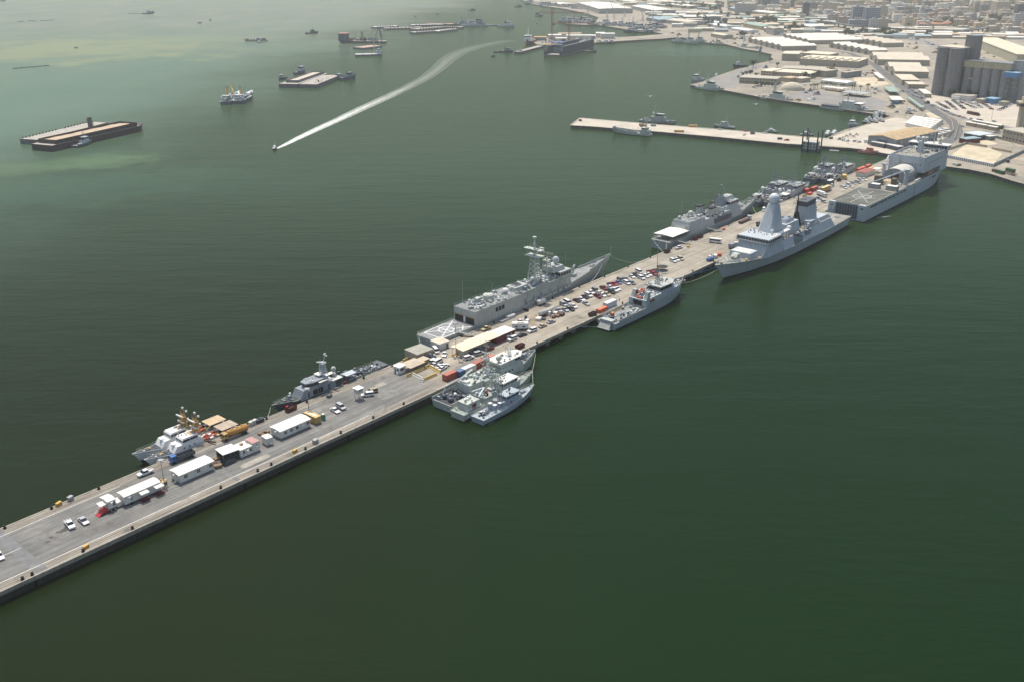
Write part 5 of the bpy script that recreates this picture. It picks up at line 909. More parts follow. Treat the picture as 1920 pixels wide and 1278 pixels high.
def lorry(px, py, dx, dy, label, cabm, bed, L=8, cat='truck', name='lorry', bedh=2.4):
    o = P3(name, label, cat, px, py, dx, dy); x1 = L/2
    m = MB(); m.hprism([(x1-1.9, .7), (x1, .7), (x1, 1.7), (x1-.3, 2.7), (x1-1.9, 2.75)], -1.15, 1.15); c = m.build('cab', cabm, o); m = MB(); m.box(x1-.3, x1-.02, -1, 1, 1.75, 2.5); m.box(x1-1.4, x1-.6, -1.18, 1.18, 1.75, 2.4); m.build('window', 'glass', c)
    m = MB(); m.box(-x1, x1-1, -.5, .5, .6, .95); m.build('chassis', 'rubber', o); bed(o, -x1, x1-2.2); wheels(o, (x1-1, -x1+1.2, -x1+2.4), 2.1); return o
def bed_open(col):
    def f(o, a, b):
        m = MB(); m.box(a, b, -1.2, 1.2, .95, 1.2)
        for y in (-1.2, 1.12): m.box(a, b, y, y+.08, 1.2, 2.2)
        m.box(a, a+.08, -1.2, 1.2, 1.2, 2.2); m.box(b-.08, b, -1.2, 1.2, 1.2, 2.5)
        for k in range(6): m.tube((a+.3+k*(b-a-.6)/5, -1.2, 1.3), (a+.3+k*(b-a-.6)/5, -1.2, 2.3), .06, 4); m.tube((a+.3+k*(b-a-.6)/5, -1.1, 2.2), (a+.3+k*(b-a-.6)/5, 1.1, 2.2), .05, 4)
        m.build('cargo_bed', col, o)
    return f
def bed_tank(col):
    def f(o, a, b): m = MB(); m.tube((a, 0, 2), (b, 0, 2), 1.15, 14); m.build('tank', col, o); m = MB(); [m.cyl(a+(b-a)*t, 0, 3.1, 3.4, .35) for t in (.25, .5, .75)]; m.box(a, b, -.35, .35, 3.1, 3.16); m.build('tank_hatch', 'ochre', o)
    return f
def bed_box(col, roof, h=3.6):
    def f(o, a, b): m = MB(); m.box(a, b, -1.2, 1.2, .95, h); m.build('cargo_box', col, o); m = MB(); m.box(a+.02, b-.02, -1.18, 1.18, h-.02, h+.06); m.build('box_roof', roof, o)
    return f
def bed_flat(col):
    def f(o, a, b): m = MB(); m.box(a, b, -1.2, 1.2, .95, 1.35); m.build('flat_bed', col, o)
    return f
lorry(342, 860.4, -36, 13, 'blue-cabbed lorry with an open dark slatted bed beside the white cutters', 'blue', bed_open('ship_dark'), 8.5)
lorry(440.6, 817, -38, 15, 'orange-yellow tank lorry beside the cutter awnings', 'ochre', bed_tank(mat('tank_orange', (.50, .25, .06), .5)), 10)
lorry(1396.5, 415.6, 22, -10, 'long flat brown lorry with white cab beside the awning frigate', 'white', bed_flat('brown_rust'), 14); lorry(1375, 464.6, 20, -9, 'grey canvas-backed lorry with white cab behind the destroyer bow', 'white', bed_box('ship_mid', 'ship_mid', 2.9), 8)
lorry(1548, 359.4, 20, -8, 'long yellow lorry trailer with pale roof on the far pier', 'white', bed_box('ochre', mat('roof_straw', (.62, .52, .30), .7), 3.8), 14); lorry(1540.6, 368.2, 14, 5, 'white box lorry beside the long yellow one', 'white', bed_box('white', 'white', 3.2), 9)
o = P3('mobile_crane', 'blue forklift tractor with white cab at the destroyer bow', 'forklift', 1331.5, 488.6, 16, -8); m = MB(); m.box(-2.6, 2.2, -1.1, 1.1, .5, 1.5); m.build('body', 'blue', o); m = MB(); m.cb(-.6, 0, 1.45, 1.6, 1.6, 1.3, t=.85); m.build('cab', 'white', o); m = MB(); m.tube((2.1, -.6, .3), (2.4, -.6, 3.2), .12, 4); m.tube((2.1, .6, .3), (2.4, .6, 3.2), .12, 4); m.box(2.3, 3.6, -.7, -.5, .3, .4); m.box(2.3, 3.6, .5, .7, .3, .4); m.build('fork_mast', 'blue', o); wheels(o, (-1.6, 1.4), 1.9, .5)
o = P3('forklift', 'yellow forklift between the red containers and destroyer funnel', 'forklift', 1509, 368.8, 8, -3); m = MB(); m.box(-1.6, 1.2, -.8, .8, .4, 1.3); m.build('body', 'yellow', o); m = MB(); m.box(-.9, .5, -.6, .6, 2.1, 2.25); [m.tube((x, y, 1.2), (x, y, 2.2), .06, 4) for x in (-.8, .4) for y in (-.5, .5)]; m.build('overhead_guard', 'black', o); m = MB(); m.tube((1.3, -.4, .3), (1.3, -.4, 2.6), .1, 4); m.tube((1.3, .4, .3), (1.3, .4, 2.6), .1, 4); m.build('fork_mast', 'yellow', o); wheels(o, (-1, .8), 1.4, .38)
# cabins: photo points of the foot of the long open-side wall
def cabin(name, label, cat, a, b, depth, h, wall, roof, z0=.25, over=.3, gable=.35, z=PZ, windows=(), wm='glass', group=None, door=None):
    A, B = G(*a, z), G(*b, z); d = B-A; L = d.length; rz = math.atan2(d.y, d.x)
    o = thing(name, label, cat, A, rz, group); m = MB(); m.box(0, L, 0, depth, z0, h); w = m.build('wall', wall, o)
    m = MB(); y0, y1 = -over, depth+over; m.hprism([(y0, h-.02), (y1, h-.02), (y1, h+.1), (depth/2, h+.1+gable), (y0, h+.1)], -over, L+over, ax='x'); m.build('roof', roof, o)
    if z0 > .3 or z0 == .25:
        for x in np.linspace(.6, L-.6, 4): m = MB(); m.box(x-.2, x+.2, .1, depth-.1, 0, z0+.02); m.build('support_block', 'ship_dark', o)
    for x, ww in windows:
        m = MB(); m.box(x, x+ww, -.06, .08, h*.45, h*.8); wf = m.build('window', wm, o); m = MB(); m.box(x-.08, x+ww+.08, -.09, -.02, h*.42, h*.45); m.box(x+ww/2-.04, x+ww/2+.04, -.09, -.05, h*.45, h*.8); m.build('window_frame', 'white', wf)
    if door is not None: m = MB(); m.box(-.07, .06, depth*door-.45, depth*door+.45, z0, z0+2.05); m.build('door', 'offwhite', o)
    return o, L
def acunit(o, x, y, z): m = MB(); m.box(x, x+.8, y-.55, y-.0, z, z+.6); m.build('air_conditioner', 'white', o)
def awning(o, x0, x1, y0, y1, z, m_, step=None):
    m = MB(); m.add([(x0, y0, z-.25), (x1, y0, z-.25), (x1, y1, z), (x0, y1, z), (x0, y0, z-.35), (x1, y0, z-.35), (x1, y1, z-.1), (x0, y1, z-.1)], [[0, 1, 2, 3], [4, 5, 1, 0], [5, 6, 2, 1], [4, 7, 3, 0], [4, 5, 6, 7]]); a = m.build('door_awning', m_, o)
    m = MB(); [m.tube((x, y0+.1, 0), (x, y0+.1, z-.3), .05, 4) for x in (x0+.1, x1-.1)]; m.build('awning_post', 'maroon', a)
    if step: m = MB(); m.box(x0+.2, x1-.2, y0+.2, y1, 0, .7); m.rail([(x0+.2, y0+.2, .7), (x1-.2, y0+.2, .7)], 1, 1.2); m.build('porch_deck', step, o)
# small trailer with red ramp
o, L = cabin('office_trailer', 'small white office trailer with a bright red ramp and twin wheels', 'trailer', (205, 959.6), (219.6, 953), 4.4, 3.5, 'white_dirty', 'roof_white', .9, .15, .4, windows=((1.6, .7),)); acunit(o, .6, -.1, 2.6)
for x in (.6, 1.9): m = MB(); m.tube((x, -.3, .45), (x, .1, .45), .45, 10); w = m.build('wheel', 'rubber', o); m = MB(); m.tube((x, -.34, .45), (x, -.28, .45), .22, 8); m.build('wheel_rim', 'white', w)
m = MB(); m.add([(-3.6, -.4, .1), (-2.0, -.4, .95), (-2.0, 1.7, .95), (-3.6, 1.7, .1)], [[0, 1, 2, 3]]); m.box(-2.0, 0, -.2, 2.6, .6, .95); m.add([(-3.6, -.4, .0), (-2.0, -.4, .85), (-2.0, 1.7, .85), (-3.6, 1.7, .0)], [[0, 1, 2, 3]]); m.build('ramp', 'red', o); m = MB(); m.rail([(-3.6, 1.7, .1), (-2, 1.7, .95), (-2, 2.6, .95), (0, 2.6, .95)], 1, 1); m.build('ramp_railing', 'white', o); awning(o, -2.2, .0, .4, 2.8, 3.1, 'roof_white')
o, L = cabin('generator_cover', 'cream tarpaulin cover standing between two white trailers', 'cover', (221, 951.6), (231, 947), 3.0, 1.7, 'roof_white', 'roof_white', .26, .1, .3)
o, L = cabin('office_trailer', 'long white office trailer with two maroon-posted porches near the pier end', 'trailer', (235.6, 949.6), (303.2, 920.4), 4.2, 3.4, 'white_dirty', 'roof_white', .7, .15, .4, windows=((L if False else 13.4, .9), (2.0, .5)), door=.5)
awning(o, 4.6, 7.4, -2.0, .02, 3.1, 'roof_white', 'maroon'); awning(o, 9.6, 12.4, -2.0, .02, 3.1, 'roof_white', 'maroon'); acunit(o, 1.2, -.02, 2.4)
m = MB(); m.tube((2, -.3, .42), (2, .1, .42), .42, 10); m.build('wheel', 'rubber', o)
o, L = cabin('site_cabin', 'long white site cabin with three brown windows beside the blue lorry', 'cabin', (338.6, 907), (401.7, 879.6), 5.2, 3.2, 'white_dirty', 'roof_white', .25, .35, .4, windows=((1.6, 1.1), (6.2, 1.1), (10.8, 1.1)), wm=mat('window_brown', (.10, .08, .065), .3), door=.4); acunit(o, -.9, 2.6, 2.3)
m = MB(); m.box(-1.1, -.3, 1.2, 2.4, 0, .5); m.rail([(-1.1, 1.2, .3), (-.2, 1.2, .5)], 1, .6); m.build('entry_step', 'steel', o)
# open shed
o = thing('open_shed', 'open-fronted dark shed with a flat cream roof', 'shed', G(420, 868.4, PZ), heading(434.5, 863.3, 29, -10.4, PZ)); L = (G(420, 868.4, PZ)-G(449.2, 858, PZ)).length
m = MB(); m.box(-.2, L+.1, -.3, 5.4, 3.2, 3.4); m.build('roof', 'roof_white', o); m = MB(); m.box(0, L, 5, 5.2, 0, 3.2); m.box(L-.15, L, 0, 5.2, 0, 3.2); m.build('wall', 'ship_dark', o)
m = MB(); m.box(.8, L, -.02, .12, 0, 1.9); m.build('mesh_front', mat('mesh_green', (.06, .075, .06), .9), o)
for x in (0.1, L/2): m = MB(); m.tube((x, .1, 0), (x, .1, 3.2), .09, 6); m.build('post', 'steel', o)
o, L = cabin('site_cabin', 'cream-roofed low white cabin beside the open-fronted shed', 'cabin', (452, 859), (475, 849.4), 5, 3.0, 'white_dirty', 'roof_white', .25, .06, .05, windows=((1, .8), (3.6, .8))); acunit(o, 2.3, -.02, 1.8); m = MB(); m.cb(2.4, 3, 3.1, 1, .8, .8); m.build('roof_box', 'tanroof', o); m = MB(); m.box(4.4, 5.6, 2.4, 3.6, 3.08, 3.35); m.build('roof_hatch', 'tan', o)
o, L = cabin('site_cabin', 'short taller white cabin with a faded pink roof', 'cabin', (475.6, 849.2), (488.5, 843.6), 4.6, 3.7, 'white_dirty', mat('roof_pink', (.45, .26, .24), .8), .25, .05, .05, windows=((1.2, .6),)); acunit(o, .8, -.02, 2.0)
o, L = cabin('storage_box', 'small plain white box hut between two long white cabins', 'hut', (500.6, 836.4), (513, 831.8), 3.4, 2.8, 'offwhite', 'roof_white', .25, .05, .05); acunit(o, 1.2, -.02, .4)
o, L = cabin('site_cabin', 'long white site cabin with a row of paired windows next to the yellow hut', 'cabin', (527, 823.4), (582.5, 799.2), 5.6, 3.1, 'white_dirty', 'roof_white', .25, .35, .35, windows=((1.6, 1), (4.2, .9), (6.6, 1.1), (11.4, 1.1)), door=.5); acunit(o, 8.8, -.02, 1.8); acunit(o, -.9, 2.2, 2.2)
o, L = cabin('yellow_hut', 'yellow box hut with long pale roof stripe beside a teal toilet', 'hut', (592.7, 796.2), (603, 791.6), 6.8, 2.8, 'ochre', mat('yellow_pale', (.60, .42, .18), .7), .26, .03, .05); m = MB(); m.box(.8, 1.5, 1, 6, 2.9, 2.97); m.build('roof_stripe', 'roof_white', o)
o = thing('portable_toilet', 'teal portable toilet against the yellow hut', 'toilet', G(606.6, 786, PZ), UP); m = MB(); m.box(-.55, .55, -.55, .55, 0, 2.2); m.build('body', mat('teal', (.05, .32, .27), .5), o); m = MB(); m.box(-.6, .6, -.6, .6, 2.18, 2.36); m.build('roof', 'offwhite', o); m = MB(); m.box(-.35, .35, -.6, -.54, .1, 1.9); m.build('door', mat('teal_dark', (.03, .2, .17), .5), o)
# watch hut on stilts
o = thing('watch_hut', 'white-roofed watch hut on tall stilts with a steep ladder', 'watchtower', G(673, 746.5, PZ), UP)
for x in (-1.1, 1.1):
    for y in (-1.1, 1.1): m = MB(); m.tube((x*1.2, y*1.2, 0), (x, y, 2.6), .1, 5); m.build('leg', 'offwhite', o)
m = MB(); m.box(-1.25, 1.25, -1.25, 1.25, 2.5, 2.7); m.build('floor', 'offwhite', o); m = MB(); m.box(-1.2, 1.2, -1.2, 1.2, 2.7, 3.6); m.box(-1.2, -1.1, -1.2, 1.2, 3.5, 4.5); m.box(1.1, 1.2, -1.2, 1.2, 3.5, 4.5); m.box(-1.2, 1.2, 1.1, 1.2, 3.5, 4.5); m.build('wall', 'offwhite', o); m = MB(); m.box(-1.65, 1.65, -1.65, 1.65, 4.45, 4.6); m.build('roof', 'white', o)
m = MB(); m.tube((-1.2, -.6, 2.6), (-3.2, -.9, 0), .07, 4); m.tube((-1.2, .1, 2.6), (-3.2, -.2, 0), .07, 4); [m.tube((-1.2-2*t, -.6-.3*t, 2.6-2.6*t), (-1.2-2*t, .1-.3*t, 2.6-2.6*t), .05, 4) for t in np.linspace(.05, .95, 9)]; m.build('ladder', 'offwhite', o)
# checkpoint
o, L = cabin('guard_booth', 'square white guard booth with wide windows by the yellow barriers', 'booth', (749.4, 701.6), (760.8, 696.4), 3.4, 2.9, 'white', 'roof_white', .05, .25, .05, windows=((.5, 1.9),)); m = MB(); m.box(-.06, .06, 1.9, 2.8, .1, 2.2); m.build('door', 'ship_mid', o); m = MB(); m.box(-.06, .06, .5, 1.4, 1.3, 2.2); m.build('window', 'glass', o); m = MB(); m.cb(-.7, .6, 0, .6, .6, 1); m.build('water_cooler', 'white', o)
o, L = cabin('block_house', 'brown flat-roofed block house on the pier edge astern of the marked-deck frigate', 'building', (782.8, 680), (812.6, 669), 8.2, 3.6, mat('wall_brown', (.34, .29, .24), .8, var=.1, streak=.12), mat('roof_grey', (.33, .32, .27), .85), .02, .15, .05, windows=((3.6, .9), (8.4, .9))); acunit(o, 6.2, -.02, 1.9); acunit(o, -.0, 4, 1.9); m = MB(); m.box(1.0, 1.9, -.05, .05, 0, 2.1); m.build('door', 'tan', o)
o, L = cabin('store_shed', 'white shed with a split tan roof close to the frigate flight deck', 'shed', (824, 657.2), (842, 650.8), 6, 2.9, 'white_dirty', mat('roof_tanpale', (.58, .50, .40), .75, var=.2, scale=.6), .02, .2, .1); m = MB(); m.box(L-1.5, L-.6, -.05, .05, 0, 2.1); m.build('door', 'ship_dark', o)
o = thing('shade_canopy', 'tan peaked fabric canopy behind the guard booth', 'canopy', G(774, 691, PZ), UP); m = MB(); n = [(-4.2, -3.4, 2.6), (4.2, -3.4, 2.6), (4.2, 3.4, 2.6), (-4.2, 3.4, 2.6), (0, 0, 3.7)]; m.add(n, [[0, 1, 4], [1, 2, 4], [2, 3, 4], [3, 0, 4], [0, 3, 2, 1]]); m.build('fabric', mat('canopy_tan', (.50, .42, .32), .85, var=.08), o)
for x in (-4, 4):
    for y in (-3.2, 3.2): m = MB(); m.tube((x, y, 0), (x, y, 2.6), .06, 4); m.build('post', 'steel', o)
o = thing('shade_canopy', 'small flat tan canopy touching the brown block house', 'canopy', G(791, 684, PZ), UP); m = MB(); m.box(-3, 3, -2, 2, 2.5, 2.65); m.build('fabric', 'canopy_tan', o); [m.tube((x, y, 0), (x, y, 2.5), .06, 4) for x in (-2.8, 2.8) for y in (-1.8, 1.8)]
# jersey barriers
mb = MB(); mb.hprism([(-.32, 0), (.32, 0), (.32, .2), (.14, .4), (.1, .9), (-.1, .9), (-.14, .4), (-.32, .2)], -1.2, 1.2, ax='y'); jb = None
mb.v = [(y, x, z) for x, y, z in mb.v]
def barriers(a, b, n, col, tail):
    global jb
    A, B = G(*a, PZ), G(*b, PZ); d = B-A; rz = math.atan2(d.y, d.x)
    for i in range(n):
        p = A+d*((i+.5)/n)
        if jb is None: jb = mb.build('barrier', 'plain_paint'); o = jb
        else: o = jb.copy(); COL.objects.link(o)
        o.location = p; o.rotation_euler.z = rz; o.color = (*CC2[col], 1); o.scale = (d.length/n/2.5, 1.5, 1.25)
        tag(o, f'{ORD[i]} {col} concrete barrier {tail}', 'barrier', 'concrete barriers round the checkpoint')
CC2 = dict(yellow=(.62, .45, .16), white=(.70, .68, .62), red=(.42, .07, .05), orange=(.62, .16, .07))
barriers((773, 700.5), (795, 691.5), 3, 'yellow', 'from the booth along the canopy side'); barriers((796, 690.5), (804, 687), 1, 'yellow', 'at the inner corner by the white cars'); barriers((804.5, 687), (826, 698.5), 4, 'yellow', 'on the side beside the packed white cars'); barriers((794, 713), (819, 702.5), 4, 'yellow', 'on the open-water side'); barriers((773.5, 702), (793, 712), 3, 'white', 'on the booth side of the pen'); barriers((763.5, 705.5), (772, 702), 1, 'yellow', 'sticking out past the booth'); barriers((756, 678), (767, 672.5), 2, 'yellow', 'behind the booth at the frigate edge'); barriers((787, 713.5), (795, 715.5), 1, 'white', 'at the outer corner of the pen')
# canopy, maroon block, legged cabin
o = thing('car_canopy', 'long cream car canopy on the pier', 'canopy', G(868.5, 671, PZ), heading(900, 656.5, 60, -25, PZ)); L = 22.5
m = MB(); m.hprism([(-.4, 3.1), (7.4, 3.1), (7.4, 3.25), (3.6, 3.7), (-.4, 3.25)], -.4, L, ax='x'); m.build('roof', mat('roof_cream', (.66, .58, .44), .7, var=.07), o)
for x in (.4, 5.8, 11.2, 16.6, 21.8):
    for y in (.1, 6.9): m = MB(); m.tube((x, y, 0), (x, y, 3.2), .1, 5); m.build('post', 'steel', o)
container(G(866.5, 666.8, PZ), heading(866, 667, 6, 3, PZ), 'beige box container at the end of the cream canopy', (.42, .38, .30), 5, 2.6, 2.6)
o, L = cabin('maroon_block', 'maroon block with a white roof beside the cream canopy', 'building', (931, 645), (965.4, 630.4), 6.4, 3.2, 'maroon', 'roof_white', .02, .2, .1); m = MB(); m.box(6.5, 7.6, -.9, -.05, 0, 1.9); m.build('cabinet', 'white', o); m = MB(); m.box(9, 10, -.05, .05, 0, 2.1); m.build('door', 'white', o)
o, L = cabin('legged_cabin', 'white cabin trailer on short legs with two black windows', 'trailer', (960.5, 620.6), (991, 620), 3, 3.3, 'white', 'white_dirty', 1.0, .0, .05, windows=()); m = MB(); m.box(2, 5.4, .6, .9, 3.5, 3.56); m.build('roof_slot', 'black', o); [(m := MB(), m.box(x, x+1.2, -.05, .05, 1.7, 2.2), m.build('window', 'glass', o)) for x in (1.2, 4.6)]
# tanker trailer and clutter in the mud
o = P3('tank_trailer', 'white tank trailer parked in the muddy patch', 'tanker', 1024, 590.4, 21.5, -9); m = MB(); m.tube((-4.6, 0, 2), (4.6, 0, 2), 1.1, 14); m.build('tank', 'white_dirty', o); m = MB(); m.box(-4, 4, -.3, .3, 3.05, 3.12); m.build('walkway', 'tan', o); m = MB(); m.box(-4.6, 4.4, -.5, .5, .6, .95); m.build('chassis', 'black', o); wheels(o, (-3.4, -2.2), 2.1)
def crate(px, py, sx, sy, sz, mt, label, cat='crate', name='crate', rz=.3, z=PZ):
    o = thing(name, label, cat, G(px, py, z), UP+rz); m = MB(); m.cb(0, 0, 0, sx, sy, sz*.9, 0, .97); m.build('body', mt, o); m = MB(); m.cb(0, 0, sz*.88, sx*1.02, sy*1.02, sz*.13); m.build('lid', mt, o); m = MB(); [m.box(x*sx/2-.05, x*sx/2+.05, -sy/2-.04, sy/2+.04, 0, sz*.9) for x in (-.6, .6)]; m.build('band', 'ship_dark', o); return o
crate(1009.8, 600.4, 3, 2.2, 1.2, 'white_dirty', 'white tarpaulined heap in the mud beside the tank trailer', 'heap', 'tarpaulin_heap'); crate(1030.5, 592.4, 1.2, 1, 2, 'white', 'tall white locker beside the tank trailer', 'locker'); crate(1045, 593.4, 2.6, 2, .9, 'wood', 'low wooden crate in the mud beyond the tank trailer'); crate(1052, 591, 3.4, 2.6, 1.1, 'brown_rust', 'rusty bin beside the parking rows', 'bin', 'rusty_bin'); crate(1038, 596, 2, 1.2, .8, 'brown_rust', 'small rusty box near the tank trailer'); crate(1042, 589, 2, 1.5, 1, 'white', 'white box between tank trailer and cars')
crate(1020, 599.5, 1.6, 1.2, .8, 'ship_dark', 'dark box beside the white tarpaulin heap'); crate(988.5, 604, 2, 1.3, 1.2, 'white', 'white plant box behind the legged cabin'); crate(986, 600, 1, 1, 2, 'ship_dark', 'dark pump upright behind the legged cabin', 'pump', 'pump')
o = P3('water_bowser', 'small white bowser tank at the frigate side', 'tank', 1014.4, 571.6, 12, -4); m = MB(); m.tube((-2.2, 0, 1.6), (2.2, 0, 1.6), 1.25, 14); m.build('tank', 'white_dirty', o); m = MB(); m.box(-2.4, 2.4, -.6, .6, .3, .8); m.build('chassis', 'steel', o); wheels(o, (-1.4, 1.4), 1.8, .4)
crate(988, 583.4, 1.6, 1.2, 1.3, 'rubber', 'dark winch box on the frigate side kerb', 'winch', 'winch'); crate(957, 596, 5, 2, 1.4, 'white_dirty', 'pale gangway platform beside the frigate hull', 'platform', 'platform', 0); crate(945, 602.5, 5, 1.4, .7, 'steel', 'heap of pipes on the kerb by the frigate', 'pipes', 'pipe_heap', 0)
# containers and skips along the open edge
e = (20, -9.2)
container(G(844, 709, PZ), UP, 'red container nearest the caisson corner on the open edge', (.36, .085, .055), 6.1); container(G(863, 704.4, PZ), UP, 'short blue container between red and white ones', (.05, .12, .23), 3); container(G(878.5, 697, PZ), UP, 'white container beside the pale green ship', (.62, .62, .60), 6.6); container(G(896, 688, PZ), UP, 'rust-red container beside the green-grey ship mast', (.31, .085, .05), 6.1); container(G(915.5, 678.4, PZ), UP, 'bright orange-red container behind the green-grey ship mast', (.50, .14, .08), 5.4)
container(G(1128.4, 584.4, PZ), UP, 'low orange container at the supply ship stern', (.58, .13, .06), 6.1, 2.2, 1.9); container(G(1143.4, 575.4, PZ), UP, 'white and grey container by the supply ship gangway', (.55, .57, .60), 7.5, 2.6, 2.9, roof=(.74, .74, .72))
container(G(1512, 361, PZ), UP, 'red container nearest the yellow forklift on the far pier', (.46, .08, .05), 5); container(G(1526, 357.4, PZ), UP, 'long dull red container behind the yellow lorry', (.34, .07, .05), 9); container(G(1518, 365, PZ), UP, 'low red skip in front of the red containers', (.52, .08, .06), 4.4, 2.2, 1.4); container(G(1556, 345.4, PZ), UP, 'dark green container with white roof on the far pier', (.06, .11, .10), 6.4, 3, 3, roof=(.7, .7, .68)); container(G(1582.5, 335.8, PZ), UP+.3, 'yellow and white machine container by the far minesweeper', (.50, .36, .10), 5.6, 3, 3.2); container(G(1610.4, 322, PZ), UP, 'first red container past the far minesweeper', (.46, .08, .05), 6); container(G(1617, 319.5, PZ), UP, 'orange container past the far minesweeper', (.55, .14, .06), 6); container(G(1627, 315.6, PZ), UP, 'last red container before the pier root', (.46, .08, .05), 8); container(G(1633, 318, PZ), UP, 'yellow long crate before the pier root', (.52, .36, .12), 8, 2.2, 1.6)
def skip(px, py, col, label):
    o = P3('skip', label, 'skip', px, py, 20, -9); m = MB(); P = [(-2, -1), (2, -1), (2, 1), (-2, 1)]; Q = [(-2.3, -1.1), (2.3, -1.1), (2.3, 1.1), (-2.3, 1.1)]; m.prism(P, .15, 1.5, Q, caps=False); m.prism([(a*.94, b*.94) for a, b in P][::-1], .3, 1.5, [(a*.95, b*.93) for a, b in Q][::-1], caps=False); m.add([(x*.95, y*.95, .35) for x, y in P], [[0, 1, 2, 3]]); m.build('tub', col, o); m = MB(); [m.box(x-.08, x+.08, -1.16, 1.16, .2, 1.45) for x in (-1.2, 0, 1.2)]; m.build('rib', col, o); m = MB(); m.cb(.3, 0, .3, 2.6, 1.4, .8, .2, .7); m.build('load', 'brown_rust', o)
skip(974.8, 651.6, 'maroon', 'maroon skip near the maroon block'); skip(1111, 591.6, 'brown_rust', 'brown skip at the supply ship stern'); skip(1250.5, 473.6, 'brown_rust', 'dark skip under the awning frigate stern'); skip(1303.5, 449.8, 'rust_red', 'red skip against the awning frigate side'); skip(1312.5, 445.6, 'brown_rust', 'dark skip next to the red one by the awning frigate'); skip(1573, 339.6, 'rubber', 'black skip by the far minesweeper'); skip(1548, 350.4, 'brown_rust', 'dark skip between lorry and green container'); skip(545.5, 768.4, 'rust_red', 'flat brown trailer skip under the charcoal ship bow'); skip(429.2, 867.2, 'ship_dark', 'dark skip in front of the open-fronted shed'); skip(1423.5, 424, 'ship_dark', 'dark skip by the flat brown lorry')
crate(617.5, 743, 2.2, 1.4, .9, 'ship_dark', 'black jet trailer on the pier by the charcoal ship', 'trailer', 'small_trailer'); crate(1290, 463.4, 2.2, 1.2, 1, 'yellow', 'yellow box beside the awning frigate gangway'); crate(1357, 431, 2.2, 1.4, 1, 'orange', 'orange box near the awning frigate'); crate(1340.6, 483.6, 3, 2, 1.8, 'white', 'white box behind the blue forklift'); crate(1348.6, 480, 2.8, 1.8, 1.6, 'orange', 'orange box behind the white box at the destroyer bow'); crate(110.5, 946.6, 1.8, 1.0, 1.1, 'yellow', 'yellow bollard box on the kerb at the near end', 'box'); crate(132.6, 937, 1.6, 1.2, 1.4, 'steel', 'grey electric pedestal on the near kerb', 'pedestal', 'pedestal'); crate(161.4, 1026.4, 1.8, .8, .9, 'yellow', 'yellow box on the open kerb at the near end', 'box'); crate(553, 846.6, 1.8, .9, 1, 'yellow', 'yellow box on the open kerb by the long cabins', 'box'); crate(591.5, 830, 1.8, 1.4, 1.5, 'steel', 'grey pedestal on the open kerb by the yellow hut', 'pedestal', 'pedestal')
for n_, (x, y) in enumerate(((471, 796.6), (477.4, 793.6))): crate(x, y, 1.8, 1.2, 1.6, 'offwhite', f'{ORD[n_]} pale cabinet on the kerb between cutters and charcoal ship', 'cabinet', 'cabinet')
for n_, x in enumerate((482.5, 486.5, 490.5)): crate(x, 792-(x-482.5)*.42, 1.4, 1.6, 1.3, mat('drum_blue', (.06, .075, .10), .6), f'{ORD[n_]} dark drum rack on the kerb past the pale cabinets', 'drum', 'drum_rack')
for n_, (x, y) in enumerate(((489.5, 812.6), (495.5, 814.6), (500, 811.8))): crate(x, y, 2.4, 1.2, .7, 'wood', f'{ORD[n_]} pallet stack beside the small plain hut', 'pallet', 'pallet')
for n_, (x, y, s, c) in enumerate(((407, 862, 2.2, 'wood'), (410.5, 868, 1.6, 'ship_dark'), (404.5, 869.6, 1.8, 'brown_rust'), (413, 872, 1.4, 'wood'), (409, 875.6, 2.4, 'wood'), (401, 874, 1.2, 'steel'))): crate(x, y, s, s*.7, s*.45, c, f'{ORD[n_]} piece of the scrap heaped between long cabin and open shed', 'scrap', 'scrap_piece', n_*.7)
# red-roofed shed at the pier root
cabin('store_shed', 'shed with a faded red roof between the pale cars and red containers', 'shed', (1621, 333.5), (1640, 326.4), 7, 3.4, 'offwhite', mat('roof_fadedred', (.30, .11, .09), .8), .02, .3, .3); o = thing('shade_canopy', 'white awning at the pier root beside the landing ship', 'canopy', G(1643, 323.5, PZ), UP); m = MB(); m.box(-4, 4, -2.5, 2.5, 3, 3.15); m.build('fabric', 'roof_white', o); m = MB(); [m.tube((x, y, 0), (x, y, 3), .08, 4) for x in (-3.8, 3.8) for y in (-2.3, 2.3)]; m.build('post', 'steel', o)
# lamp masts
def lamp(px, py, ty, label, z=PZ, base='yellow', head=True, r=.16):
    h = hgt(px, py, ty, z); o = thing('lamp_mast', label, 'lamp post', G(px, py, z), UP, 'tall lamp masts'); m = MB(); m.tube((0, 0, 0), (0, 0, h), r, 8, 0, r*.6); m.build('pole', 'steel', o)
    m = MB(); m.cyl(0, 0, 0, .9, 1.0, .8, 8) if base else m.cyl(0, 0, 0, .6, .4); m.build('base', base or 'concrete', o)
    if head: m = MB(); m.cyl(0, 0, h-.1, h+.15, .9, .9, 8); [m.cb(1.1*math.cos(a), 1.1*math.sin(a), h-.35, .6, .5, .3) for a in (0, 1.57, 3.14, 4.71)]; m.build('lamp_head', 'steel', o)
lamp(308, 905, 862, 'lamp mast with yellow base beyond the porch trailer'); lamp(580, 777, 728, 'lamp mast behind the yellow hut'); lamp(855.4, 668, 606, 'lamp mast with yellow base by the cream canopy'); lamp(1232, 505.5, 444, 'lamp mast with yellow base past the parking rows')
for n_, (x, y, c) in enumerate(((304, 903, 'yellow'), (306, 909, 'white'), (312, 909.5, 'yellow'), (311.5, 904, 'white'))): barriers((x-2, y+.8), (x+2, y-.8), 1, c, f'{ORD[n_]} of the ring round the near lamp mast')
for n_, (x, y, c) in enumerate(((850, 668, 'yellow'), (853, 672, 'white'), (860, 671, 'white'), (860, 666.5, 'yellow'))): barriers((x-2, y+.8), (x+2, y-.8), 1, c, f'{ORD[n_]} of the ring round the canopy lamp mast')
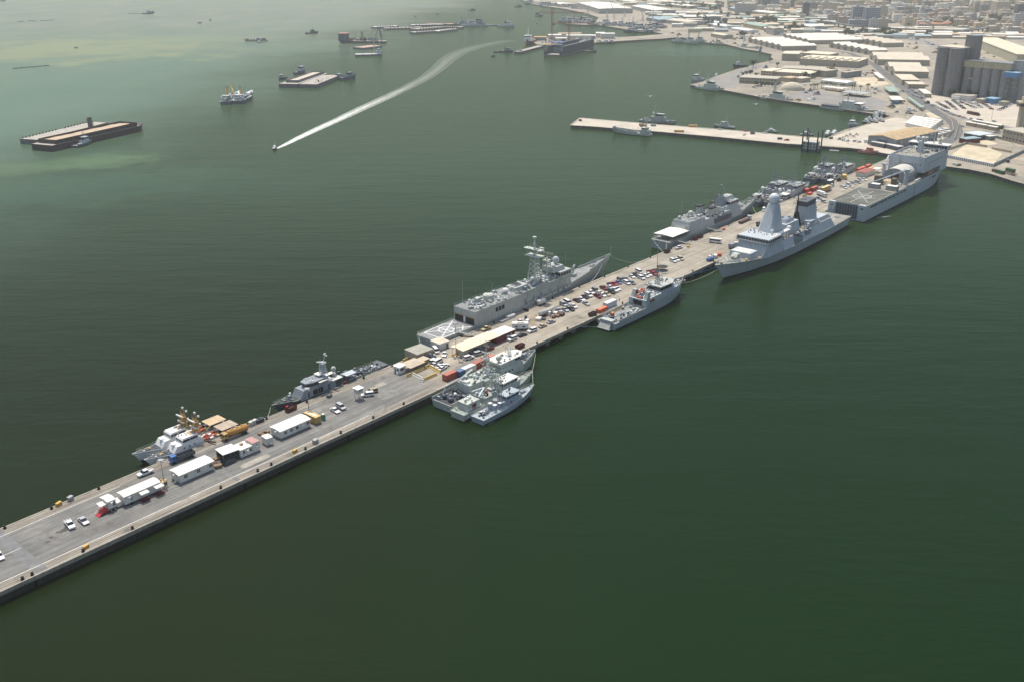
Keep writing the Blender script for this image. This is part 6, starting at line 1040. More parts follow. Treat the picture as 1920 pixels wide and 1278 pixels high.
o = thing('net_shade', 'black round net shade beside the far yellow lamp base', 'shade', G(1241, 506.5, PZ), 0); m = MB(); m.cyl(0, 0, 1.9, 2.0, 3, 3, 14); m.cyl(0, 0, 2.0, 2.5, 3, .3, 14); m.build('net', 'black', o); m = MB(); m.tube((0, 0, 0), (0, 0, 2.3), .08, 5); m.build('post', 'steel', o)
# gangways
def gangway(a, b, w, label):
    a, b = Vector(a), Vector(b); o = thing('gangway', label, 'gangway', a, math.atan2((b-a).y, (b-a).x)); L = Vector(((b-a).x, (b-a).y)).length; dz = b.z-a.z; m = MB(); m.add([(0, -w/2, 0), (L, -w/2, dz), (L, w/2, dz), (0, w/2, 0), (0, -w/2, -.15), (L, -w/2, dz-.15), (L, w/2, dz-.15), (0, w/2, -.15)], [[0, 1, 2, 3], [4, 5, 1, 0], [7, 6, 2, 3], [4, 5, 6, 7]]); m.build('walkway', 'steel', o)
    for y in (-w/2, w/2): m = MB(); m.rail([(0, y, 0), (L, y, dz)], 1.1, 1.4, .05); m.build('railing', 'ship_pale', o)
gangway(W(288, 24, PZ+.1), W(282, 34, 5.6), 1.6, 'grey gangway from the pier to the marked flight deck'); gangway(W(470, 27, PZ+.1), W(466, 35, 5.4), 1.4, 'grey gangway at the awning frigate stern'); gangway(W(505, 26.5, PZ+.1), W(498, 35, 6.2), 1.6, 'grey gangway amidships on the awning frigate'); gangway(W(372, 2.5, PZ+.1), W(368, -3, 5.2), 1.2, 'grey gangway to the supply ship')
# people
def person_proto():
    J = [(0, 0, .95), (0, 0, 1.2), (0, 0, 1.45), (0, 0, 1.56), (0.02, 0, 1.68), (0, .1, .9), (.04, .11, .5), (-.02, .11, .06), (.12, .11, .03), (0, -.1, .9), (-.04, -.11, .5), (-.1, -.11, .06), (.04, -.11, .03), (0, .2, 1.4), (-.02, .26, 1.12), (.08, .25, .88), (0, -.2, 1.4), (.02, -.26, 1.12), (.1, -.25, .9)]
    E = [(0, 1), (1, 2), (2, 3), (3, 4), (0, 5), (5, 6), (6, 7), (7, 8), (0, 9), (9, 10), (10, 11), (11, 12), (2, 13), (13, 14), (14, 15), (2, 16), (16, 17), (17, 18)]
    rad = [.15, .15, .16, .06, .11, .1, .07, .045, .04, .1, .07, .045, .04, .07, .05, .04, .07, .05, .04]
    me = bpy.data.meshes.new('body'); me.from_pydata(J, E, []); o = bpy.data.objects.new('person', me); COL.objects.link(o); mod = o.modifiers.new('skin', 'SKIN'); me.skin_vertices.new() if not me.skin_vertices else None
    for i, r in enumerate(rad): me.skin_vertices[0].data[i].radius = (r, r)
    me.skin_vertices[0].data[0].use_root = True; s = o.modifiers.new('sub', 'SUBSURF'); s.levels = s.render_levels = 1; me.materials.append(MAT('skin_cloth')); return o
pp = person_proto()
for n_, (x, y, lab) in enumerate(((1146, 571.5, 'person in dark clothes standing beside the white and grey container'), (1150.5, 570, 'person in dark clothes standing between container and supply ship gangway'), (1153.5, 569, 'person in dark clothes standing nearest the supply ship gangway'), (1161, 566, 'person in dark clothes standing at the supply ship gangway foot'), (616, 738, 'person in dark clothes beside the black jet trailer'), (607, 783, 'person in dark clothes behind the teal toilet'))):
    o = pp if n_ == 0 else pp.copy()
    if n_: COL.objects.link(o)
    o.location = G(x, y, PZ); o.rotation_euler.z = n_*1.3; tag(o, lab, 'person')
# ================================================================ boats, barges and dredgers on the water
mat('tug_blue', (.07, .11, .15), .5, var=.2); mat('tug_green', (.10, .20, .18), .5, var=.2); mat('barge_brown', (.07, .045, .047), .75, var=.3, streak=.3, rust=.4); mat('barge_deck', (.37, .34, .30), .85, var=.2, scale=.2); mat('barge_grey', (.14, .145, .15), .75, var=.25, rust=.3); mat('cargo_sand', (.47, .37, .265), .95, var=.14, scale=.15); mat('hull_red', (.22, .035, .05), .55, var=.15); mat('dredge_white', (.55, .56, .55), .6, var=.15); mat('dredge_yellow', (.56, .38, .10), .5, var=.15); mat('salmon', (.55, .22, .18), .6, var=.15)
def boat(px, py, dx, dy, L, B, hullm, house, label, cat='boat', name='workboat', style='tug', deckm='ship_deck', group=None, seed=1, H=None, det=True):
    rz = heading(px, py, dx, dy, 0); c = G(px, py, 0); pos = c-Vector((math.cos(rz), math.sin(rz), 0))*L/2
    f = H or (.09*L if style != 'flat' else .06*L); f = max(1., min(f, 5.5) if not H else H)
    sh = Ship(name, label, cat, L, B, [(0, f*.75), (L*.55, f*.8), (L, f*1.35)], pos, rz, hullm, deckm, group, gun=False, rb=L*.1, tr=.86, bp=.45, n=10)
    k = L/25; r = random.Random(seed)
    if style == 'tug':
        m = MB(); bulwark(m, sh.st, .0, L*.985, .35*k+.4); m.path(edge_pts(sh.st, 0, L, 1, 8, 0), .25*k); m.path(edge_pts(sh.st, 0, L, -1, 8, 0), .25*k); sh.part('bulwark', m, hullm)
        m = MB(); z = f*.85; m.blk(L*.38, L*.74, B*.33, B*.3, z, z+2.6*k, 0, .6); m.blk(L*.5, L*.7, B*.26, B*.24, z+2.6*k, z+3.5*k, 0, .2); m.blk(L*.48, L*.72, B*.29, B*.29, z+4.6*k, z+5*k); sh.part('superstructure', m, house); glass_band(sh, L*.505, L*.697, B*.255, B*.25, z+3.5*k, z+4.6*k, 0, .1, mull=4)
        m = MB(); m.cyl(L*.42, B*.17, z+2.5*k, z+5*k, .7*k, .6*k, 8); m.cyl(L*.42, -B*.17, z+2.5*k, z+5*k, .7*k, .6*k, 8); sh.part('funnel', m, 'black'); m = MB(); m.tube((L*.58, 0, z+5*k), (L*.56, 0, z+10*k), .18*k, 5); yards(m, L*.57, (z+7.5*k,), (1.4*k,), .1*k); sh.part('mast', m, house)
        m = MB(); m.cyl(L*.2, 0, f*.76, f*.76+1.2*k, .8*k, n=8); sh.part('towing_winch', m, 'ship_dark')
        sh.gear(L*.05, L*.36, B*.33, f*.78, 6, seed, .8*k+.2, ('rubber', 'white', 'ochre'))
    elif style == 'patrol':
        m = MB(); z = f*.82; m.blk(L*.3, L*.7, B*.38, B*.33, z, z+2.4*k, 0, .8); m.blk(L*.42, L*.62, B*.3, B*.28, z+2.4*k, z+3.1*k, 0, .3); m.blk(L*.41, L*.635, B*.33, B*.33, z+4*k, z+4.3*k); sh.part('superstructure', m, house); glass_band(sh, L*.425, L*.615, B*.29, B*.28, z+3.1*k, z+4*k, 0, .1, mull=4)
        m = MB(); m.lattice(L*.4, 0, z+3*k, z+9*k, .7*k, .25*k, 3, .1*k+.03); yards(m, L*.4, (z+6*k, z+8*k), (1.8*k, 1.2*k), .08*k+.03); sh.part('mast', m, house); m = MB(); m.sph((L*.36, 0, z+4.4*k), .8*k, 0, 8, 5); m.cyl(L*.36, 0, z, z+3.8*k, .25*k); sh.part('radome', m, 'white')
        m = MB(); m.cyl(L*.8, 0, f, f+1.1*k, .7*k, .6*k, 8); m.tube((L*.8, 0, f+1.2*k), (L*.9, 0, f+1.7*k), .12*k, 5); sh.part('deck_gun', m, 'ship_mid'); sh.gear(L*.04, L*.3, B*.36, f*.77, 9, seed, .7*k+.2); sh.gear(L*.32, L*.4, B*.25, z+2.4*k, 4, seed+1, .7*k)
    elif style == 'yacht':
        m = MB(); z = f*.85; m.blk(L*.2, L*.72, B*.38, B*.32, z, z+1.6*k+.6, .2, L*.09); m.blk(L*.25, L*.5, B*.3, B*.28, z+1.6*k+1.4, z+1.6*k+1.7, .1, .4); [m.tube((L*x, y*B*.26, z+1.6*k), (L*x, y*B*.26, z+1.6*k+1.5), .08, 4) for x in (.28, .47) for y in (-1, 1)]; sh.part('cabin', m, house); m = MB(); m.blk(L*.3, L*.69, B*.385, B*.335, z+.5*k+.3, z+1.2*k+.4, 0, L*.06); sh.part('window', m, 'glass'); m = MB(); m.tube((L*.35, 0, z+1.6*k+1.5), (L*.33, 0, z+1.6*k+4.5), .07); sh.part('mast', m, 'white')
    elif style == 'landing':
        m = MB(); bulwark(m, sh.st, L*.3, L*.99, 1.3); sh.part('bulwark', m, hullm); m = MB(); z = f*.8; m.blk(L*.05, L*.25, B*.42, B*.4, z, z+3); m.blk(L*.1, L*.22, B*.36, B*.34, z+3, z+3.9); m.blk(L*.09, L*.23, B*.4, B*.4, z+4.9, z+5.3); sh.part('superstructure', m, house); glass_band(sh, L*.105, L*.218, B*.35, B*.34, z+3.9, z+4.9, mull=4); m = MB(); m.lattice(L*.14, 0, z+5, z+12, .8, .3, 3, .13); yards(m, L*.14, (z+9, z+11), (2.2, 1.4), .1); sh.part('mast', m, house); m = MB(); m.box(L*.93, L*.96, -B*.3, B*.3, f*.8, f*1.3+2.4); sh.part('bow_ramp', m, hullm); sh.gear(L*.3, L*.9, B*.3, f*.82, 16, seed, 1.1, ('ship_mid', 'white', 'brown_rust'))
    return sh
def pxbarge(a, b, w, h, label, hullm='barge_grey', deckm='barge_deck', hold=None, cat='barge', group=None, wall=2.2, z=None, shift=0):
    """flat barge; a,b = photo points of the ends of its deck centreline"""
    A, B = G(*a, h), G(*b, h); d = B-A; L = d.length; rz = math.atan2(d.y, d.x); o = thing('barge', label, cat, (A.x, A.y, 0), rz, group)
    m = MB(); m.hprism([(0, -1), (L*.97, -1), (L, h*.5), (L, h), (0, h), (-.0, h*.4)], -w/2, w/2); m.build('hull', hullm, o); m = MB(); m.box(.3, L-.3, -w/2+.3, w/2-.3, h-.05, h+.06); m.build('deck', deckm, o)
    m = MB(); m.path([(0, -w/2, h), (L, -w/2, h), (L, w/2, h), (0, w/2, h), (0, -w/2, h)], .28, 4); m.build('rubbing_rail', 'ship_dark', o)
    if hold:
        x0, x1, y0, y1 = hold[0]*L, hold[1]*L, -w*hold[2], w*hold[2]; t = .6; m = MB()
        for bx in ((x0, x1, y0, y0+t), (x0, x1, y1-t, y1), (x0, x0+t, y0+t, y1-t), (x1-t, x1, y0+t, y1-t)): m.box(*bx, h, h+wall)
        m.build('hold_wall', hullm, o); m = MB(); n = 16; vs = []; rr = random.Random(int(L))
        for i in range(n+1):
            for j in range(7): vs.append((x0+t+(x1-x0-2*t)*i/n, y0+t+(y1-y0-2*t)*j/6, h+wall*.55+rr.uniform(-.2, .25)))
        m.add(vs, [[i*7+j, i*7+7+j, i*7+8+j, i*7+1+j] for i in range(n) for j in range(6)], 0, True); m.build('sand_cargo', hold[3], o)
    return o, L, w
# sand barges at the left
o, L, w = pxbarge((78, 272), (246, 234.6), 24, 5.2, 'large maroon barge filled with orange sand, a tug at its side', 'barge_brown', 'barge_deck', (.06, .97, .44, 'cargo_sand'), wall=3.6)
m = MB(); m.prism([(L, -12), (L+9, -4), (L+9, 4), (L, 12)], 1, 5.6, [(L, -12), (L+11, -4), (L+11, 4), (L, 12)]); m.build('bow', 'barge_brown', o)
o, L, w = pxbarge((54, 262), (186, 229.5), 20, 4.2, 'empty grey barge behind the sand-filled maroon one, black posts along its edge', 'barge_grey', 'barge_deck')
for k in range(22):
    if k in (11, 12): continue
    m = MB(); m.cyl(3+k*(L-6)/21, w/2-.8, 4.2, 5.6, .55, .55, 6); m.build('mooring_post', 'rubber', o)
m = MB(); m.box(L*.72, L*.72+6, -w/2+1, -w/2+1.6, 4.2, 13); m.box(L*.72+6.8, L*.72+7.3, -w/2+1, -w/2+1.4, 4.2, 9); m.build('raised_ramp', mat('ramp_brown', (.18, .14, .13), .8), o)
boat(157, 272.5, 56, -17, 26, 8, 'tug_blue', 'ship_bluegrey', 'blue tug lashed along the side of the sand-filled maroon barge', 'tug', 'tugboat')
# twin hopper dredgers with yellow cranes
for k, (x, y) in enumerate(((434.5, 190.5), (458.5, 189.2))):
    sh = boat(x+2, y-1.5, 22, -12.5, 66, 13, 'tug_blue' if k else mat('hull_bluegrey', (.12, .14, .20), .5, var=.2), 'dredge_white', ('hopper dredger with green pipework, outer one of the yellow-craned pair', 'grey-hulled hopper dredger with a long white deck, nearer of the yellow-craned pair')[k], 'dredger', 'dredger', 'none', 'dredge_white', H=5.2)
    m = MB(); m.blk(2.5, 11, 4.8, 4.6, 4, 6.8); m.blk(4, 9.4, 3.8, 3.6, 6.7, 9.2); m.blk(3.6, 9.8, 4.2, 4.2, 9.2, 9.6); sh.part('superstructure', m, ('ship_pale', 'dredge_white')[k]); glass_band(sh, 4.2, 9.4, 3.8, 3.7, 7.6, 8.8, mull=5)
    for q in ((20, 2, 15), (34, -2, 13), (44, 2, 15)) if k == 0 else ((24, 1, 12),): m = MB(); m.cyl(q[0], q[1], 4, 8, 1.3, 1, 8); m.tube((q[0], q[1], 8), (q[0]+6, q[1]+3, q[2]), .6, 5); m.tube((q[0], q[1], 8), (q[0]-1, q[1], q[2]+4), .35, 4); sh.part('deck_crane', m, 'dredge_yellow')
    m = MB(); m.box(16, 48, -4.4, 4.4, 4.2, 5.4) if k else m.box(16, 46, -3, 3, 4.2, 6); sh.part('hopper', m, 'dredge_white' if k else 'ship_mid2'); sh.gear(1, 46, 5.2, 5.2, 80, 200+k, 2.1, ('tug_green', 'white', 'ship_mid') if k == 0 else ('white', 'dredge_white', 'ship_mid')); m = MB(); m.lattice(15, 0, 5, 19, .9, .4, 4, .18); sh.part('mast', m, 'dredge_yellow')
# barges with four tugs
o, L, w = pxbarge((540, 158), (599, 137.6), 25, 4.5, 'dark-walled barge of pale sand, left one of the tug-ringed pair', 'barge_grey', 'barge_deck', (.12, .97, .33, mat('cargo_pale', (.50, .45, .37), .95, var=.12, scale=.15)), wall=3.2)
o, L, w = pxbarge((577, 158.6), (622, 141), 24, 4.5, 'flat pale barge with scattered posts, right one of the tug-ringed pair', 'barge_grey', 'barge_deck')
for k in range(14): m = MB(); m.box(-.25, .25, -.2, .2, 0, 1.9); b_ = m.build('deck_post', 'ship_dark', o, loc=(random.uniform(L*.1, L*.6), random.uniform(-w*.4, w*.1), 4.5))
boat(529, 149, -22, 9, 24, 8, 'tug_blue', 'ship_light', 'tug with pale wheelhouse at the left end of the dark-walled barge', 'tug', 'tugboat', seed=3); boat(564, 138.5, 24, -6, 30, 9, 'tug_blue', 'ship_bluegrey', 'large tug behind the dark-walled barge', 'tug', 'tugboat', seed=4, H=4.5)
boat(634, 148.5, 20, -3, 24, 8, 'tug_blue', 'ship_bluegrey', 'tug pressed to the right end of the flat pale barge', 'tug', 'tugboat', seed=5); boat(654, 149, 26, -4, 28, 8.5, 'tug_blue', 'ship_mid', 'outer tug to the right of the flat pale barge', 'tug', 'tugboat', seed=6, H=4)
# speedboat and its wake
sb_ = boat(514.5, 281, -9, 5.2, 9, 3, 'ship_dark', 'white', 'small speedboat racing with a long white wake', 'speedboat', 'speedboat', 'yacht', H=1.2)
pw = [(516, 280.5, 1.2), (530, 274, 5), (560, 259, 8.5), (600, 240, 11), (640, 222, 13), (680, 203, 15), (720, 185, 16.5), (760, 166, 18), (800, 145, 21), (822, 128, 25), (838, 113, 29), (858, 100, 32), (890, 89, 34), (925, 81, 36), (960, 76, 36)]
P = [(G(x, y, .05), w_) for x, y, w_ in pw]; Q = []
for (p, a), (q, b_) in zip(P, P[1:]):
    for t in (0, .25, .5, .75): Q.append((p+(q-p)*t, a+(b_-a)*t))
Q.append(P[-1]); NU = 9; m = MB(); vs = []; uv = []
for i, (p, wd_) in enumerate(Q):
    d = (Q[min(i+1, len(Q)-1)][0]-Q[max(i-1, 0)][0]); d.z = 0; d.normalize(); nn = Vector((-d.y, d.x, 0))
    for j in range(NU): t = j/(NU-1)*2-1; vs.append(tuple(p+nn*t*wd_*.5)); uv.append((j/(NU-1), i/(len(Q)-1)))
fs = [[i*NU+j, i*NU+NU+j, i*NU+NU+1+j, i*NU+1+j] for i in range(len(Q)-1) for j in range(NU-1)]; m.add(vs, fs)
fm, nt, b = newmat('foam'); MATS['foam'] = fm; tc = nd(nt, 'ShaderNodeUVMap').outputs[0]; sp_ = nd(nt, 'ShaderNodeSeparateXYZ'); nt.links.new(tc, sp_.inputs[0]); po_ = nd(nt, 'ShaderNodeNewGeometry').outputs['Position']
au = math_node(nt, 'ABSOLUTE', math_node(nt, 'SUBTRACT', math_node(nt, 'MULTIPLY', sp_.outputs[0], 2), 1)); fade = remap(nt, sp_.outputs[1], .0, .62, 1.5, .0); fade2 = remap(nt, sp_.outputs[1], .5, 1., .34, .1)
core = remap(nt, au, .3, .62, 1, .3); rim = remap(nt, math_node(nt, 'ABSOLUTE', math_node(nt, 'SUBTRACT', au, .82)), .02, .15, 1, 0); edge_ = remap(nt, au, .9, 1., 1, 0)
nn_ = math_node(nt, 'MULTIPLY', remap(nt, noise(nt, po_, .3, 6, .75), .36, .6), remap(nt, noise(nt, tc, 1., 4, .6, (9, 26, 1)), .3, .6, .35, 1.)); a_ = math_node(nt, 'MULTIPLY', math_node(nt, 'MULTIPLY', math_node(nt, 'MAXIMUM', core, rim), math_node(nt, 'ADD', math_node(nt, 'MULTIPLY', nn_, .85), .22)), math_node(nt, 'MULTIPLY', edge_, math_node(nt, 'MAXIMUM', math_node(nt, 'MULTIPLY', fade, 1.5), fade2)), True)
b.inputs['Base Color'].default_value = (.78, .80, .74, 1); b.inputs['Roughness'].default_value = .8; nt.links.new(a_, b.inputs['Alpha'])
wk = m.build('wake_foam', 'foam'); ul = wk.data.uv_layers.new(name='UVMap')
for lp in wk.data.loops: ul.data[lp.index].uv = uv[lp.vertex_index]
tag(wk, 'white foam wake curving away behind the speedboat', None, None, 'stuff')
def foam_patch(px, py, rx, ry, ang, lab):
    m = MB(); c = G(px, py, .06); n = 18; vs = [(0, 0, 0)]+[(rx*math.cos(a), ry*math.sin(a), 0) for a in [2*math.pi*i/n for i in range(n)]]; m.add(vs, [[0, i+1, (i+1) % n+1] for i in range(n)])
    o = m.build('foam', 'foam', None, c, ang); ul = o.data.uv_layers.new(name='UVMap')
    for lp in o.data.loops: k = lp.vertex_index; ul.data[lp.index].uv = (.5, .45) if k == 0 else (.84, .56)
    tag(o, lab, None, None, 'stuff')
foam_patch(1656, 407, 7, 1.4, UP-.5, 'white discharge foam beside the landing ship'); foam_patch(917, 791, 3, 1.6, UP, 'foam patch astern of the outermost patrol ship')
# farther work craft
boat(479, 77.5, -40, 0, 46, 11, 'ship_light', 'white', 'low white work vessel alone in the pale far water', 'workboat', 'workboat', 'flat', 'brown_rust', H=3).gear(4, 40, 4.5, 2.6, 20, 301, 2.4, ('white', 'brown_rust', 'ship_mid')); boat(486, 80.5, -14, 2, 12, 4, 'ship_dark', 'white', 'launch passing the low white work vessel', 'launch', 'launch', 'yacht'); boat(585, 63.4, 20, -1, 28, 7, 'ship_dark', 'ship_dark', 'small dark tug crossing the pale far water', 'tug', 'tugboat')
sh = boat(678, 81, -84, 0, 92, 18, 'barge_grey', 'tug_blue', 'large dredger with a dark blue deckhouse and pink roof', 'dredger', 'dredger', 'none', 'barge_deck', H=5)
m = MB(); m.box(70, 87, -7, 7, 4, 17); sh.part('deckhouse', m, 'tug_blue'); m = MB(); m.box(69.5, 87.5, -7.5, 7.5, 17, 17.6); sh.part('deckhouse_roof', m, 'salmon'); m = MB(); m.tube((8, 5, 4), (12, 0, 26), .7, 5); m.tube((8, -5, 4), (12, 0, 26), .7, 5); m.tube((24, 0, 5), (12, 0, 26), .4, 4); m.tube((2, 0, 4), (12, 0, 26), .4, 4); sh.part('ladder_frame', m, 'ship_dark'); m = MB(); [m.cyl(x, y, 4, 20, .7) for x, y in ((42, 3), (46, -3))]; sh.part('spud', m, 'ship_dark'); sh.gear(14, 68, 7, 4.6, 46, 311, 3.4, ('tug_blue', 'ship_light', 'brown_rust')); m = MB(); m.lattice(84, -8, 3, 16, 1.5, .5, 4, .3); sh.part('bow_frame', m, 'white')
o, L, w = pxbarge((672, 89.5), (706, 85.4), 26, 3, 'salmon-decked barge in front of the pink-roofed dredger', 'barge_grey', mat('deck_salmon', (.44, .32, .26), .85, var=.2, scale=.2))
o, L, w = pxbarge((666, 102), (716, 101), 17, 3, 'white flat barge with a crane below the pink-roofed dredger', 'barge_grey', 'dredge_white'); m = MB(); m.box(L*.3-.4, L*.3+.4, -w/2, w/2, 3, 3.9); m.box(L*.62-.4, L*.62+.4, -w/2, w/2, 3, 3.9); m.build('deck_divider', 'barge_grey', o); m = MB(); m.lattice(L*.73, 0, 3, 22, 1.2, .8, 6, .25); m.build('crane_mast', 'offwhite', o); m = MB(); m.cb(L*.9, 0, 3, 8, 7, 5); m.cb(L*.9, 0, 8, 5, 5, 3); m.lattice(L*.93, 0, 10, 24, 1, .4, 4, .25); m.build('deckhouse', 'ship_bluegrey', o)
for n_, (a, b, w, c) in enumerate((((699, 50.6), (745, 48.6), 22, 'dredge_white'), ((720, 53), (790, 51), 24, 'barge_deck'), ((770, 47), (830, 45.4), 22, 'dredge_white'), ((775, 55), (826, 50.4), 24, 'barge_deck'), ((800, 44), (850, 45), 20, 'deck_salmon'), ((772, 60.6), (812, 58), 18, 'offwhite'), ((815, 58.6), (852, 54), 20, 'offwhite'), ((830, 50), (868, 50.6), 20, 'barge_deck'))): o, L, w = pxbarge(a, b, w, 3.4, f'{ORD[n_]} flat barge from the sea end of the far barge raft', 'barge_grey', c, group='flat barges in the far raft'); [(m := MB(), m.box(-.8, .8, -.8, .8, 0, 2), m.build('deck_box', 'brown_rust', o, loc=(L*(.15+.1*k), -w*.42, 3.4))) for k in range(7)]
for n_, (x, y, L, c, s_) in enumerate(((868, 47, 40, 'ship_mid', 'patrol'), (884, 50, 52, 'ship_bluegrey', 'patrol'), (897, 46, 44, 'ship_mid', 'tug'), (925, 48, 40, 'dredge_white', 'flat'), (950, 51, 44, 'dredge_white', 'tug'), (906, 50, 30, 'ship_bluegrey', 'tug'))): boat(x, y, 30, 1.2, L, L*.22, c, c, f'{ORD[n_]} work vessel in the line right of the far barge raft', 'workboat', 'workboat', s_, group='work vessels by the barge raft', seed=320+n_)
m = MB()
for n_, (x, y, dx, dy, L) in enumerate(((395, 38.5, 6, -1, 14), (374, 44, -12, 1, 14), (278, 26.5, 20, -.5, 30), (286, 25, 14, -1.5, 20), (778, 31, -8, 1, 14), (820, 27, -8, 1, 14), (143, 90.5, 6, 0, 8), (925, 106, 8, -1, 12), (931, 98.5, 8, 0, 12), (950, 98.4, 20, 1, 26), (1007, 44, 3, -1, 9), (972, 13, 12, 0, 24), (1011, 31, 12, 0, 20), (885, 20, 14, 0, 22), (5, 2.5, 14, -1, 34))): boat(x, y, dx, dy, L, max(2.6, L*.25), 'ship_dark', 'ship_mid', f'{ORD[n_]} small dark boat dotted on the far water, counted from the distant left bank', 'boat', 'small_boat', 'yacht' if L < 16 else 'tug', group='small dark boats on the far water')
for n_, (x, y, x1, y1) in enumerate(((24, 129, 93, 123), (241, 25.5, 284, 27), (33, 41, 46, 40), (54, 39, 70, 40), (76, 39.5, 102, 37.5))): A, B_ = G(x, y, .2), G(x1, y1, .2); m = MB(); [m.tube(A+(B_-A)*(k/6), A+(B_-A)*((k+.9)/6), .7, 6) for k in range(6)]; tag(m.build('floating_pipeline', 'rubber'), f'{ORD[n_]} thin dark floating pipeline over the pale shallows', 'pipeline', 'floating pipelines')
boat(1534, 324.6, -26, 8, 19, 5.2, 'brown_rust', 'ship_light', 'small dark-hulled patrol launch beyond the minesweepers', 'launch', 'launch', 'tug', seed=399, H=2)
# ---------------------------------------------------------------- second pier and naval base boats
boat(1184, 252.4, -80, -8, 40, 8.4, 'ship_pale', 'ship_pale', 'pale grey landing craft at the near side of the second pier', 'landing craft', 'landing_craft', 'landing', seed=400, H=3)
boat(1235, 231.4, 80, 7, 40, 7, 'ship_light', 'ship_light', 'grey patrol boat with tall mast behind the second pier', 'patrol boat', 'patrol_boat', 'patrol', seed=401, H=3); boat(1357, 239.5, -34, -3, 22, 5.4, 'ship_pale', 'ship_pale', 'small pale patrol boat behind the second pier', 'patrol boat', 'patrol_boat', 'patrol', seed=402); boat(1448, 248, 22, 2, 12, 3.6, 'white', 'white', 'white launch behind the second pier', 'launch', 'launch', 'yacht'); boat(1513, 254, 24, 1.6, 13, 3.6, 'white', 'white', 'white launch behind the dark-legged jack-up', 'launch', 'launch', 'yacht')
boat(1551, 254.6, -16, 8, 13, 4.6, 'white', 'white', 'white motor cruiser at the inner corner, seaward of its twin', 'motor cruiser', 'motor_cruiser', 'yacht', H=2); boat(1563, 253.6, -16, 8, 13, 4.6, 'white', 'white', 'white motor cruiser at the inner corner, landward of its twin', 'motor cruiser', 'motor_cruiser', 'yacht', H=2); boat(1598, 240.5, -14, 8.4, 23, 8, 'ship_mid', 'dredge_white', 'white-housed tug at the quay below the boat yard', 'tug', 'tugboat', seed=403, H=3.6)
boat(1628, 289, 32, 4, 17, 5.4, 'salmon', 'salmon', 'red pilot boat with a lattice mast under the second pier quay', 'pilot boat', 'pilot_boat', 'tug', 'salmon', seed=404, H=2.2)
o = thing('pontoon', 'long white pontoon float under the second pier quay', 'pontoon', G(1564, 283.6, 0), heading(1564, 283.6, 16, 1, 0)); m = MB(); m.box(-3.8, 3.8, -.8, .8, -.2, .7); m.build('float', 'white', o); m = MB(); [m.tube((x, -.9, .7), (x, .9, .7), .1, 4) for x in (-2, 0, 2)]; m.build('strap', 'ship_mid', o)
o = thing('jack_up_barge', 'grey jack-up barge with four tall dark legs', 'jack-up barge', G(1516, 286, 0), heading(1516, 286, 26, 3, 0)); m = MB(); m.box(-6.5, 6.5, 0, 11, -1, 2.6); m.build('hull', 'ship_dark', o); m = MB(); m.box(-6, 6, .3, 8, 2.6, 8.6); m.build('house', 'ship_light', o)
for k in range(4):
    for z in (4, 6.6): m = MB(); m.box(-5.2+k*2.9, -4.0+k*2.9, .18, .34, z, z+1.1); m.build('window', 'black', o)
for x in (-6.2, 6.6):
    for y in (0, 10.4): m = MB(); m.tube((x, y, -2), (x, y, 18), .6, 8); m.build('leg', 'black', o)
m = MB(); m.tube((-1, -.2, -2), (-1, -.2, 18), .5, 8); m.build('leg', 'black', o); m = MB(); m.cyl(4.6, 6, 8.5, 14, .6); m.build('crane_post', 'yellow', o)
boat(1306, 155, -40, 12, 40, 8, 'ship_light', 'ship_light', 'grey patrol ship at the tip of the base quay, stern out', 'naval ship', 'patrol_ship', 'patrol', seed=410, H=4); boat(1332, 169.6, 58, 8, 44, 7.6, 'ship_pale', 'ship_pale', 'pale grey patrol ship along the front of the base quay', 'naval ship', 'patrol_ship', 'patrol', seed=411, H=3.8); boat(1343, 143, 8, -9, 14, 4.6, 'white', 'white', 'white yacht behind the base quay', 'yacht', 'yacht', 'yacht'); boat(1386, 126, -20, 1, 22, 8, 'tug_blue', 'dredge_white', 'blue tug with a tall mast behind the base quay', 'tug', 'tugboat', seed=412, H=3)
boat(1457, 190, 64, 9, 45, 7.6, 'ship_pale', 'ship_pale', 'pale grey patrol ship along the base parade ground quay', 'naval ship', 'patrol_ship', 'patrol', seed=413, H=3.8); boat(1518, 198.6, 16, 2, 11, 3, 'white', 'white', 'small white pontoon boat between two base ships', 'pontoon boat', 'pontoon_boat', 'yacht', H=.8)
sh = boat(1592, 209.6, 100, 13, 66, 11, 'ship_light', 'ship_pale', 'large grey landing craft with a high midships house at the base quay', 'landing craft', 'landing_craft', 'none', seed=414, H=3.8); m = MB(); m.blk(24, 44, 5, 4.6, 3, 8); m.blk(26, 38, 4.4, 4, 8, 11); m.blk(40, 47, 4, 4, 8, 9.4); m.cyl(30, 0, 11, 16, .7); sh.part('superstructure', m, 'ship_pale'); m = MB(); m.box(2, 23, -4.6, 4.6, 3.2, 4.6); sh.part('cargo_well', m, 'ship_dark'); m = MB(); m.tube((20, 3, 4), (26, 3, 10), .5, 5); sh.part('deck_crane', m, 'black'); m = MB(); m.box(40, 48, -5, 5, 9.4, 9.9); sh.part('bridge_roof', m, 'white', None); glass_band(sh, 40.1, 46.9, 4.1, 4.1, 8.3, 9.3, mull=5)
for n_, (x, y, L, s_) in enumerate(((1272, 80, 34, 'patrol'), (1294, 82, 46, 'patrol'), (1312, 80, 40, 'patrol'), (1346, 84, 30, 'patrol'), (1405, 93, 40, 'landing'))): boat(x, y, 30, 3.4, L, L*.2, 'ship_pale', 'ship_pale', f'{ORD[n_]} pale ship along the far dockyard quay, from the causeway', 'naval ship', 'patrol_ship', s_, group='pale ships at the far dockyard quay', seed=420+n_, H=3.6)
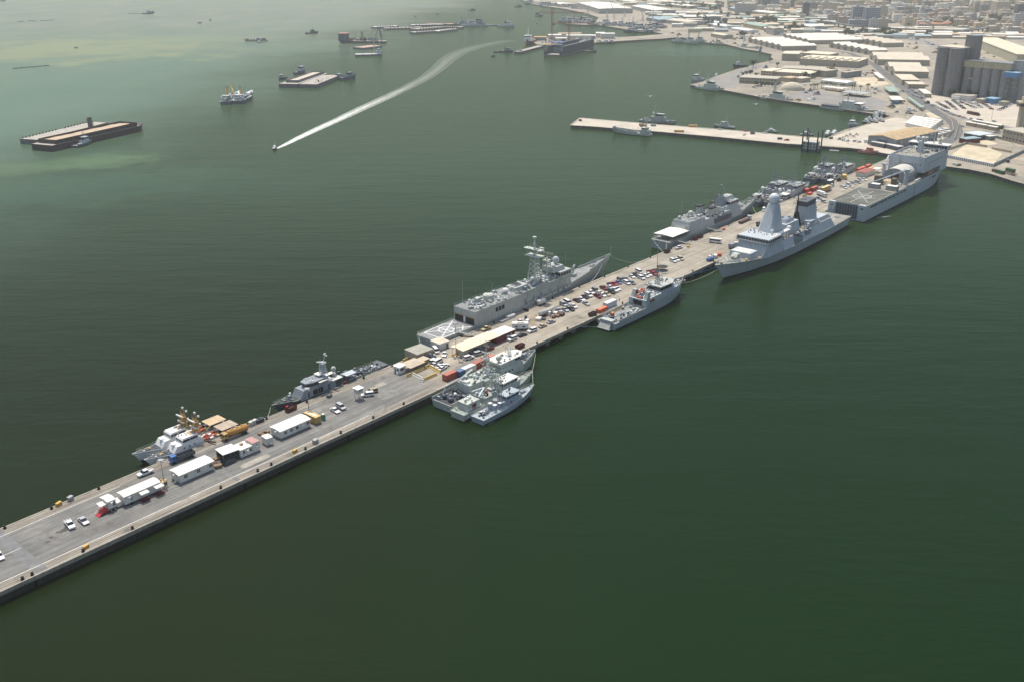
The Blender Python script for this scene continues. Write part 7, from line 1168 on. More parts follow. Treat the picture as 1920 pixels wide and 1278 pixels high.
# ---------------------------------------------------------------- shipyard island: floating dock, red ship, tower cranes
A, B_ = G(1036, 106.5, 0), G(1098, 90.5, 0); d = B_-A; L = d.length; o = thing('floating_dock', 'big dark floating dock open at its seaward end', 'floating dock', A, math.atan2(d.y, d.x)); m = MB(); m.box(0, L, -15, 15, -1, 3); m.build('pontoon', 'barge_grey', o)
for y in (-15, 11.6): m = MB(); m.hprism([(0, 2.9), (L, 2.9), (L, 15), (8, 15), (4, 9), (0, 9)], y, y+3.4); m.build('dock_wall', mat('dock_grey', (.085, .09, .105), .8, var=.2, streak=.3), o)
m = MB(); m.box(.5, L-.5, -11.4, 11.4, 3, 3.15); m.build('dock_floor', 'barge_deck', o); m = MB(); m.blk(18, L-6, 7, 7, 3.2, 11, 0, 4); m.blk(22, 34, 6, 6, 11, 16); m.build('keel_block', 'tug_blue', o)
sh = boat(993, 82.5, -20, 11, 62, 15, 'hull_red', 'white', 'red-hulled supply vessel with white bridge at the shipyard island', 'supply vessel', 'supply_vessel', 'none', 'ship_deck', H=7.5); m = MB(); m.blk(40, 57, 6.6, 6.4, 6.5, 12, 0, 1); m.blk(44, 54, 6, 5.8, 11.9, 14); m.blk(43.5, 54.5, 6.6, 6.6, 15.6, 16.2); sh.part('superstructure', m, 'white'); glass_band(sh, 44.2, 54, 5.9, 5.9, 14, 15.6, mull=6); m = MB(); m.lattice(47, 0, 16, 32, 1, .4, 4, .25); sh.part('mast', m, 'white'); sh.gear(4, 38, 4.6, 4.4, 24, 431, 2.4, ('yellow', 'ochre', 'ship_mid'))
pxbarge((970, 97.4), (1014, 86), 12, 3.2, 'long flat work barge in front of the red-hulled supply vessel', 'barge_grey', 'barge_deck', group=None); boat(975, 100, 22, -4, 20, 7, 'ship_dark', 'ship_pale', 'small tug at the end of the long flat work barge', 'tug', 'tugboat', seed=433); boat(1106, 97.6, 20, 1, 26, 5, 'tug_blue', 'tug_blue', 'low dark pontoon beside the floating dock', 'pontoon', 'pontoon', 'flat', H=2.4)
for n_, (x, y) in enumerate(((1122, 81.5), (1135, 82), (1145, 81.5))): boat(x, y, 20, 0, 22, 7, 'ship_mid' if n_ != 1 else 'tug_blue', 'white', f'{ORD[n_]} moored tug in the row under the causeway', 'tug', 'tugboat', group='tugs moored under the causeway', seed=440+n_)
mat('crane_red', (.35, .08, .06), .6, var=.1)
def tower_crane(px, py, ty, jib, cj, label):
    h = hgt(px, py, ty, 2.6); o = thing('tower_crane', label, 'crane', G(px, py, 2.6), 0); m = MB(); m.lattice(0, 0, 0, h, 1.5, 1.5, int(h/4), .3); m.build('tower', 'crane_red', o); m = MB(); hh = h*.86
    m.tube((-cj, 0, hh), (jib, 0, hh), .35, 4); m.tube((-cj, 0, hh+1.6), (jib, 0, hh+1.0), .3, 4); [m.tube((-cj+k*3, 0, hh), (-cj+k*3+1.5, 0, hh+1.5), .16, 3) for k in range(int((jib+cj)/3))]; m.tube((0, 0, h), (-cj*.9, 0, hh+1.4), .16, 3); m.tube((0, 0, h), (jib*.6, 0, hh+1.2), .16, 3); m.build('jib', 'crane_red', o); m = MB(); m.cb(-cj, 0, hh-2.4, 5, 2.2, 2.6); m.build('counterweight', 'ship_dark', o); m = MB(); m.cb(1.8, 1.2, hh-2, 1.6, 1.6, 2); m.build('cab', 'ship_light', o)
tower_crane(1035, 90, 14, 56, 26, 'taller red tower crane over the shipyard island'); tower_crane(1067, 84, 38, 44, 28, 'shorter red tower crane over the shipyard island')
for n_, (x, y, w_, d_, h_, c) in enumerate(((1013, 76, 22, 12, 6, 'ochre'), (1040, 74, 24, 12, 8, 'roof_white'), (1052, 78, 20, 14, 6, 'offwhite'), (1048, 84, 26, 10, 4, 'blue'), (1068, 70, 44, 14, 7, 'tan'), (1085, 76, 46, 12, 9, 'white_dirty'), (1105, 73, 22, 12, 6, 'roof_white'), (1125, 70, 16, 12, 8, 'white'), (1139, 72.5, 26, 12, 9, 'white_dirty'), (1036, 87, 30, 8, 3, 'ochre'))):
    o = thing('yard_shed', f'{ORD[n_]} shed of the crowded shipyard island, counted from its seaward tip', 'shed', G(x, y, 2.6), -.03, 'sheds on the shipyard island'); m = MB(); m.box(-w_/2, w_/2, -d_/2, d_/2, 0, h_); m.build('wall', 'ship_mid' if n_ % 3 == 0 else 'offwhite', o); m = MB(); m.hprism([(-d_/2-.3, h_), (d_/2+.3, h_), (0, h_+1.4)], -w_/2-.3, w_/2+.3, ax='x'); m.build('roof', c, o)
rr = random.Random(5)
for n_ in range(40):
    x, y = rr.uniform(1010, 1112), rr.uniform(74, 85); c = rr.choice(('brown_rust', 'ochre', 'ship_mid', 'white', 'blue', 'ship_dark', 'orange')); o = thing('yard_stack', f'{c.replace("_", " ").replace("ship", "grey").replace("ochre", "ochre yellow")} heap of steel and gear on the shipyard island', 'steel stack', G(x, y, 2.6), rr.uniform(-.4, .4), 'stacks of gear on the shipyard island'); m = MB(); s_ = rr.uniform(3, 8); m.cb(0, 0, 0, s_, s_*.5, rr.uniform(1.5, 5), 0, .85); m.build('load', c, o); m = MB(); m.tube((0, 0, 0), (rr.uniform(-4, 4), 0, rr.uniform(3, 9)), .3, 4); m.build('prop', c, o)
# ships crowded in the far dockyard
n_ = 0
for x, y, L, c in [(1060+k*6.2+rr.uniform(-2, 2), 43.5+k*.5+rr.uniform(-3, 1.5), rr.uniform(28, 52), rr.choice(('tug_blue', 'ship_mid', 'ship_bluegrey', 'barge_grey', 'hull_red', 'ship_light'))) for k in range(30)]+[(988+k*8.5, 7.5+k*.95+rr.uniform(-1.5, 1), rr.uniform(28, 46), rr.choice(('tug_blue', 'ship_mid', 'ship_bluegrey', 'ship_light'))) for k in range(12)]+[(1182+k*9, 62+rr.uniform(-1, .5), 34, 'tug_blue') for k in range(6)]:
    boat(x, y, rr.choice((-1, 1))*30, rr.uniform(-3, 2), L, L*.22, c, rr.choice(('dredge_white', 'ship_light', 'ship_bluegrey')), f'{ORD[n_ % 20]} of the small ships in the {("shipyard basin", "far shore quay")[30 <= n_ < 42]}{" second rank" if n_ >= 42 else ""}, from the sea end', 'ship', 'small_ship', rr.choice(('tug', 'patrol', 'tug', 'flat')), group='ships crowded in the far dockyard', seed=500+n_, H=4); n_ += 1
for n_, (x, y, h_) in enumerate(((1138, 33, 26), (1151, 36, 30), (1171, 33, 24), (1102, 27, 20), (1205, 40, 22), (1223, 43, 26), (1216, 36, 18))): o = thing('dock_crane', f'{ORD[n_]} thin lattice crane along the far dockyard, from the sea', 'crane', G(x, y, 2.6), rr.uniform(0, 3), 'thin dockyard cranes'); m = MB(); m.lattice(0, 0, 0, h_*.5, 2, 1.2, 4, .3); m.build('tower', 'offwhite', o); m = MB(); m.tube((0, 0, h_*.5), (h_*.3, 0, h_*1.2), .5, 4); m.tube((-2, 0, h_*.5), (h_*.3, 0, h_*1.2), .2, 3); m.build('jib', 'ship_mid', o)
# boats stored ashore, gulls
for n_, (x, y, rz) in enumerate(((1624, 236.6, 0), (1630, 233, 0), (1640, 235.5, 0), (1644, 231.5, 0), (1652, 233.6, 0), (1641, 222.4, 1), (1648, 219.6, 1), (1643, 226, 1), (1656, 221, 1))):
    sh = boat(x, y, 12, 2.4 if rz == 0 else -3, 9, 3, 'white', 'white', f'{ORD[n_]} white boat stored ashore in the boat yard, from the tug', 'motor boat', 'stored_boat', 'yacht', group='white boats stored ashore', H=1.6); sh.root.location.z = 3.2
    m = MB(); m.box(2, 2.3, -1, 1, -.6, 1); m.box(6, 6.3, -1, 1, -.6, 1); sh.part('cradle', m, 'ship_mid')
for n_, (x, y) in enumerate(((1219, 181), (1417, 196))):
    d = Vector((G(x, y, 0)-Vector((0, 0, CH)))).normalized(); p = Vector((0, 0, CH))+d*235; o = MB(); o.hprism([(-.3, 0), (-.1, -.08), (.2, -.05), (.34, .02), (.1, .1), (-.1, .09)], -.07, .07)
    for sg in (1, -1): o.add([(-.08, sg*.05, .05), (.12, sg*.05, .05), (.1, sg*.4, .2), (-.04, sg*.75, .12), (-.1, sg*.4, .2)], [[0, 1, 2, 4], [2, 3, 4]])
    tag(o.build('seabird', 'white', None, p, R(90)), ('white gull gliding over the water beside the second pier head', 'white gull gliding off the base parade quay')[n_], 'gull')
# ================================================================ buildings ashore
GZ = 2.6
mat('wall_cream', (.42, .37, .28), .85, var=.1, streak=.1); mat('wall_beige', (.36, .33, .26), .85, var=.12, streak=.12); mat('wall_grey', (.22, .235, .24), .85, var=.12, streak=.15); mat('wall_bluegrey', (.20, .235, .25), .8, var=.12, streak=.12); mat('wall_corr', (.40, .38, .27), .7, var=.06, lines=[(0, 3, .12, .35)]); mat('roof_beige', (.56, .50, .40), .8, var=.1, scale=.1, lines=[(0, 6, .05, .2)]); mat('roof_whiteshed', (.66, .63, .56), .75, var=.1, scale=.1, lines=[(0, 6, .05, .15)]); mat('roof_brown', (.42, .31, .18), .85, var=.25, scale=.25); mat('roof_blue', (.26, .36, .40), .6, var=.12); mat('roof_green', (.26, .36, .30), .7, var=.12)
mat('silo_concrete', (.20, .205, .21), .9, var=.15, streak=.3, lines=[(2, 4.2, .05, .3)]); mat('silo_concrete_low', (.26, .265, .27), .9, var=.15, streak=.35)
def frame3(A, B, C, h):
    """roof corners seen in the photo -> origin, heading, length, depth (signed to the side of C)"""
    a, b, c = (G(*p, GZ+h) for p in (A, B, C)); d = b-a; L = d.length; rz = math.atan2(d.y, d.x); n = Vector((-math.sin(rz), math.cos(rz), 0)); return Vector((a.x, a.y, GZ)), rz, L, (c-b).dot(n)
def hall(name, label, cat, A, B, C, h, wall, roof, gables=0, gh=2.2, flat=True, win=None, group=None, doors=0, over=.4, open_=False):
    o_, rz, L, D_ = frame3(A, B, C, h); o = thing(name, label, cat, o_, rz, group); y0, y1 = (0, D_) if D_ > 0 else (D_, 0); m = MB()
    if open_:
        for x in np.linspace(.3, L-.3, max(2, int(L/6))):
            for y in (y0+.3, y1-.3): m.box(x-.15, x+.15, y-.15, y+.15, 0, h-.2)
        m.build('post', 'steel', o); m = MB(); m.box(-over, L+over, y0-over, y1+over, h-.3, h+.05); m.build('roof', roof, o); return o, L, D_
    m.box(0, L, y0, y1, -.2, h); m.build('wall', wall, o); m = MB()
    if gables:
        w_ = L/gables
        for i in range(gables):   # gables look out along the A-B front; ridges run back
            g = MB(); x0, x1 = i*w_, (i+1)*w_; g.hprism([(x0+.05, h-.02), (x1-.05, h-.02), ((x0+x1)/2, h+gh)], y0+.05, y1-.05); g.build('gable_end', wall, o)
            m.add([(x0-.05, y0-.4, h), ((x0+x1)/2, y0-.4, h+gh+.1), ((x0+x1)/2, y1+.4, h+gh+.1), (x0-.05, y1+.4, h)], [[0, 1, 2, 3]]); m.add([(x1+.05, y0-.4, h), ((x0+x1)/2, y0-.4, h+gh+.1), ((x0+x1)/2, y1+.4, h+gh+.1), (x1+.05, y1+.4, h)], [[3, 2, 1, 0]])
            dm = MB(); yf = y0 if D_ > 0 else y1; dm.box((x0+x1)/2-w_*.18, (x0+x1)/2+w_*.18, yf-.12, yf+.12, 0, h*.75); dm.build('door', 'ship_dark', o)
    elif flat: m.box(-over, L+over, y0-over, y1+over, h-.05, h+.35); m.box(1, L-1, y0+1, y1-1, h+.3, h+.42)
    else: m.hprism([(y0-over, h-.02), (y1+over, h-.02), (y1+over, h+.15), ((y0+y1)/2, h+gh), (y0-over, h+.15)], -over, L+over, ax='x')
    m.build('roof', roof, o)
    if win:
        nx, nz, ww, wh = win; yf = y0 if D_ > 0 else y1; s = -1 if D_ > 0 else 1
        for i in range(nx):
            for k in range(nz): m = MB(); x = L*(i+.5)/nx; z = h*(k+.42)/nz; m.box(x-ww/2, x+ww/2, yf-.08, yf+.08, z, z+wh); m.build('window', 'window_brown', o)
    return o, L, D_
hall('warehouse', 'warehouse with a rust-brown roof on the second pier root', 'warehouse', (1628.5, 254.6), (1681.7, 263), (1727.5, 242), 7.5, 'wall_bluegrey', 'roof_brown', gables=1, gh=2); hall('warehouse', 'low brown lean-to along the rust-brown warehouse', 'lean-to', (1689, 268), (1728, 249.6), (1727, 247), 5, 'wall_bluegrey', 'roof_brown')
hall('open_shed', 'low white-roofed open shed, seaward one below the rust-brown warehouse', 'shed', (1634, 266), (1657.5, 270.6), (1659, 268.6), 3.4, 'ship_dark', 'roof_white'); hall('open_shed', 'low white-roofed open shed, landward one below the rust-brown warehouse', 'shed', (1659, 270), (1683.5, 276), (1686, 273.4), 3.4, 'ship_dark', 'roof_white')
for k in range(3): o = thing('storage_tank', f'{ORD[k]} white tank in front of the rust-brown warehouse', 'tank', G(1623+k*4.4, 268+k*.6, GZ), UP, 'white tanks by the warehouse'); m = MB(); m.cyl(0, 0, 0, 2.6, 1.7, n=12); m.sph((0, 0, 2.6), 1.7, 0, 12, 4, .4, 0.); m.build('shell', 'white_dirty', o); m = MB(); m.tube((1.8, 0, 0), (1.8, 0, 3), .1, 4); m.build('pipe', 'steel', o)
for k in range(5): hall('long_shed', f'{ORD[k]} long white low shed counted from the rust-brown warehouse', 'shed', (1698+k*3.4, 230.4-k*2.7), (1744+k*4.6, 240.5-k*3.3), (1746+k*4.6, 238.7-k*3.3), 3.6, 'white_dirty', 'roof_white', flat=False, gh=1, group='long white sheds')
for k, (x, y) in enumerate(((1748, 246), (1757, 243.6), (1766, 241), (1752, 251), (1762, 248.6), (1771, 246))): hall('small_shed', f'{ORD[k]} small pale shed inside the road bend', 'shed', (x, y), (x+7.5, y+1.6), (x+9, y), 3, 'offwhite', 'white_dirty', group='small sheds inside the road bend')
for k in range(10): x, y = (1735+7*(k % 5)+random.uniform(-2, 2), 255-2.6*(k % 5)+5*(k//5)); o = thing('yard_gear', f'{ORD[k]} pile of boat gear in the yard behind the landing ship bridge', 'gear pile', G(x, y, GZ), k, 'gear piles behind the landing ship'); m = MB(); m.cb(0, 0, 0, 3.2, 2, 1.8, 0, .8); m.build('load', random.choice(('offwhite', 'ship_mid', 'ochre', 'white')), o); m = MB(); m.sph((1.4, 0, 1), 1); m.build('buoy', 'white_dirty', o)
# silos
def silo_block():
    b0 = G(1743, 176.5, GZ); b1 = G(1788, 182.5, GZ); d = (b1-b0); L = d.length; rz = math.atan2(d.y, d.x); o = thing('grain_silo', 'tall dark concrete grain silo with four dashes near its top', 'silo', b0, rz); H = 52; r = L/4
    for i in range(2):
        for j in range(2): m = MB(); m.cyl(r+i*2*r, r*.6+j*2*r, -.3, H, r*1.02, n=24); c = m.build('silo_drum', 'silo_concrete', o); 
    m = MB(); m.box(r*.9, L-r*.9, r*.3, r*3.2, 0, H-.3); m.build('core', 'silo_concrete', o); m = MB(); m.box(.6, L-.6, r*.1, r*3.4, H, H+1.2); m.build('roof', 'roof_beige', o)
    m = MB(); m.box(L-8, L+5, r*2.2, r*3.7, -.3, H+13); m.build('stair_tower', 'silo_concrete', o); m = MB(); m.box(L-8.5, L+5.5, r*2.15, r*3.75, H+13, H+13.6); m.build('tower_roof', 'silo_concrete_low', o)
    for x in (r*.55, r*1.3, r*2.6, r*3.4): m = MB(); m.box(x-1.6, x+1.6, -.9, .4, H-7.4, H-6.2); m.build('white_panel', 'white', o)
    a = G(1797, 181.5, GZ); b_ = G(1884, 191, GZ); d = b_-a; L2 = d.length; rz = math.atan2(d.y, d.x); o = thing('grain_silo', 'lower row of grey concrete silo drums under a cream gallery', 'silo', a, rz); n = 5; r = L2/n/2; H = 33
    for j in (1, 0):
        for i in range(n): m = MB(); m.cyl(r+i*2*r, r*.8+j*2*r, -.3, H, r*1.01, n=20); m.build('silo_drum', 'silo_concrete_low', o)
    m = MB(); m.box(0, L2, -r*.1, r*3.4, H, H+6.5); m.build('gallery', mat('gallery_cream', (.38, .34, .23), .8, var=.12, lines=[(0, 11, .04, .5)]), o); m = MB(); m.box(-.5, L2+.5, -r*.15, r*3.5, H+6.5, H+7.1); m.build('gallery_roof', 'wall_grey', o)
    m = MB(); m.box(L2*.18, L2*.2, -r*.3, -r*.12, H*.62, H*.65); m.box(L2*.22, L2*.24, -r*.3, -r*.12, H*.62, H*.65); m.build('sign_lamp', 'white', o)
    o = thing('elevator_tower', 'pale concrete elevator tower at the end of the grey silo row', 'tower', a+d*1.02, rz); m = MB(); m.box(-2, 14, r*1.2, r*3, -.3, 42); m.build('wall', mat('wall_palegrey', (.36, .36, .34), .9, var=.12, streak=.2), o); m = MB(); m.box(-2.4, 14.4, r*1.15, r*3.05, 42, 42.8); m.build('roof', 'wall_grey', o)
    o = thing('hoist_tower', 'steel frame hoist tower with a bright blue cabin on top', 'tower', G(1890, 192, GZ), rz); m = MB(); m.lattice(0, 0, 0, 27, 5.6, 5.2, 5, .4); m.build('frame', 'wall_bluegrey', o); m = MB(); m.box(-7, 7, -5.6, 5.6, 26.5, 31.5); m.build('cabin', mat('blue_bright', (.06, .20, .40), .6, var=.1), o); m = MB(); m.box(-7.2, 7.2, -5.8, 5.8, 31.5, 31.9); m.build('roof', mat('roof_ltblue', (.25, .42, .55), .6), o)
    for k in range(3): o = thing('scaffold_frame', f'{ORD[k]} grey steel frame right of the blue-cabined hoist', 'frame', G(1901+k*7, 187-k*1.8, GZ), rz, 'steel frames by the hoist'); m = MB(); m.lattice(0, 0, 0, 21-k*2, 3.6, 3.6, 4, .28); m.build('frame', 'ship_light', o); m = MB(); m.cb(0, 0, 20-k*2, 8, 8, 1); m.build('roof', 'wall_beige', o)
silo_block()
hall('warehouse', 'huge ribbed beige warehouse behind the grain silos', 'warehouse', (1822.6, 70.6), (1907.6, 102.5), (1992, 113), 13, 'wall_corr', mat('roof_sand', (.58, .53, .40), .8, var=.08, scale=.05), over=.6)
for n_, (A, B, C, h, n, rf) in enumerate((((1403, 72), (1466, 87), (1517, 82.5), 7, 6, 'roof_whiteshed'), ((1468, 65), (1516, 76), (1600, 70.6), 7, 5, 'roof_whiteshed'), ((1555, 81), (1631, 95), (1664, 94), 7, 6, 'roof_whiteshed'), ((1600, 70.6), (1656, 81), (1702, 81.4), 7, 5, 'roof_beige'), ((1631, 99), (1647, 111.5), (1750, 116.5), 8, 2, 'roof_beige'), ((1659, 117.5), (1679, 134), (1746, 138), 8, 2, 'roof_beige'))):
    hall('warehouse', ('white warehouse with six pointed gables facing the inner harbour', 'white warehouse with gables behind the six-gabled one', 'white warehouse with gables beside the road, its roof running right', 'beige warehouse with gables behind the roadside white one', 'twin-gabled beige warehouse nearer the city, beside the grain silo', 'twin-gabled beige warehouse nearer the sea, beside the grain silo')[n_], 'warehouse', A, B, C, h, 'wall_beige', rf, gables=n, gh=2.6 if n > 2 else 3.4)
hall('warehouse', 'pale flat-roofed store between road and grain silo', 'store', (1677, 139.7), (1691.6, 150.4), (1719, 147.4), 6, 'wall_beige', 'roof_beige'); hall('warehouse', 'long low beige store beside the road under the grain silo', 'store', (1697, 153.6), (1704, 158.6), (1740, 162), 5, 'wall_beige', 'roof_beige'); hall('warehouse', 'narrow pale store at the grain silo foot', 'store', (1722, 167.4), (1734, 176.4), (1748, 177.4), 4, 'wall_beige', 'roof_whiteshed')
# naval base
hall('hangar', 'square cream hangar block at the head of the inner harbour', 'hangar', (1466.7, 101), (1497.4, 102), (1498.5, 97.3), 10, mat('wall_hangar', (.33, .31, .24), .85, var=.08), mat('roof_cream2', (.64, .57, .44), .8, var=.08)); o, L, D_ = hall('barracks', 'long stepped cream building right of the square hangar block', 'building', (1500, 110), (1608.7, 116), (1611.5, 108.4), 8.6, 'wall_beige', 'roof_cream2')
for k in range(7): m = MB(); m.cb(L*(k+.4)/7, D_*.3, 8.9, L/14, D_*.5, 1.6); m.build('roof_house', 'roof_cream2', o)
hall('barracks', 'lower cream building behind the stepped one', 'building', (1503.7, 99.6), (1554, 103), (1555, 98.6), 6, 'wall_beige', 'roof_cream2'); hall('barracks', 'two-storey barracks with dark paired windows at the base quay', 'barracks', (1386.6, 145.4), (1456.6, 149), (1459, 144), 7, 'wall_beige', mat('roof_greybeige', (.42, .39, .32), .85), win=(13, 2, 1.5, 1.6))
hall('barracks', 'flat cream block behind the two-storey barracks', 'building', (1427, 133), (1446, 134.4), (1447, 127.6), 7, 'wall_cream', 'roof_cream2', win=(4, 2, 1.6, 1.6)); hall('barracks', 'long cream block with a crowded roof behind the barracks', 'building', (1448, 134.5), (1520, 139), (1521, 133), 6, 'wall_cream', 'roof_cream2', win=(14, 1, 1.6, 1.8)); hall('barracks', 'low grey block between barracks and stepped building', 'building', (1463, 128), (1548, 132), (1549, 127), 5, 'wall_grey', 'roof_greybeige')
hall('house', 'small tan house beside the dome tent', 'house', (1464, 145), (1480, 147.4), (1482, 143), 5, 'wall_cream', 'tanroof'); hall('house', 'small beige house behind the dome tent', 'house', (1486, 146), (1503, 148), (1505, 144), 5, 'wall_cream', 'roof_beige'); hall('house', 'tan block between trees behind the dome tent', 'building', (1523, 131), (1549, 134), (1551, 129.5), 8, 'wall_beige', 'roof_greybeige')
o = thing('dome_tent', 'big cream inflatable dome beside the parade ground', 'tent', G(1484.6, 168.6, GZ), heading(1484.6, 168.6, 30, 2)); m = MB(); m.sph((0, 0, 0), 1, 0, 24, 10, 1, 0.); m.v = [(x*13.5, y*10, z*9) for x, y, z in m.v]; m.build('shell', mat('tent_cream', (.52, .47, .36), .8, var=.06), o); m = MB(); m.box(10.5, 15, -1.6, 1.6, 0, 3.2); m.build('entrance', 'canopy_tan', o)
hall('long_shed', 'long bright white shed behind the palm row', 'shed', (1540, 150.6), (1588, 156), (1594, 152), 4, 'white_dirty', 'white', flat=False, gh=1); hall('carport', 'dark open carport along the parade ground edge', 'carport', (1578, 172.6), (1620, 177), (1624, 173), 4, 'ship_dark', 'ship_mid2', open_=True); hall('house', 'flat diagonal building near the road, beige with trees', 'building', (1586, 136.6), (1616, 132.6), (1613, 131), 7, 'wall_grey', 'roof_greybeige')
for n_, (A, B, C) in enumerate((((1638, 136), (1650, 146.4), (1655, 143.6)), ((1658, 163), (1668, 172), (1687, 173)), ((1667, 181), (1674, 187.4), (1694, 187.6)), ((1701, 182.5), (1727.5, 201.5), (1731, 200.6)), ((1541, 162.6), (1560, 164.8), (1562, 162.6)), ((1562, 165), (1579, 167), (1582, 164)))): hall('shade_roof', f'{ORD[n_]} pale open shade roof across the naval base, from the upper road', 'shade roof', A, B, C, 4, 'steel', ('roof_white', 'roof_green', 'roof_whiteshed', 'roof_green', 'roof_white', 'roof_white')[n_], open_=True, group='open shade roofs in the base')
hall('office_block', 'three-storey beige office with dark windows at the right, below the control tower', 'office building', (1881.5, 242.5), (1932, 253.4), (1944, 246), 9.5, 'wall_beige', 'roof_greybeige', win=(8, 2, 1.8, 1.5))
o = thing('control_tower', 'beige harbour control tower with a dark glazed cabin', 'tower', G(1913, 247, GZ), -.2); m = MB(); m.box(-3.6, 3.6, -3.6, 3.6, 0, 22); m.build('shaft', 'wall_cream', o); m = MB(); m.box(-6, 6, -6, 6, 22, 23); m.box(-6.4, 6.4, -6.4, 6.4, 25.6, 27); m.build('cabin', 'wall_cream', o); m = MB(); m.box(-5.7, 5.7, -5.7, 5.7, 23, 25.6); m.build('window', 'glass', o); m = MB(); m.box(-3, 3, -3, 3, 27, 31); m.build('top_house', 'wall_cream', o)
for n_, (x, y) in enumerate(((1811.5, 229), (1831, 232.4), (1852, 236.4), (1822.6, 225.6), (1841, 229), (1859, 232.6))): hall('portable_office', f'{ORD[n_]} cream portable office in the two rows below the car park', 'portable office', (x, y), (x+17, y+3), (x+18.6, y+1.6), 3.4, 'wall_cream', 'roof_white', flat=False, gh=.5, win=(5, 1, .9, .9), group='cream portable offices')
hall('open_shed', 'low shed with a shiny pale blue roof below the portable offices', 'shed', (1808, 250), (1836, 255), (1846, 248.6), 4, 'ship_dark', mat('roof_shiny', (.55, .60, .64), .4)); hall('open_shed', 'small white shed at the end of the pale blue roof', 'shed', (1838.6, 253), (1855, 256.6), (1857.5, 253.6), 3.4, 'wall_bluegrey', 'roof_white'); hall('store_shed', 'small dark red shed with a blue-grey roof beside the road bend', 'shed', (1799, 259), (1812.6, 262), (1818, 255), 4, 'maroon', 'roof_blue')
hall('house', 'white shop-like block with dark entrance at the silo foot', 'building', (1784.6, 178), (1820, 181.6), (1821, 177.6), 5, 'white_dirty', 'roof_greybeige'); hall('house', 'white kiosk in front of the block at the silo foot', 'kiosk', (1784, 181), (1799, 182.4), (1800, 180), 3.6, 'white', 'white'); hall('long_shed', 'bright blue shed below the grey silo drums', 'shed', (1846.6, 184.4), (1864, 186.6), (1866, 183.2), 5, 'blue_bright', 'roof_ltblue'); hall('house', 'small olive hut left of the blue shed', 'hut', (1830, 186), (1842, 187.6), (1843, 184.6), 4, 'wall_beige', 'roof_greybeige'); hall('house', 'small brick hut under the blue-cabined hoist', 'hut', (1873, 191), (1885, 192.4), (1886, 190), 4, 'wall_beige', 'wall_beige')
o = thing('log_stack', 'long stack of brown timber in the open yard beside the car park', 'timber stack', G(1826, 215.5, GZ), heading(1826, 215.5, 28, 6)); rr = random.Random(9)
for k in range(22): m = MB(); y, z = -2+(k % 6)*.8, .4+(k//6)*.75; a = rr.uniform(-9, -7); m.tube((a, y, z), (a+rr.uniform(13, 17), y+rr.uniform(-.3, .3), z), .4, 6); m.build('log', 'wood' if k % 3 else 'brown_rust', o)
# white boundary wall with dark blue recesses
A, B_ = G(1776, 296.5, GZ), G(1862, 313.6, GZ); d = B_-A; n = 22; rz = math.atan2(d.y, d.x); wb = None
for k in range(n):
    p = A+d*((k+.5)/n)
    if wb is None: wb = thing('wall_block', '', 'wall block', p, rz, 'white wall blocks with blue panels'); m = MB(); w_ = d.length/n; m.box(-w_/2, w_/2, -.4, .4, 0, 2.6); m.build('block', 'white', wb); m = MB(); m.box(-w_*.2, w_*.2, -.46, -.38, .1, 2.2); m.build('panel', mat('panel_navy', (.03, .06, .14), .6), wb); o = wb
    else: o = copy_tree(wb, p, rz)
    o['label'] = f'{ORD[k] if k < 20 else ("twenty-first", "twenty-second")[k-20]} white block with a navy panel along the sand lot wall, from the landing ship'
def wall_line(pts, h, t, m_, label, name='boundary_wall'):
    o = thing(name, label, 'wall', G(*pts[0], GZ)); m = MB(); P = [G(*p, GZ)-G(*pts[0], GZ) for p in pts]
    for p, q in zip(P, P[1:]): dd = (q-p).normalized(); nn = Vector((-dd.y, dd.x, 0))*t/2; m.prism([tuple((p-nn)[:2]), tuple((q-nn)[:2]), tuple((q+nn)[:2]), tuple((p+nn)[:2])], 0, h)
    m.build('wall', m_, o); m = MB(); m.path([tuple(p+Vector((0, 0, h))) for p in P], t*.6, 4); m.build('coping', m_, o)
wall_line([(1862, 313.4), (1895, 298), (1925, 284)], 2.4, .5, 'wall_grey', 'grey boundary wall running inland from the white panelled blocks'); wall_line([(1778, 282), (1811, 270.6), (1850, 277)], 1.4, 1.2, 'wall_beige', 'low earth wall round the yellow sand lot'); wall_line([(1860, 280), (1895, 286.6)], 1.2, 1.2, 'tan', 'short earth bank beside the sand lot'); wall_line([(1794, 228), (1797, 236), (1790, 262)], 1.4, .5, 'wall_beige', 'wall along the outer side of the road bend'); wall_line([(1776, 222), (1785, 232), (1787, 246), (1778, 258)], 1.6, .5, 'wall_beige', 'wall along the inner side of the road bend'); wall_line([(1855, 257), (1885, 264), (1925, 272)], 2, .4, 'wall_grey', 'grey wall in front of the beige office')
container(G(1874.5, 326, GZ), heading(1874, 326, 20, 5), 'dark green container nearer the landing ship on the right-hand quay', (.04, .12, .05), 7); container(G(1894, 322.6, GZ), heading(1894, 322, 20, 5), 'dark green container farther along the right-hand quay', (.04, .12, .05), 7)
o = thing('flat_trailer', 'long rusty flat trailer on the right-hand quay between green containers', 'trailer', G(1884, 325.6, GZ), heading(1884, 325, 34, 8)); m = MB(); m.box(-10, 10, -1.3, 1.3, 1, 1.4); m.build('bed', 'brown_rust', o); wheels(o, (-8, -6.5, 7), 2.2); crate(1862, 321.5, 4, 2, 1.6, 'brown_rust', 'rusty machine at the seaward end of the flat trailer', 'machine', 'machine', z=GZ); crate(1889.5, 305, 3, 2.4, 2.2, 'ship_dark', 'dark machine on the quay beside the grey boundary wall', 'machine', 'machine', z=GZ)
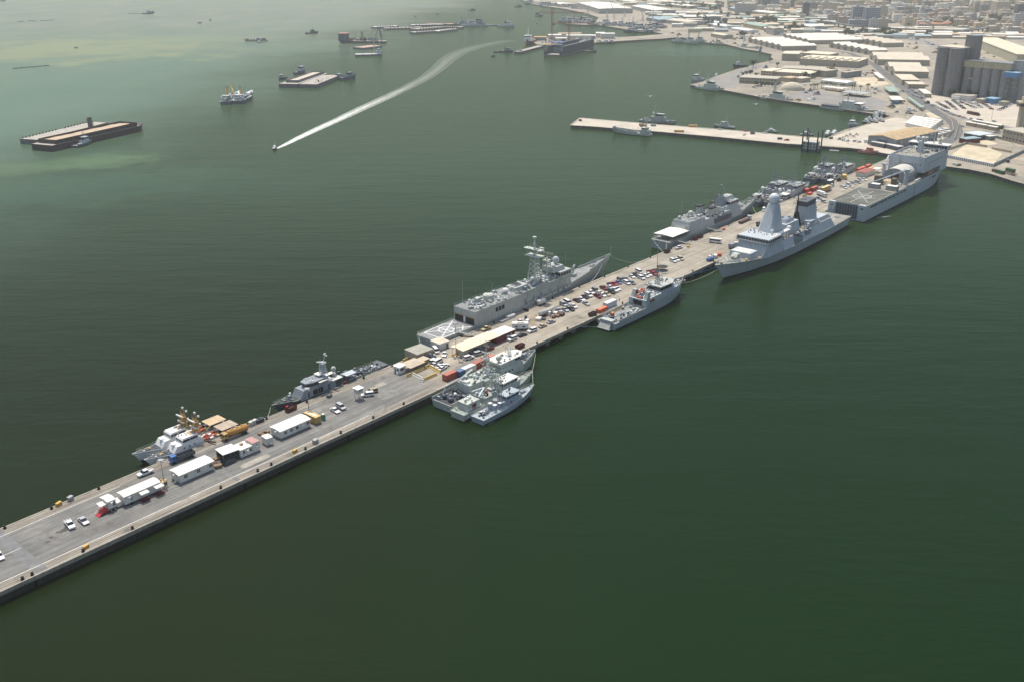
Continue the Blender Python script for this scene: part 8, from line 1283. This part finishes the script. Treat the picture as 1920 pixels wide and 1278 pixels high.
# flyover
o = thing('flyover', 'long grey concrete flyover on piers at the foot of the city', 'flyover', (0, 0, 0)); P = [G(x, y, 10) for x, y in ((1535, 40), (1560, 42), (1600, 48.4), (1650, 52.4), (1700, 55), (1760, 58), (1800, 58), (1835, 54), (1860, 49))]; m = MB()
for p, q in zip(P, P[1:]): dd = (q-p).normalized(); nn = Vector((-dd.y, dd.x, 0))*6; m.prism([tuple((p-nn)[:2]), tuple((q-nn)[:2]), tuple((q+nn)[:2]), tuple((p+nn)[:2])], 8.4, 10)
m.build('deck', mat('flyover_grey', (.16, .165, .165), .9, var=.12), o); m = MB()
for sg in (1, -1):
    for p, q in zip(P, P[1:]): dd = (q-p).normalized(); nn = Vector((-dd.y, dd.x, 0))*5.8*sg; m.tube(p+nn+Vector((0, 0, .5)), q+nn+Vector((0, 0, .5)), .6, 4)
m.build('parapet', 'wall_grey', o)
for p, q in zip(P, P[1:]):
    for t in (.0, .33, .66): c = p+(q-p)*t; m = MB(); m.cyl(c.x, c.y, 0, 8.5, 1.5, n=8); m.build('pier', 'wall_grey', o)
# ---------------------------------------------------------------- city
mat('tower_blue', (.24, .28, .33), .6, var=.06, grid=(3.4, 3.6, .5, .5, (.05, .065, .085))); mat('tower_cream', (.42, .36, .27), .8, var=.08, grid=(3.4, 3.5, .4, .45, (.12, .11, .10))); mat('tower_white', (.46, .46, .44), .8, var=.06, grid=(3.2, 3.5, .45, .5, (.09, .10, .11))); mat('tower_dark', (.05, .06, .075), .4, var=.1, grid=(2, 3.6, .7, .1, (.12, .13, .14))); mat('tower_grey', (.22, .225, .22), .8, var=.08, grid=(3.2, 3.4, .5, .45, (.06, .065, .07)))
def tower(px, by, ty, wpx, depth, m_, label, name='tower_block', crown=None):
    h = hgt(px, by, ty, GZ); c = G(px, by, GZ); w_ = (G(px+wpx/2, by, GZ)-G(px-wpx/2, by, GZ)).length; o = thing(name, label, 'tower block', c, -.12); m = MB(); m.box(-w_/2, w_/2, 0, depth, 0, h); m.build('wall', m_, o); m = MB(); m.box(-w_/2-.3, w_/2+.3, -.3, depth+.3, h-.5, h+.6); m.cb(0, depth/2, h+.5, w_*.4, depth*.4, 3.4); m.build('roof', crown or 'wall_palegrey', o)
for a in ((1606, 48, 13, 18, 24, 'tower_blue', 'blue-grey glass tower, left one of the unfinished twin by the flyover'), (1634, 49.5, 15, 27, 22, 'tower_blue', 'blue-grey tower with square windows, right one of the twin by the flyover'), (1609, 50, 38, 34, 18, 'tower_blue', 'blue-grey podium at the foot of the twin towers'), (1638.5, 51, 37, 17, 14, 'tower_white', 'white six-storey block in front of the twin towers'), (1656, 51, 36, 17, 16, 'tower_cream', 'cream six-storey block right of the twin towers'), (1655, 37, 12, 15, 20, 'tower_cream', 'tall cream block behind the twin towers'), (1729, 34, 15, 9, 14, 'tower_white', 'narrow white tower left half of the pair right of the cream block'), (1739.5, 34, 17, 12, 16, 'tower_blue', 'blue-grey half of the pair right of the cream block'), (1914, 36, 8, 18, 20, 'tower_dark', 'black glass tower at the right edge'), (1916, 49, 27, 30, 16, 'tower_white', 'white stepped building with arches before the black tower'), (1510.5, 31, 5, 12, 18, 'tower_dark', 'dark tower standing over the industrial sheds'), (1524, 24, 5, 13, 18, 'tower_grey', 'grey block beside the dark tower'), (1420.5, 16, -6, 11, 18, 'tower_grey', 'grey tower at the top of the picture, seaward end of its row'), (1436, 18, -6, 17, 18, 'tower_grey', 'wide grey tower in the row at the top'), (1453, 19, -5, 13, 18, 'tower_blue', 'blue-grey tower in the row at the top'), (1473, 15, -6, 6, 14, 'tower_dark', 'slim dark tower at the top'), (1488, 14, -4, 12, 16, 'tower_grey', 'grey tower between slim dark and dark towers'), (1397, 13, -2, 12, 16, 'tower_grey', 'low grey tower at the seaward end of the top row'), (1548.5, 24, 5, 17, 20, 'tower_cream', 'cream block right of the dark tower'), (1559, 41, 28, 15, 14, 'tower_white', 'white ribbed block in front of the cream block'), (1580, 42, 29, 16, 14, 'tower_cream', 'cream block left of the twin towers'), (1666, 9, -8, 14, 18, 'tower_dark', 'dark glass block at the very top'), (1677.5, 12, -8, 9, 14, 'tower_white', 'white tower at the very top'), (1692, 12, -4, 14, 16, 'tower_white', 'second white tower at the very top'), (1797.5, 41, 22, 13, 16, 'tower_cream', 'cream tower between the villa trees'), (1832, 23, 5, 12, 18, 'tower_cream', 'cream tower high in the far city'), (1845, 24, 9, 14, 18, 'tower_grey', 'grey tower high in the far city'), (1738, 15, 3, 14, 18, 'tower_grey', 'brown-grey tower above the white and blue pair'), (1705, 27, 14, 46, 20, 'tower_grey', 'long grey block above the flyover'), (1787, 21, 13, 40, 20, 'roof_green', 'long pale green hall in the far city'), (1884, 37, 25, 14, 14, 'tower_cream', 'cream block left of the black tower')): tower(*a)
FOOT = []      # ground circles already taken
for o in list(COL.objects):
    if o.parent is None and o.get('category') in ('tower block', 'warehouse', 'store', 'building', 'hangar'): FOOT.append((o.location.x, o.location.y, 16))
PAL = dict(cream=(.46, .40, .29), beige=(.40, .36, .28), white=(.60, .59, .55), grey=(.36, .36, .35), pink=(.42, .32, .26), tan=(.40, .31, .20))
mat('city_wall', obj=True, rough=.85, var=.12, scale=.2, streak=.1, grid=(3.3, 3.3, .42, .45, (.10, .095, .09))); mat('city_roof', (.46, .42, .35), .9, var=.2, scale=.3); mat('shed_wall', obj=True, rough=.8, var=.1, streak=.1)
LM = [((1606, 30), 'twin blue towers'), ((1735, 25), 'white and blue pair of towers'), ((1912, 30), 'black glass tower'), ((1510, 20), 'dark tower over the sheds'), ((1440, 10), 'grey tower row'), ((1797, 32), 'cream tower among trees'), ((1860, 60), 'ribbed beige warehouse'), ((1700, 55), 'flyover'), ((1655, 20), 'tall cream block'), ((1845, 15), 'far grey tower'), ((1560, 30), 'white ribbed block')]
rr = random.Random(21); NW = {1: 'one', 2: 'two', 3: 'three', 4: 'four', 5: 'five', 6: 'six', 7: 'seven', 8: 'eight'}
def ymax(x): return 27 if x < 1500 else 34 if x < 1560 else 44 if x < 1690 else 50 if x < 1800 else 58 if x < 1850 else 66
nb = 0; tries = 0; spots = []
while nb < 290 and tries < 6000:
    tries += 1; x = rr.uniform(1375, 1935); y = rr.uniform(.2, ymax(x)) if rr.random() < .75 else rr.uniform(-6, 10)
    p = G(x, y, GZ); near = y > 26; w_ = rr.uniform(13, 26) if near else rr.uniform(22, 48); d_ = w_*rr.uniform(.6, 1.1); st = rr.choice((2, 2, 3, 3, 4, 5)) if near else rr.choice((3, 4, 4, 5, 6, 7))
    if any((p.x-a)**2+(p.y-b)**2 < (r+w_*.5)**2 for a, b, r in FOOT): continue
    FOOT.append((p.x, p.y, w_*.52)); cn = rr.choice(('cream', 'beige', 'cream', 'white', 'white', 'grey', 'pink', 'tan')); lm = min(LM, key=lambda t: (t[0][0]-x)**2+4*(t[0][1]-y)**2)
    h = st*3.3; m = MB(); m.box(-w_/2, w_/2, -d_/2, d_/2, 0, h, 0, 1); m.box(-w_/2+.5, w_/2-.5, -d_/2+.5, d_/2-.5, h, h+.9, 0, 1)
    for k in range(rr.randint(1, 3)): m.cb(rr.uniform(-.3, .3)*w_, rr.uniform(-.3, .3)*d_, h+.8, rr.uniform(2.5, 6), rr.uniform(2.5, 5), rr.uniform(1.6, 3.4), 0, 1, 0, 1)
    if rr.random() < .35: m.box(w_/2-.1, w_/2+w_*.35, -d_*.4, d_*.4, 0, h*.6, 0, 1)
    o = m.build('city_house', ['city_wall', 'city_roof'], None, (p.x, p.y, GZ), rr.choice((-.15, -.15, .1, -.4))+rr.uniform(-.05, .05)); v = rr.uniform(.92, 1.3); o.color = (*[c*v for c in PAL[cn]], 1)
    tag(o, f'{cn} {NW[st]}-storey house {"in front of" if y > lm[0][1]+6 else "beyond" if y < lm[0][1]-6 else "beside"} the {lm[1]}', 'house', f'{cn} {NW[st]}-storey city houses by the {lm[1]}'); nb += 1
# industrial sheds between harbour and city
BIG = (((1083, 5), (1123, 17), (1186, 16), 12, 'wall_palegrey', 'roof_whiteshed', 'largest pale shipyard hall at the top, nearest the sea'), ((1183, 11), (1227, 20), (1263, 18.6), 9, 'wall_palegrey', 'roof_whiteshed', 'pale shipyard hall right of the largest one'), ((1212, 33), (1236, 37.6), (1275, 36), 7, 'wall_grey', 'roof_blue', 'hall with pale blue roof by the thin dock cranes'), ((1307, 29.5), (1319, 32), (1363, 32), 9, 'wall_grey', 'roof_whiteshed', 'grey-walled hall with a dark end beyond the shipyard'), ((1243, 37), (1290, 42), (1318, 39.5), 7, 'wall_palegrey', 'roof_beige', 'long beige hall between shipyard and dark-ended hall'), ((1410, 21), (1446, 25), (1468, 23.5), 8, 'wall_beige', 'roof_whiteshed', 'white-roofed hall at the foot of the grey towers'), ((1365, 14.5), (1398, 20), (1412, 18.6), 7, 'wall_grey', 'roof_blue', 'long blue-roofed hall at the foot of the grey towers'), ((1503, 47), (1520, 50.5), (1557, 51), 7, 'wall_palegrey', 'roof_whiteshed', 'pale hall with a low gable before the flyover'), ((1333, 63), (1357, 67), (1385, 68), 6, 'wall_beige', 'roof_beige', 'ribbed beige hall along the dockyard quay'), ((1394, 44), (1428, 50), (1446, 48), 7, 'gallery_cream', 'roof_green', 'olive-walled hall in the middle of the sheds'), ((1437, 51), (1451, 54), (1462, 52), 12, 'wall_palegrey', 'roof_greybeige', 'square office block among the sheds'), ((1330, 46), (1362, 50), (1376, 48), 4, 'white_dirty', 'white', 'bright white tent-roofed shed among the sheds'), ((1370, 53), (1402, 58), (1414, 56), 4, 'white_dirty', 'white', 'second bright white tent-roofed shed among the sheds'), ((1030, 6), (1052, 8.6), (1085, 8), 5, 'wall_beige', 'roof_whiteshed', 'low white shed on the far shore quay'), ((1300, 5), (1340, 9), (1352, 8), 7, 'wall_beige', 'roof_beige', 'beige hall high behind the shipyard'), ((1250, 8), (1290, 12), (1310, 10.6), 7, 'wall_beige', 'roof_whiteshed', 'white hall high behind the shipyard'))
for A, B, C, h, wl, rf, lab in BIG: o, L, D_ = hall('industrial_hall', lab, 'hall', A, B, C, h, wl, rf, flat=False, gh=1.8); c = o.location+Matrix.Rotation(o.rotation_euler.z, 3, 'Z') @ Vector((L/2, D_/2, 0)); FOOT.append((c.x, c.y, max(L, abs(D_))*.5))
ns = 0; tries = 0
SL = [((1150, 12), 'largest shipyard hall'), ((1335, 34), 'dark-ended hall'), ((1435, 75), 'six-gabled white warehouse'), ((1535, 70), 'second gabled warehouse'), ((1420, 24), 'grey towers'), ((1410, 50), 'olive-walled hall'), ((1560, 50), 'flyover'), ((1260, 40), 'blue-roofed hall'), ((1690, 70), 'beige gabled warehouse'), ((1800, 95), 'grain silo'), ((1620, 60), 'roadside white warehouse')]
while ns < 215 and tries < 9000:
    tries += 1; k = rr.random()
    if k < .6: x = rr.uniform(1215, 1560); y = rr.uniform(3+(x-1215)*.05, 62 if x > 1300 else 52)
    elif k < .75: x = rr.uniform(1100, 1300); y = rr.uniform(1, 12)
    else: x = rr.uniform(1600, 1920); y = rr.uniform(57, 72) if x < 1800 else rr.uniform(66, 74)
    p = G(x, y, GZ); w_ = rr.uniform(14, 42); d_ = rr.uniform(10, 22); h = rr.uniform(3.5, 7)
    if any((p.x-a)**2+(p.y-b)**2 < (r+w_*.36)**2 for a, b, r in FOOT) or (x < 1250 and y > 30+(x-1200)*.4): continue
    FOOT.append((p.x, p.y, w_*.36)); rf = rr.choice(('roof_whiteshed', 'roof_whiteshed', 'roof_white', 'roof_beige', 'roof_beige', 'roof_blue', 'tanroof', 'roof_green', 'roof_greybeige')); rn = dict(roof_whiteshed='white', roof_white='bright white', roof_beige='beige', roof_blue='pale blue', tanroof='tan', roof_green='pale green', roof_greybeige='grey-beige')[rf]
    lm = min(SL, key=lambda t: (t[0][0]-x)**2+4*(t[0][1]-y)**2); o = thing('shed', f'{rn}-roofed {"long" if w_ > 30 else "small" if w_ < 20 else "plain"} shed {"seaward of" if y > lm[0][1]+4 else "inland of" if y < lm[0][1]-4 else "beside"} the {lm[1]}', 'shed', (p.x, p.y, GZ), -.2+rr.uniform(-.1, .1), f'{rn}-roofed sheds by the {lm[1]}')
    m = MB(); m.box(-w_/2, w_/2, -d_/2, d_/2, 0, h); b = m.build('wall', 'shed_wall', o); b.color = (*PAL[rr.choice(('beige', 'grey', 'white', 'cream'))], 1); m = MB(); m.hprism([(-d_/2-.4, h), (d_/2+.4, h), (0, h+rr.uniform(.8, 2.2))], -w_/2-.4, w_/2+.4, ax='x'); m.build('roof', rf, o); ns += 1
# villas with red roofs
for n_ in range(9): x, y = 1728+n_*6+rr.uniform(-2, 2), 46+rr.uniform(0, 6); o = thing('villa', f'{ORD[n_]} villa with a terracotta roof above the flyover, from the twin towers side', 'villa', G(x, y, GZ), rr.uniform(-.3, .3), 'terracotta-roofed villas'); m = MB(); m.box(-7, 7, -5, 5, 0, 6); m.build('wall', 'wall_cream', o); m = MB(); m.prism([(-7.6, -5.6), (7.6, -5.6), (7.6, 5.6), (-7.6, 5.6)], 6, 8.8, [(-3, -.2), (3, -.2), (3, .2), (-3, .2)]); m.build('roof', mat('terracotta', (.40, .19, .12), .8, var=.15), o)
YP = None
def ashore(p):
    c = False; j = len(ring)-1
    for i in range(len(ring)):
        (xi, yi), (xj, yj) = ring[i], ring[j]
        if (yi > p.y) != (yj > p.y) and p.x < (xj-xi)*(p.y-yi)/(yj-yi)+xi: c = not c
        j = i
    return c
for n_ in range(260):      # goods, tanks and plant lying about the yards
    k = rr.random()
    x, y = (rr.uniform(1330, 1600), rr.uniform(40, 98)) if k < .45 else (rr.uniform(1400, 1740), rr.uniform(125, 215)) if k < .7 else (rr.uniform(1690, 1910), rr.uniform(72, 110)) if k < .85 else (rr.uniform(1220, 1420), rr.uniform(20, 66)); p = G(x, y, GZ)
    if any((p.x-a)**2+(p.y-b)**2 < r*r for a, b, r in FOOT) or not ashore(p): continue
    c = rr.choice(('dark', 'rust', 'white', 'white', 'grey', 'tan', 'grey', 'tan', 'blue')); cc = dict(dark=(.05, .05, .05), rust=(.16, .09, .06), white=(.6, .6, .57), blue=(.06, .14, .25), grey=(.2, .2, .2), tan=(.35, .28, .18))[c]
    if YP is None: YP = thing('yard_goods', '', 'goods'); m = MB(); m.cb(0, 0, 0, 7, 3.4, 2, 0, .93); m.cb(-1, .4, 1.95, 3.4, 2.2, 1.4, .2, .9); m.build('stack', 'plain_paint', YP); m = MB(); m.tube((-4.5, 2.6, .5), (4, 2.9, .5), .45, 6); m.tube((-3.8, 3.6, .4), (4.6, 3.5, .4), .4, 6); m.build('pipe', 'plain_paint', YP); o = YP; o.location = p; o.color = (*cc, 1)
    else: o = copy_tree(YP, p, rr.uniform(0, 3), color=cc)
    for ch in o.children: ch.color = (*cc, 1)
    s = rr.uniform(.4, 1.15); o.scale = (s, s, s*rr.uniform(.7, 1.3)); wh = 'among the inner harbour sheds' if k < .45 else 'in the naval base yards' if k < .7 else 'behind the grain silos' if k < .85 else 'behind the shipyard'; tag(o, f'{c} stack of goods and pipes {wh}', 'goods', f'{c} stacks {wh}')
# ---------------------------------------------------------------- trees
mat('leaf', (.060, .085, .045), .8, var=.35, scale=.6, spec=.2); mat('palm_leaf', (.07, .09, .045), .8, var=.3, spec=.2); mat('bark', (.14, .105, .075), .9, var=.2)
def tree_proto(seed, sx=1., h=7):
    r = random.Random(seed); o = thing('tree', 'leafy green tree', 'tree'); m = MB(); m.tube((0, 0, -.1), (.1, 0, h*.45), .3, 6, 0, .2)
    for k in range(5): a = k*1.26+r.random(); m.tube((.1, 0, h*.38), (1.6*sx*math.cos(a), 1.6*sx*math.sin(a), h*.7), .14, 4, 0, .06)
    m.build('trunk', 'bark', o); m = MB(); cl = [(r.gauss(0, 1.25)*sx, r.gauss(0, 1.25)*sx, h*.66+r.gauss(0, .95), r.uniform(.8, 1.5)) for _ in range(13)]
    for cx, cy, cz, cr in cl:
        for _ in range(34):
            d = Vector((r.gauss(0, 1), r.gauss(0, 1), r.gauss(0, 1))).normalized()*cr*r.uniform(.55, 1.05); c = Vector((cx, cy, cz))+d; n = (d.normalized()+Vector((r.gauss(0, .5), r.gauss(0, .5), r.gauss(0, .5)+.4))).normalized(); a = n.orthogonal().normalized(); b_ = n.cross(a); s = r.uniform(.28, .55); m.add([c-a*s, c-b_*s*.6, c+a*s, c+b_*s*.6], [[0, 1, 2, 3]])
    m.build('crown', 'leaf', o); return o
def palm_proto():
    o = thing('palm_tree', 'date palm', 'palm tree'); m = MB(); m.tube((0, 0, -.1), (.2, 0, 6.2), .26, 6, 0, .2); m.build('trunk', 'bark', o); m = MB()
    for k in range(15):
        a = k*2*math.pi/15; e = .8 if k % 2 else .2; P = [Vector((.2, 0, 6.2))+Vector((math.cos(a)*t*2.7, math.sin(a)*t*2.7, e*t*1.8-2.3*t*t)) for t in (0, .35, .7, 1)]; s = Vector((-math.sin(a), math.cos(a), 0))
        for i in range(3): w0, w1 = (.15, .42, .36, .05)[i], (.15, .42, .36, .05)[i+1]; m.add([P[i]-s*w0, P[i+1]-s*w1, P[i+1]+s*w1, P[i]+s*w0], [[0, 1, 2, 3]])
    m.build('crown', 'palm_leaf', o); return o
TP = [tree_proto(1), tree_proto(2, 1.3, 6.4), tree_proto(3, .9, 8)]; used = set()
def tree(px, py, sc, label, group=None, kind=None, z=GZ):
    p = rr.choice(TP) if kind is None else kind; loc = G(px, py, z)
    if id(p) not in used: used.add(id(p)); o = p; o.location = loc
    else: o = copy_tree(p, loc, rr.uniform(0, 6.2))
    o.scale = (sc, sc, sc*rr.uniform(.9, 1.1)); o['label'] = label; o['category'] = 'palm tree' if kind is not None else 'tree'
    if group: o['group'] = group
    elif 'group' in o: del o['group']
tree(1412, 127, 1.5, 'big round tree on the shore behind the base quay'); tree(1444, 117.6, 1, 'small tree at the head of the inner harbour'); tree(1401, 128.5, .6, 'bush beside the big round tree')
for n_, (x, y, s) in enumerate(((1392, 143.5, .8), (1399, 142.6, .9), (1407, 142, 1), (1418, 143.6, .8), (1384, 148, .6))): tree(x, y, s, f'{ORD[n_]} tree in the row behind the two-storey barracks', 'trees behind the barracks')
for n_, (x, y) in enumerate(((1416, 161), (1421, 162), (1427, 163), (1434, 163.4), (1440, 163), (1447, 163.8), (1453, 164))): tree(x, y, .75, f'{ORD[n_]} tree in front of the two-storey barracks', 'trees in front of the barracks')
for n_, (x, y, s) in enumerate(((1509, 148, 1.3), (1516, 150, .8), (1536, 144, 1.3), (1557, 138, 1.3), (1566, 140, 1.), (1524, 147, .9), (1595, 142, .9), (1605, 139, .9), (1457, 126, .9), (1564, 128, .9))): tree(x, y, s, f'{ORD[n_]} tree among the base houses behind the dome tent', 'trees among the base houses')
PP = palm_proto()
for n_, (x, y) in enumerate(((1520, 169), (1525, 168.6), (1528, 169), (1532, 168.8), (1540, 166), (1544, 166.4), (1549, 166.8), (1555, 167), (1560, 167.6), (1566, 168.2), (1576, 169.4), (1581, 170), (1597, 171.6), (1601, 172.4), (1613, 172), (1625, 170.8), (1628, 168))): tree(x, y, 1.15, f'{ORD[n_]} palm along the parade ground edge from the dome tent', 'palms along the parade ground', PP)
for n_, (x, y, s) in enumerate(((1783, 183.6, 1.5), (1818, 183.4, 1.2), (1828, 184.6, 1.3), (1838, 185, 1.2), (1851, 186.8, 1.3), (1858, 187.4, 1.), (1870, 188.4, 1.2), (1789, 184.4, 1.))): tree(x, y, s, f'{ORD[n_]} tree at the foot of the grain silos', 'trees at the silo foot')
for n_, (x, y, s) in enumerate(((1816, 263.8, .7), (1822, 263, .6), (1829, 263.6, .6), (1874, 247.5, .8))): tree(x, y, s, f'{ORD[n_]} bush between red shed and sand lot', 'bushes by the red shed')
nt_ = 0
for cx, cy, sx, sy, n in ((1800, 43, 26, 6, 34), (1865, 40, 20, 6, 30), (1770, 46, 34, 4, 16), (1735, 36, 20, 6, 10), (1700, 46, 14, 3, 8), (1660, 66, 34, 3, 20), (1595, 67, 24, 3, 14), (1440, 42, 24, 4, 22), (1330, 15, 50, 6, 30), (1490, 57, 16, 3, 12), (1275, 14, 34, 5, 22), (1350, 40, 60, 12, 26), (1392, 69, 5, 2, 4), (1345, 18, 40, 3, 12), (1840, 14, 60, 7, 26), (1720, 18, 60, 6, 18), (1580, 8, 60, 6, 14)):
    for k in range(n): x, y = rr.gauss(cx, sx*.5), rr.gauss(cy, sy*.5); tree(x, max(.5, y), rr.uniform(1., 1.9), f'hazy green tree {"among the villas above the flyover" if 1700 < cx < 1830 and cy > 30 else "in the park left of the black tower" if cx > 1830 and cy > 30 else "between the industrial sheds" if cx < 1500 else "beside the gabled warehouses" if cy > 50 else "high in the far city"}', "hazy green trees "+("above the flyover" if 1700 < cx < 1830 and cy > 30 else "in the far park" if cx > 1830 and cy > 30 else "between industrial sheds" if cx < 1500 else "by the gabled warehouses" if cy > 50 else "in the far city")); nt_ += 1
# ---------------------------------------------------------------- cars ashore
def far_car():
    m = MB(); m.hprism([(-2.3, .3), (2.3, .3), (2.3, .75), (1.2, .95), (-2.3, 1.0)], -.9, .9, 0); m.prism([(-1.8, -.82), (.9, -.82), (.9, .82), (-1.8, .82)], .95, 1.45, [(-1.4, -.7), (.3, -.7), (.3, .7), (-1.4, .7)], 1, mt=0); [m.tube((x, y-.1, .32), (x, y+.1, .32), .32, 8, 2) for x in (-1.4, 1.4) for y in (-.85, .85)]; return m.build('parked_car', ['car_paint', 'glass', 'rubber'])
FC = None; CW = dict(white=CC['white'], silver=CC['silver'], dark=CC['black'], grey=CC['grey'], red=CC['red'], blue=CC['blue'])
def fcar(p, rz, col, label, group):
    global FC
    if FC is None: FC = o = far_car()
    else: o = FC.copy(); COL.objects.link(o)
    o.location = (p.x, p.y, GZ+.03); o.rotation_euler.z = rz; o.color = (*CW[col], 1); tag(o, label, 'car', group)
def cname(r): return r.choices(('white', 'silver', 'dark', 'grey', 'red', 'blue'), (50, 18, 15, 10, 4, 3))[0]
ROWS = (((1746, 197), (1793, 218)), ((1757, 193), (1779, 205)), ((1774, 191), (1795, 207.4)), ((1787, 189), (1809, 205.6)), ((1801, 192), (1829, 203.4)), ((1806, 188.6), (1826, 196.6)), ((1828, 194), (1841, 203)), ((1841, 193.6), (1860, 206)), ((1872, 207.4), (1894, 198)), ((1779, 213.4), (1812, 223)), ((1816, 223.6), (1842, 227)), ((1706, 166.4), (1733, 186)), ((1712, 178), (1734, 187)), ((1860, 196.6), (1871, 199)), ((1893, 197), (1914, 190.4)))
for n_, (a, b_) in enumerate(ROWS):
    A, B_ = G(*a, GZ), G(*b_, GZ); d = B_-A; n = max(2, int(d.length/2.9)); rz = math.atan2(d.y, d.x)+R(62); k = 0
    for i in range(n):
        if rr.random() < .14: continue
        c = cname(rr); p = A+d*((i+.5)/n); k += 1
        fcar(p, rz+rr.uniform(-.06, .06)+(math.pi if rr.random() < .3 else 0), c, f'{c} car, {ORD[min(k-1, 19)]} along the {ORD[n_]} row of the car park below the silos', 'cars parked below the silos')
for n_, (x, y) in enumerate(((1475, 264), (1603, 266), (1610, 267.4), (1583, 264.6), (1588, 265.4), (1575, 262), (1700, 213), (1703, 211), (1708, 214.4), (1713, 208), (1717, 210), (1732, 219.5), (1622, 141), (1626, 138), (1619, 139), (1623, 143), (1636, 166), (1641, 168.6), (1646, 171.4), (1644, 167), (1650, 172), (1656, 172.6), (1640, 176), (1695, 191), (1690, 190), (1413, 164.6), (1417, 165.4), (1452, 175), (1571, 102.6), (1567, 100.4), (1580, 101.4), (1574, 104), (1704, 172.6), (1713.6, 180.4), (1660, 139.4), (1872, 251), (1866, 250), (1788, 309), (1797, 311), (1912, 268), (1905, 266.6), (1897, 265), (1919, 270), (1806, 238.5), (1864, 229), (1434, 250.6), (1398, 246.6), (1350, 243.6), (1395, 254))): c = cname(rr) if n_ else 'red'; fcar(G(x, y, GZ), rr.uniform(0, 6), c, f'{c} car, {ORD[n_ % 20]} of the {("outer", "middle", "inland")[n_//20]} scattered cars in the naval base and quays', 'cars scattered over base and quays')
for n_ in range(70): x = rr.uniform(1610, 1900); c = cname(rr); base = np.interp(x, [1610, 1650, 1700, 1750, 1775, 1840, 1920], [52, 60, 70, 84, 95, 112, 134]); p = G(x, base+rr.uniform(-3, 3)*(.5+(x-1600)/300), GZ); fcar(p, rr.choice((-.6, 2.5)), c, f'{c} car on or beside the wide road behind the gabled warehouses', f'{c} cars along the wide inland road')
for n_, (x, y, ty) in enumerate(((1697, 222, 176), (1859, 223, 196), (1590, 270, 243), (1386, 160, 120), (1417, 142, 101), (1580, 190, 166), (1894, 300, 268), (1741, 288, 252), (1580, 78, 60), (1525, 182, 163), (1604, 190, 170))): lamp(x, y, ty, f'{ORD[n_]} thin lamp mast ashore, listed from the long white sheds', GZ, None, True, .14)
for n_, (x, y, L, c) in enumerate(((1299, 238.4, 8, 'ochre'), (1273, 248, 9, 'ochre'), (1203, 236, 5, 'brown_rust'), (1411, 252, 4, 'ship_dark'), (1462, 262, 4, 'ship_dark'), (1558, 261, 3, 'ship_dark'), (1206, 238, 6, 'wood'), (1088, 227.6, 3, 'brown_rust'), (1410, 250, 3, 'brown_rust'), (1225, 237, 5, 'ship_mid'))): crate(x, y, L, L*.4, 1.8, c, f'{ORD[n_]} box or machine lying on the second pier deck', 'box', 'quay_box', -.9, GZ)
for n_, (x, y) in enumerate(((1574, 262.4), (1580, 260), (1587, 257), (1594, 254.6), (1600, 257.6), (1606, 254))): o = thing('boat_cradle', f'{ORD[n_]} empty steel boat cradle on the quay apron', 'cradle', G(x, y, GZ), n_, 'empty boat cradles'); m = MB(); [m.tube((0, 0, 1.2), (2.4*math.cos(a), 2.4*math.sin(a), 0), .2, 4) for a in (.3, 1.8, 3.4, 5)]; m.build('frame', 'ship_dark', o); m = MB(); m.cb(0, 0, 1, 2, .5, .8); m.build('pad', 'wood', o)
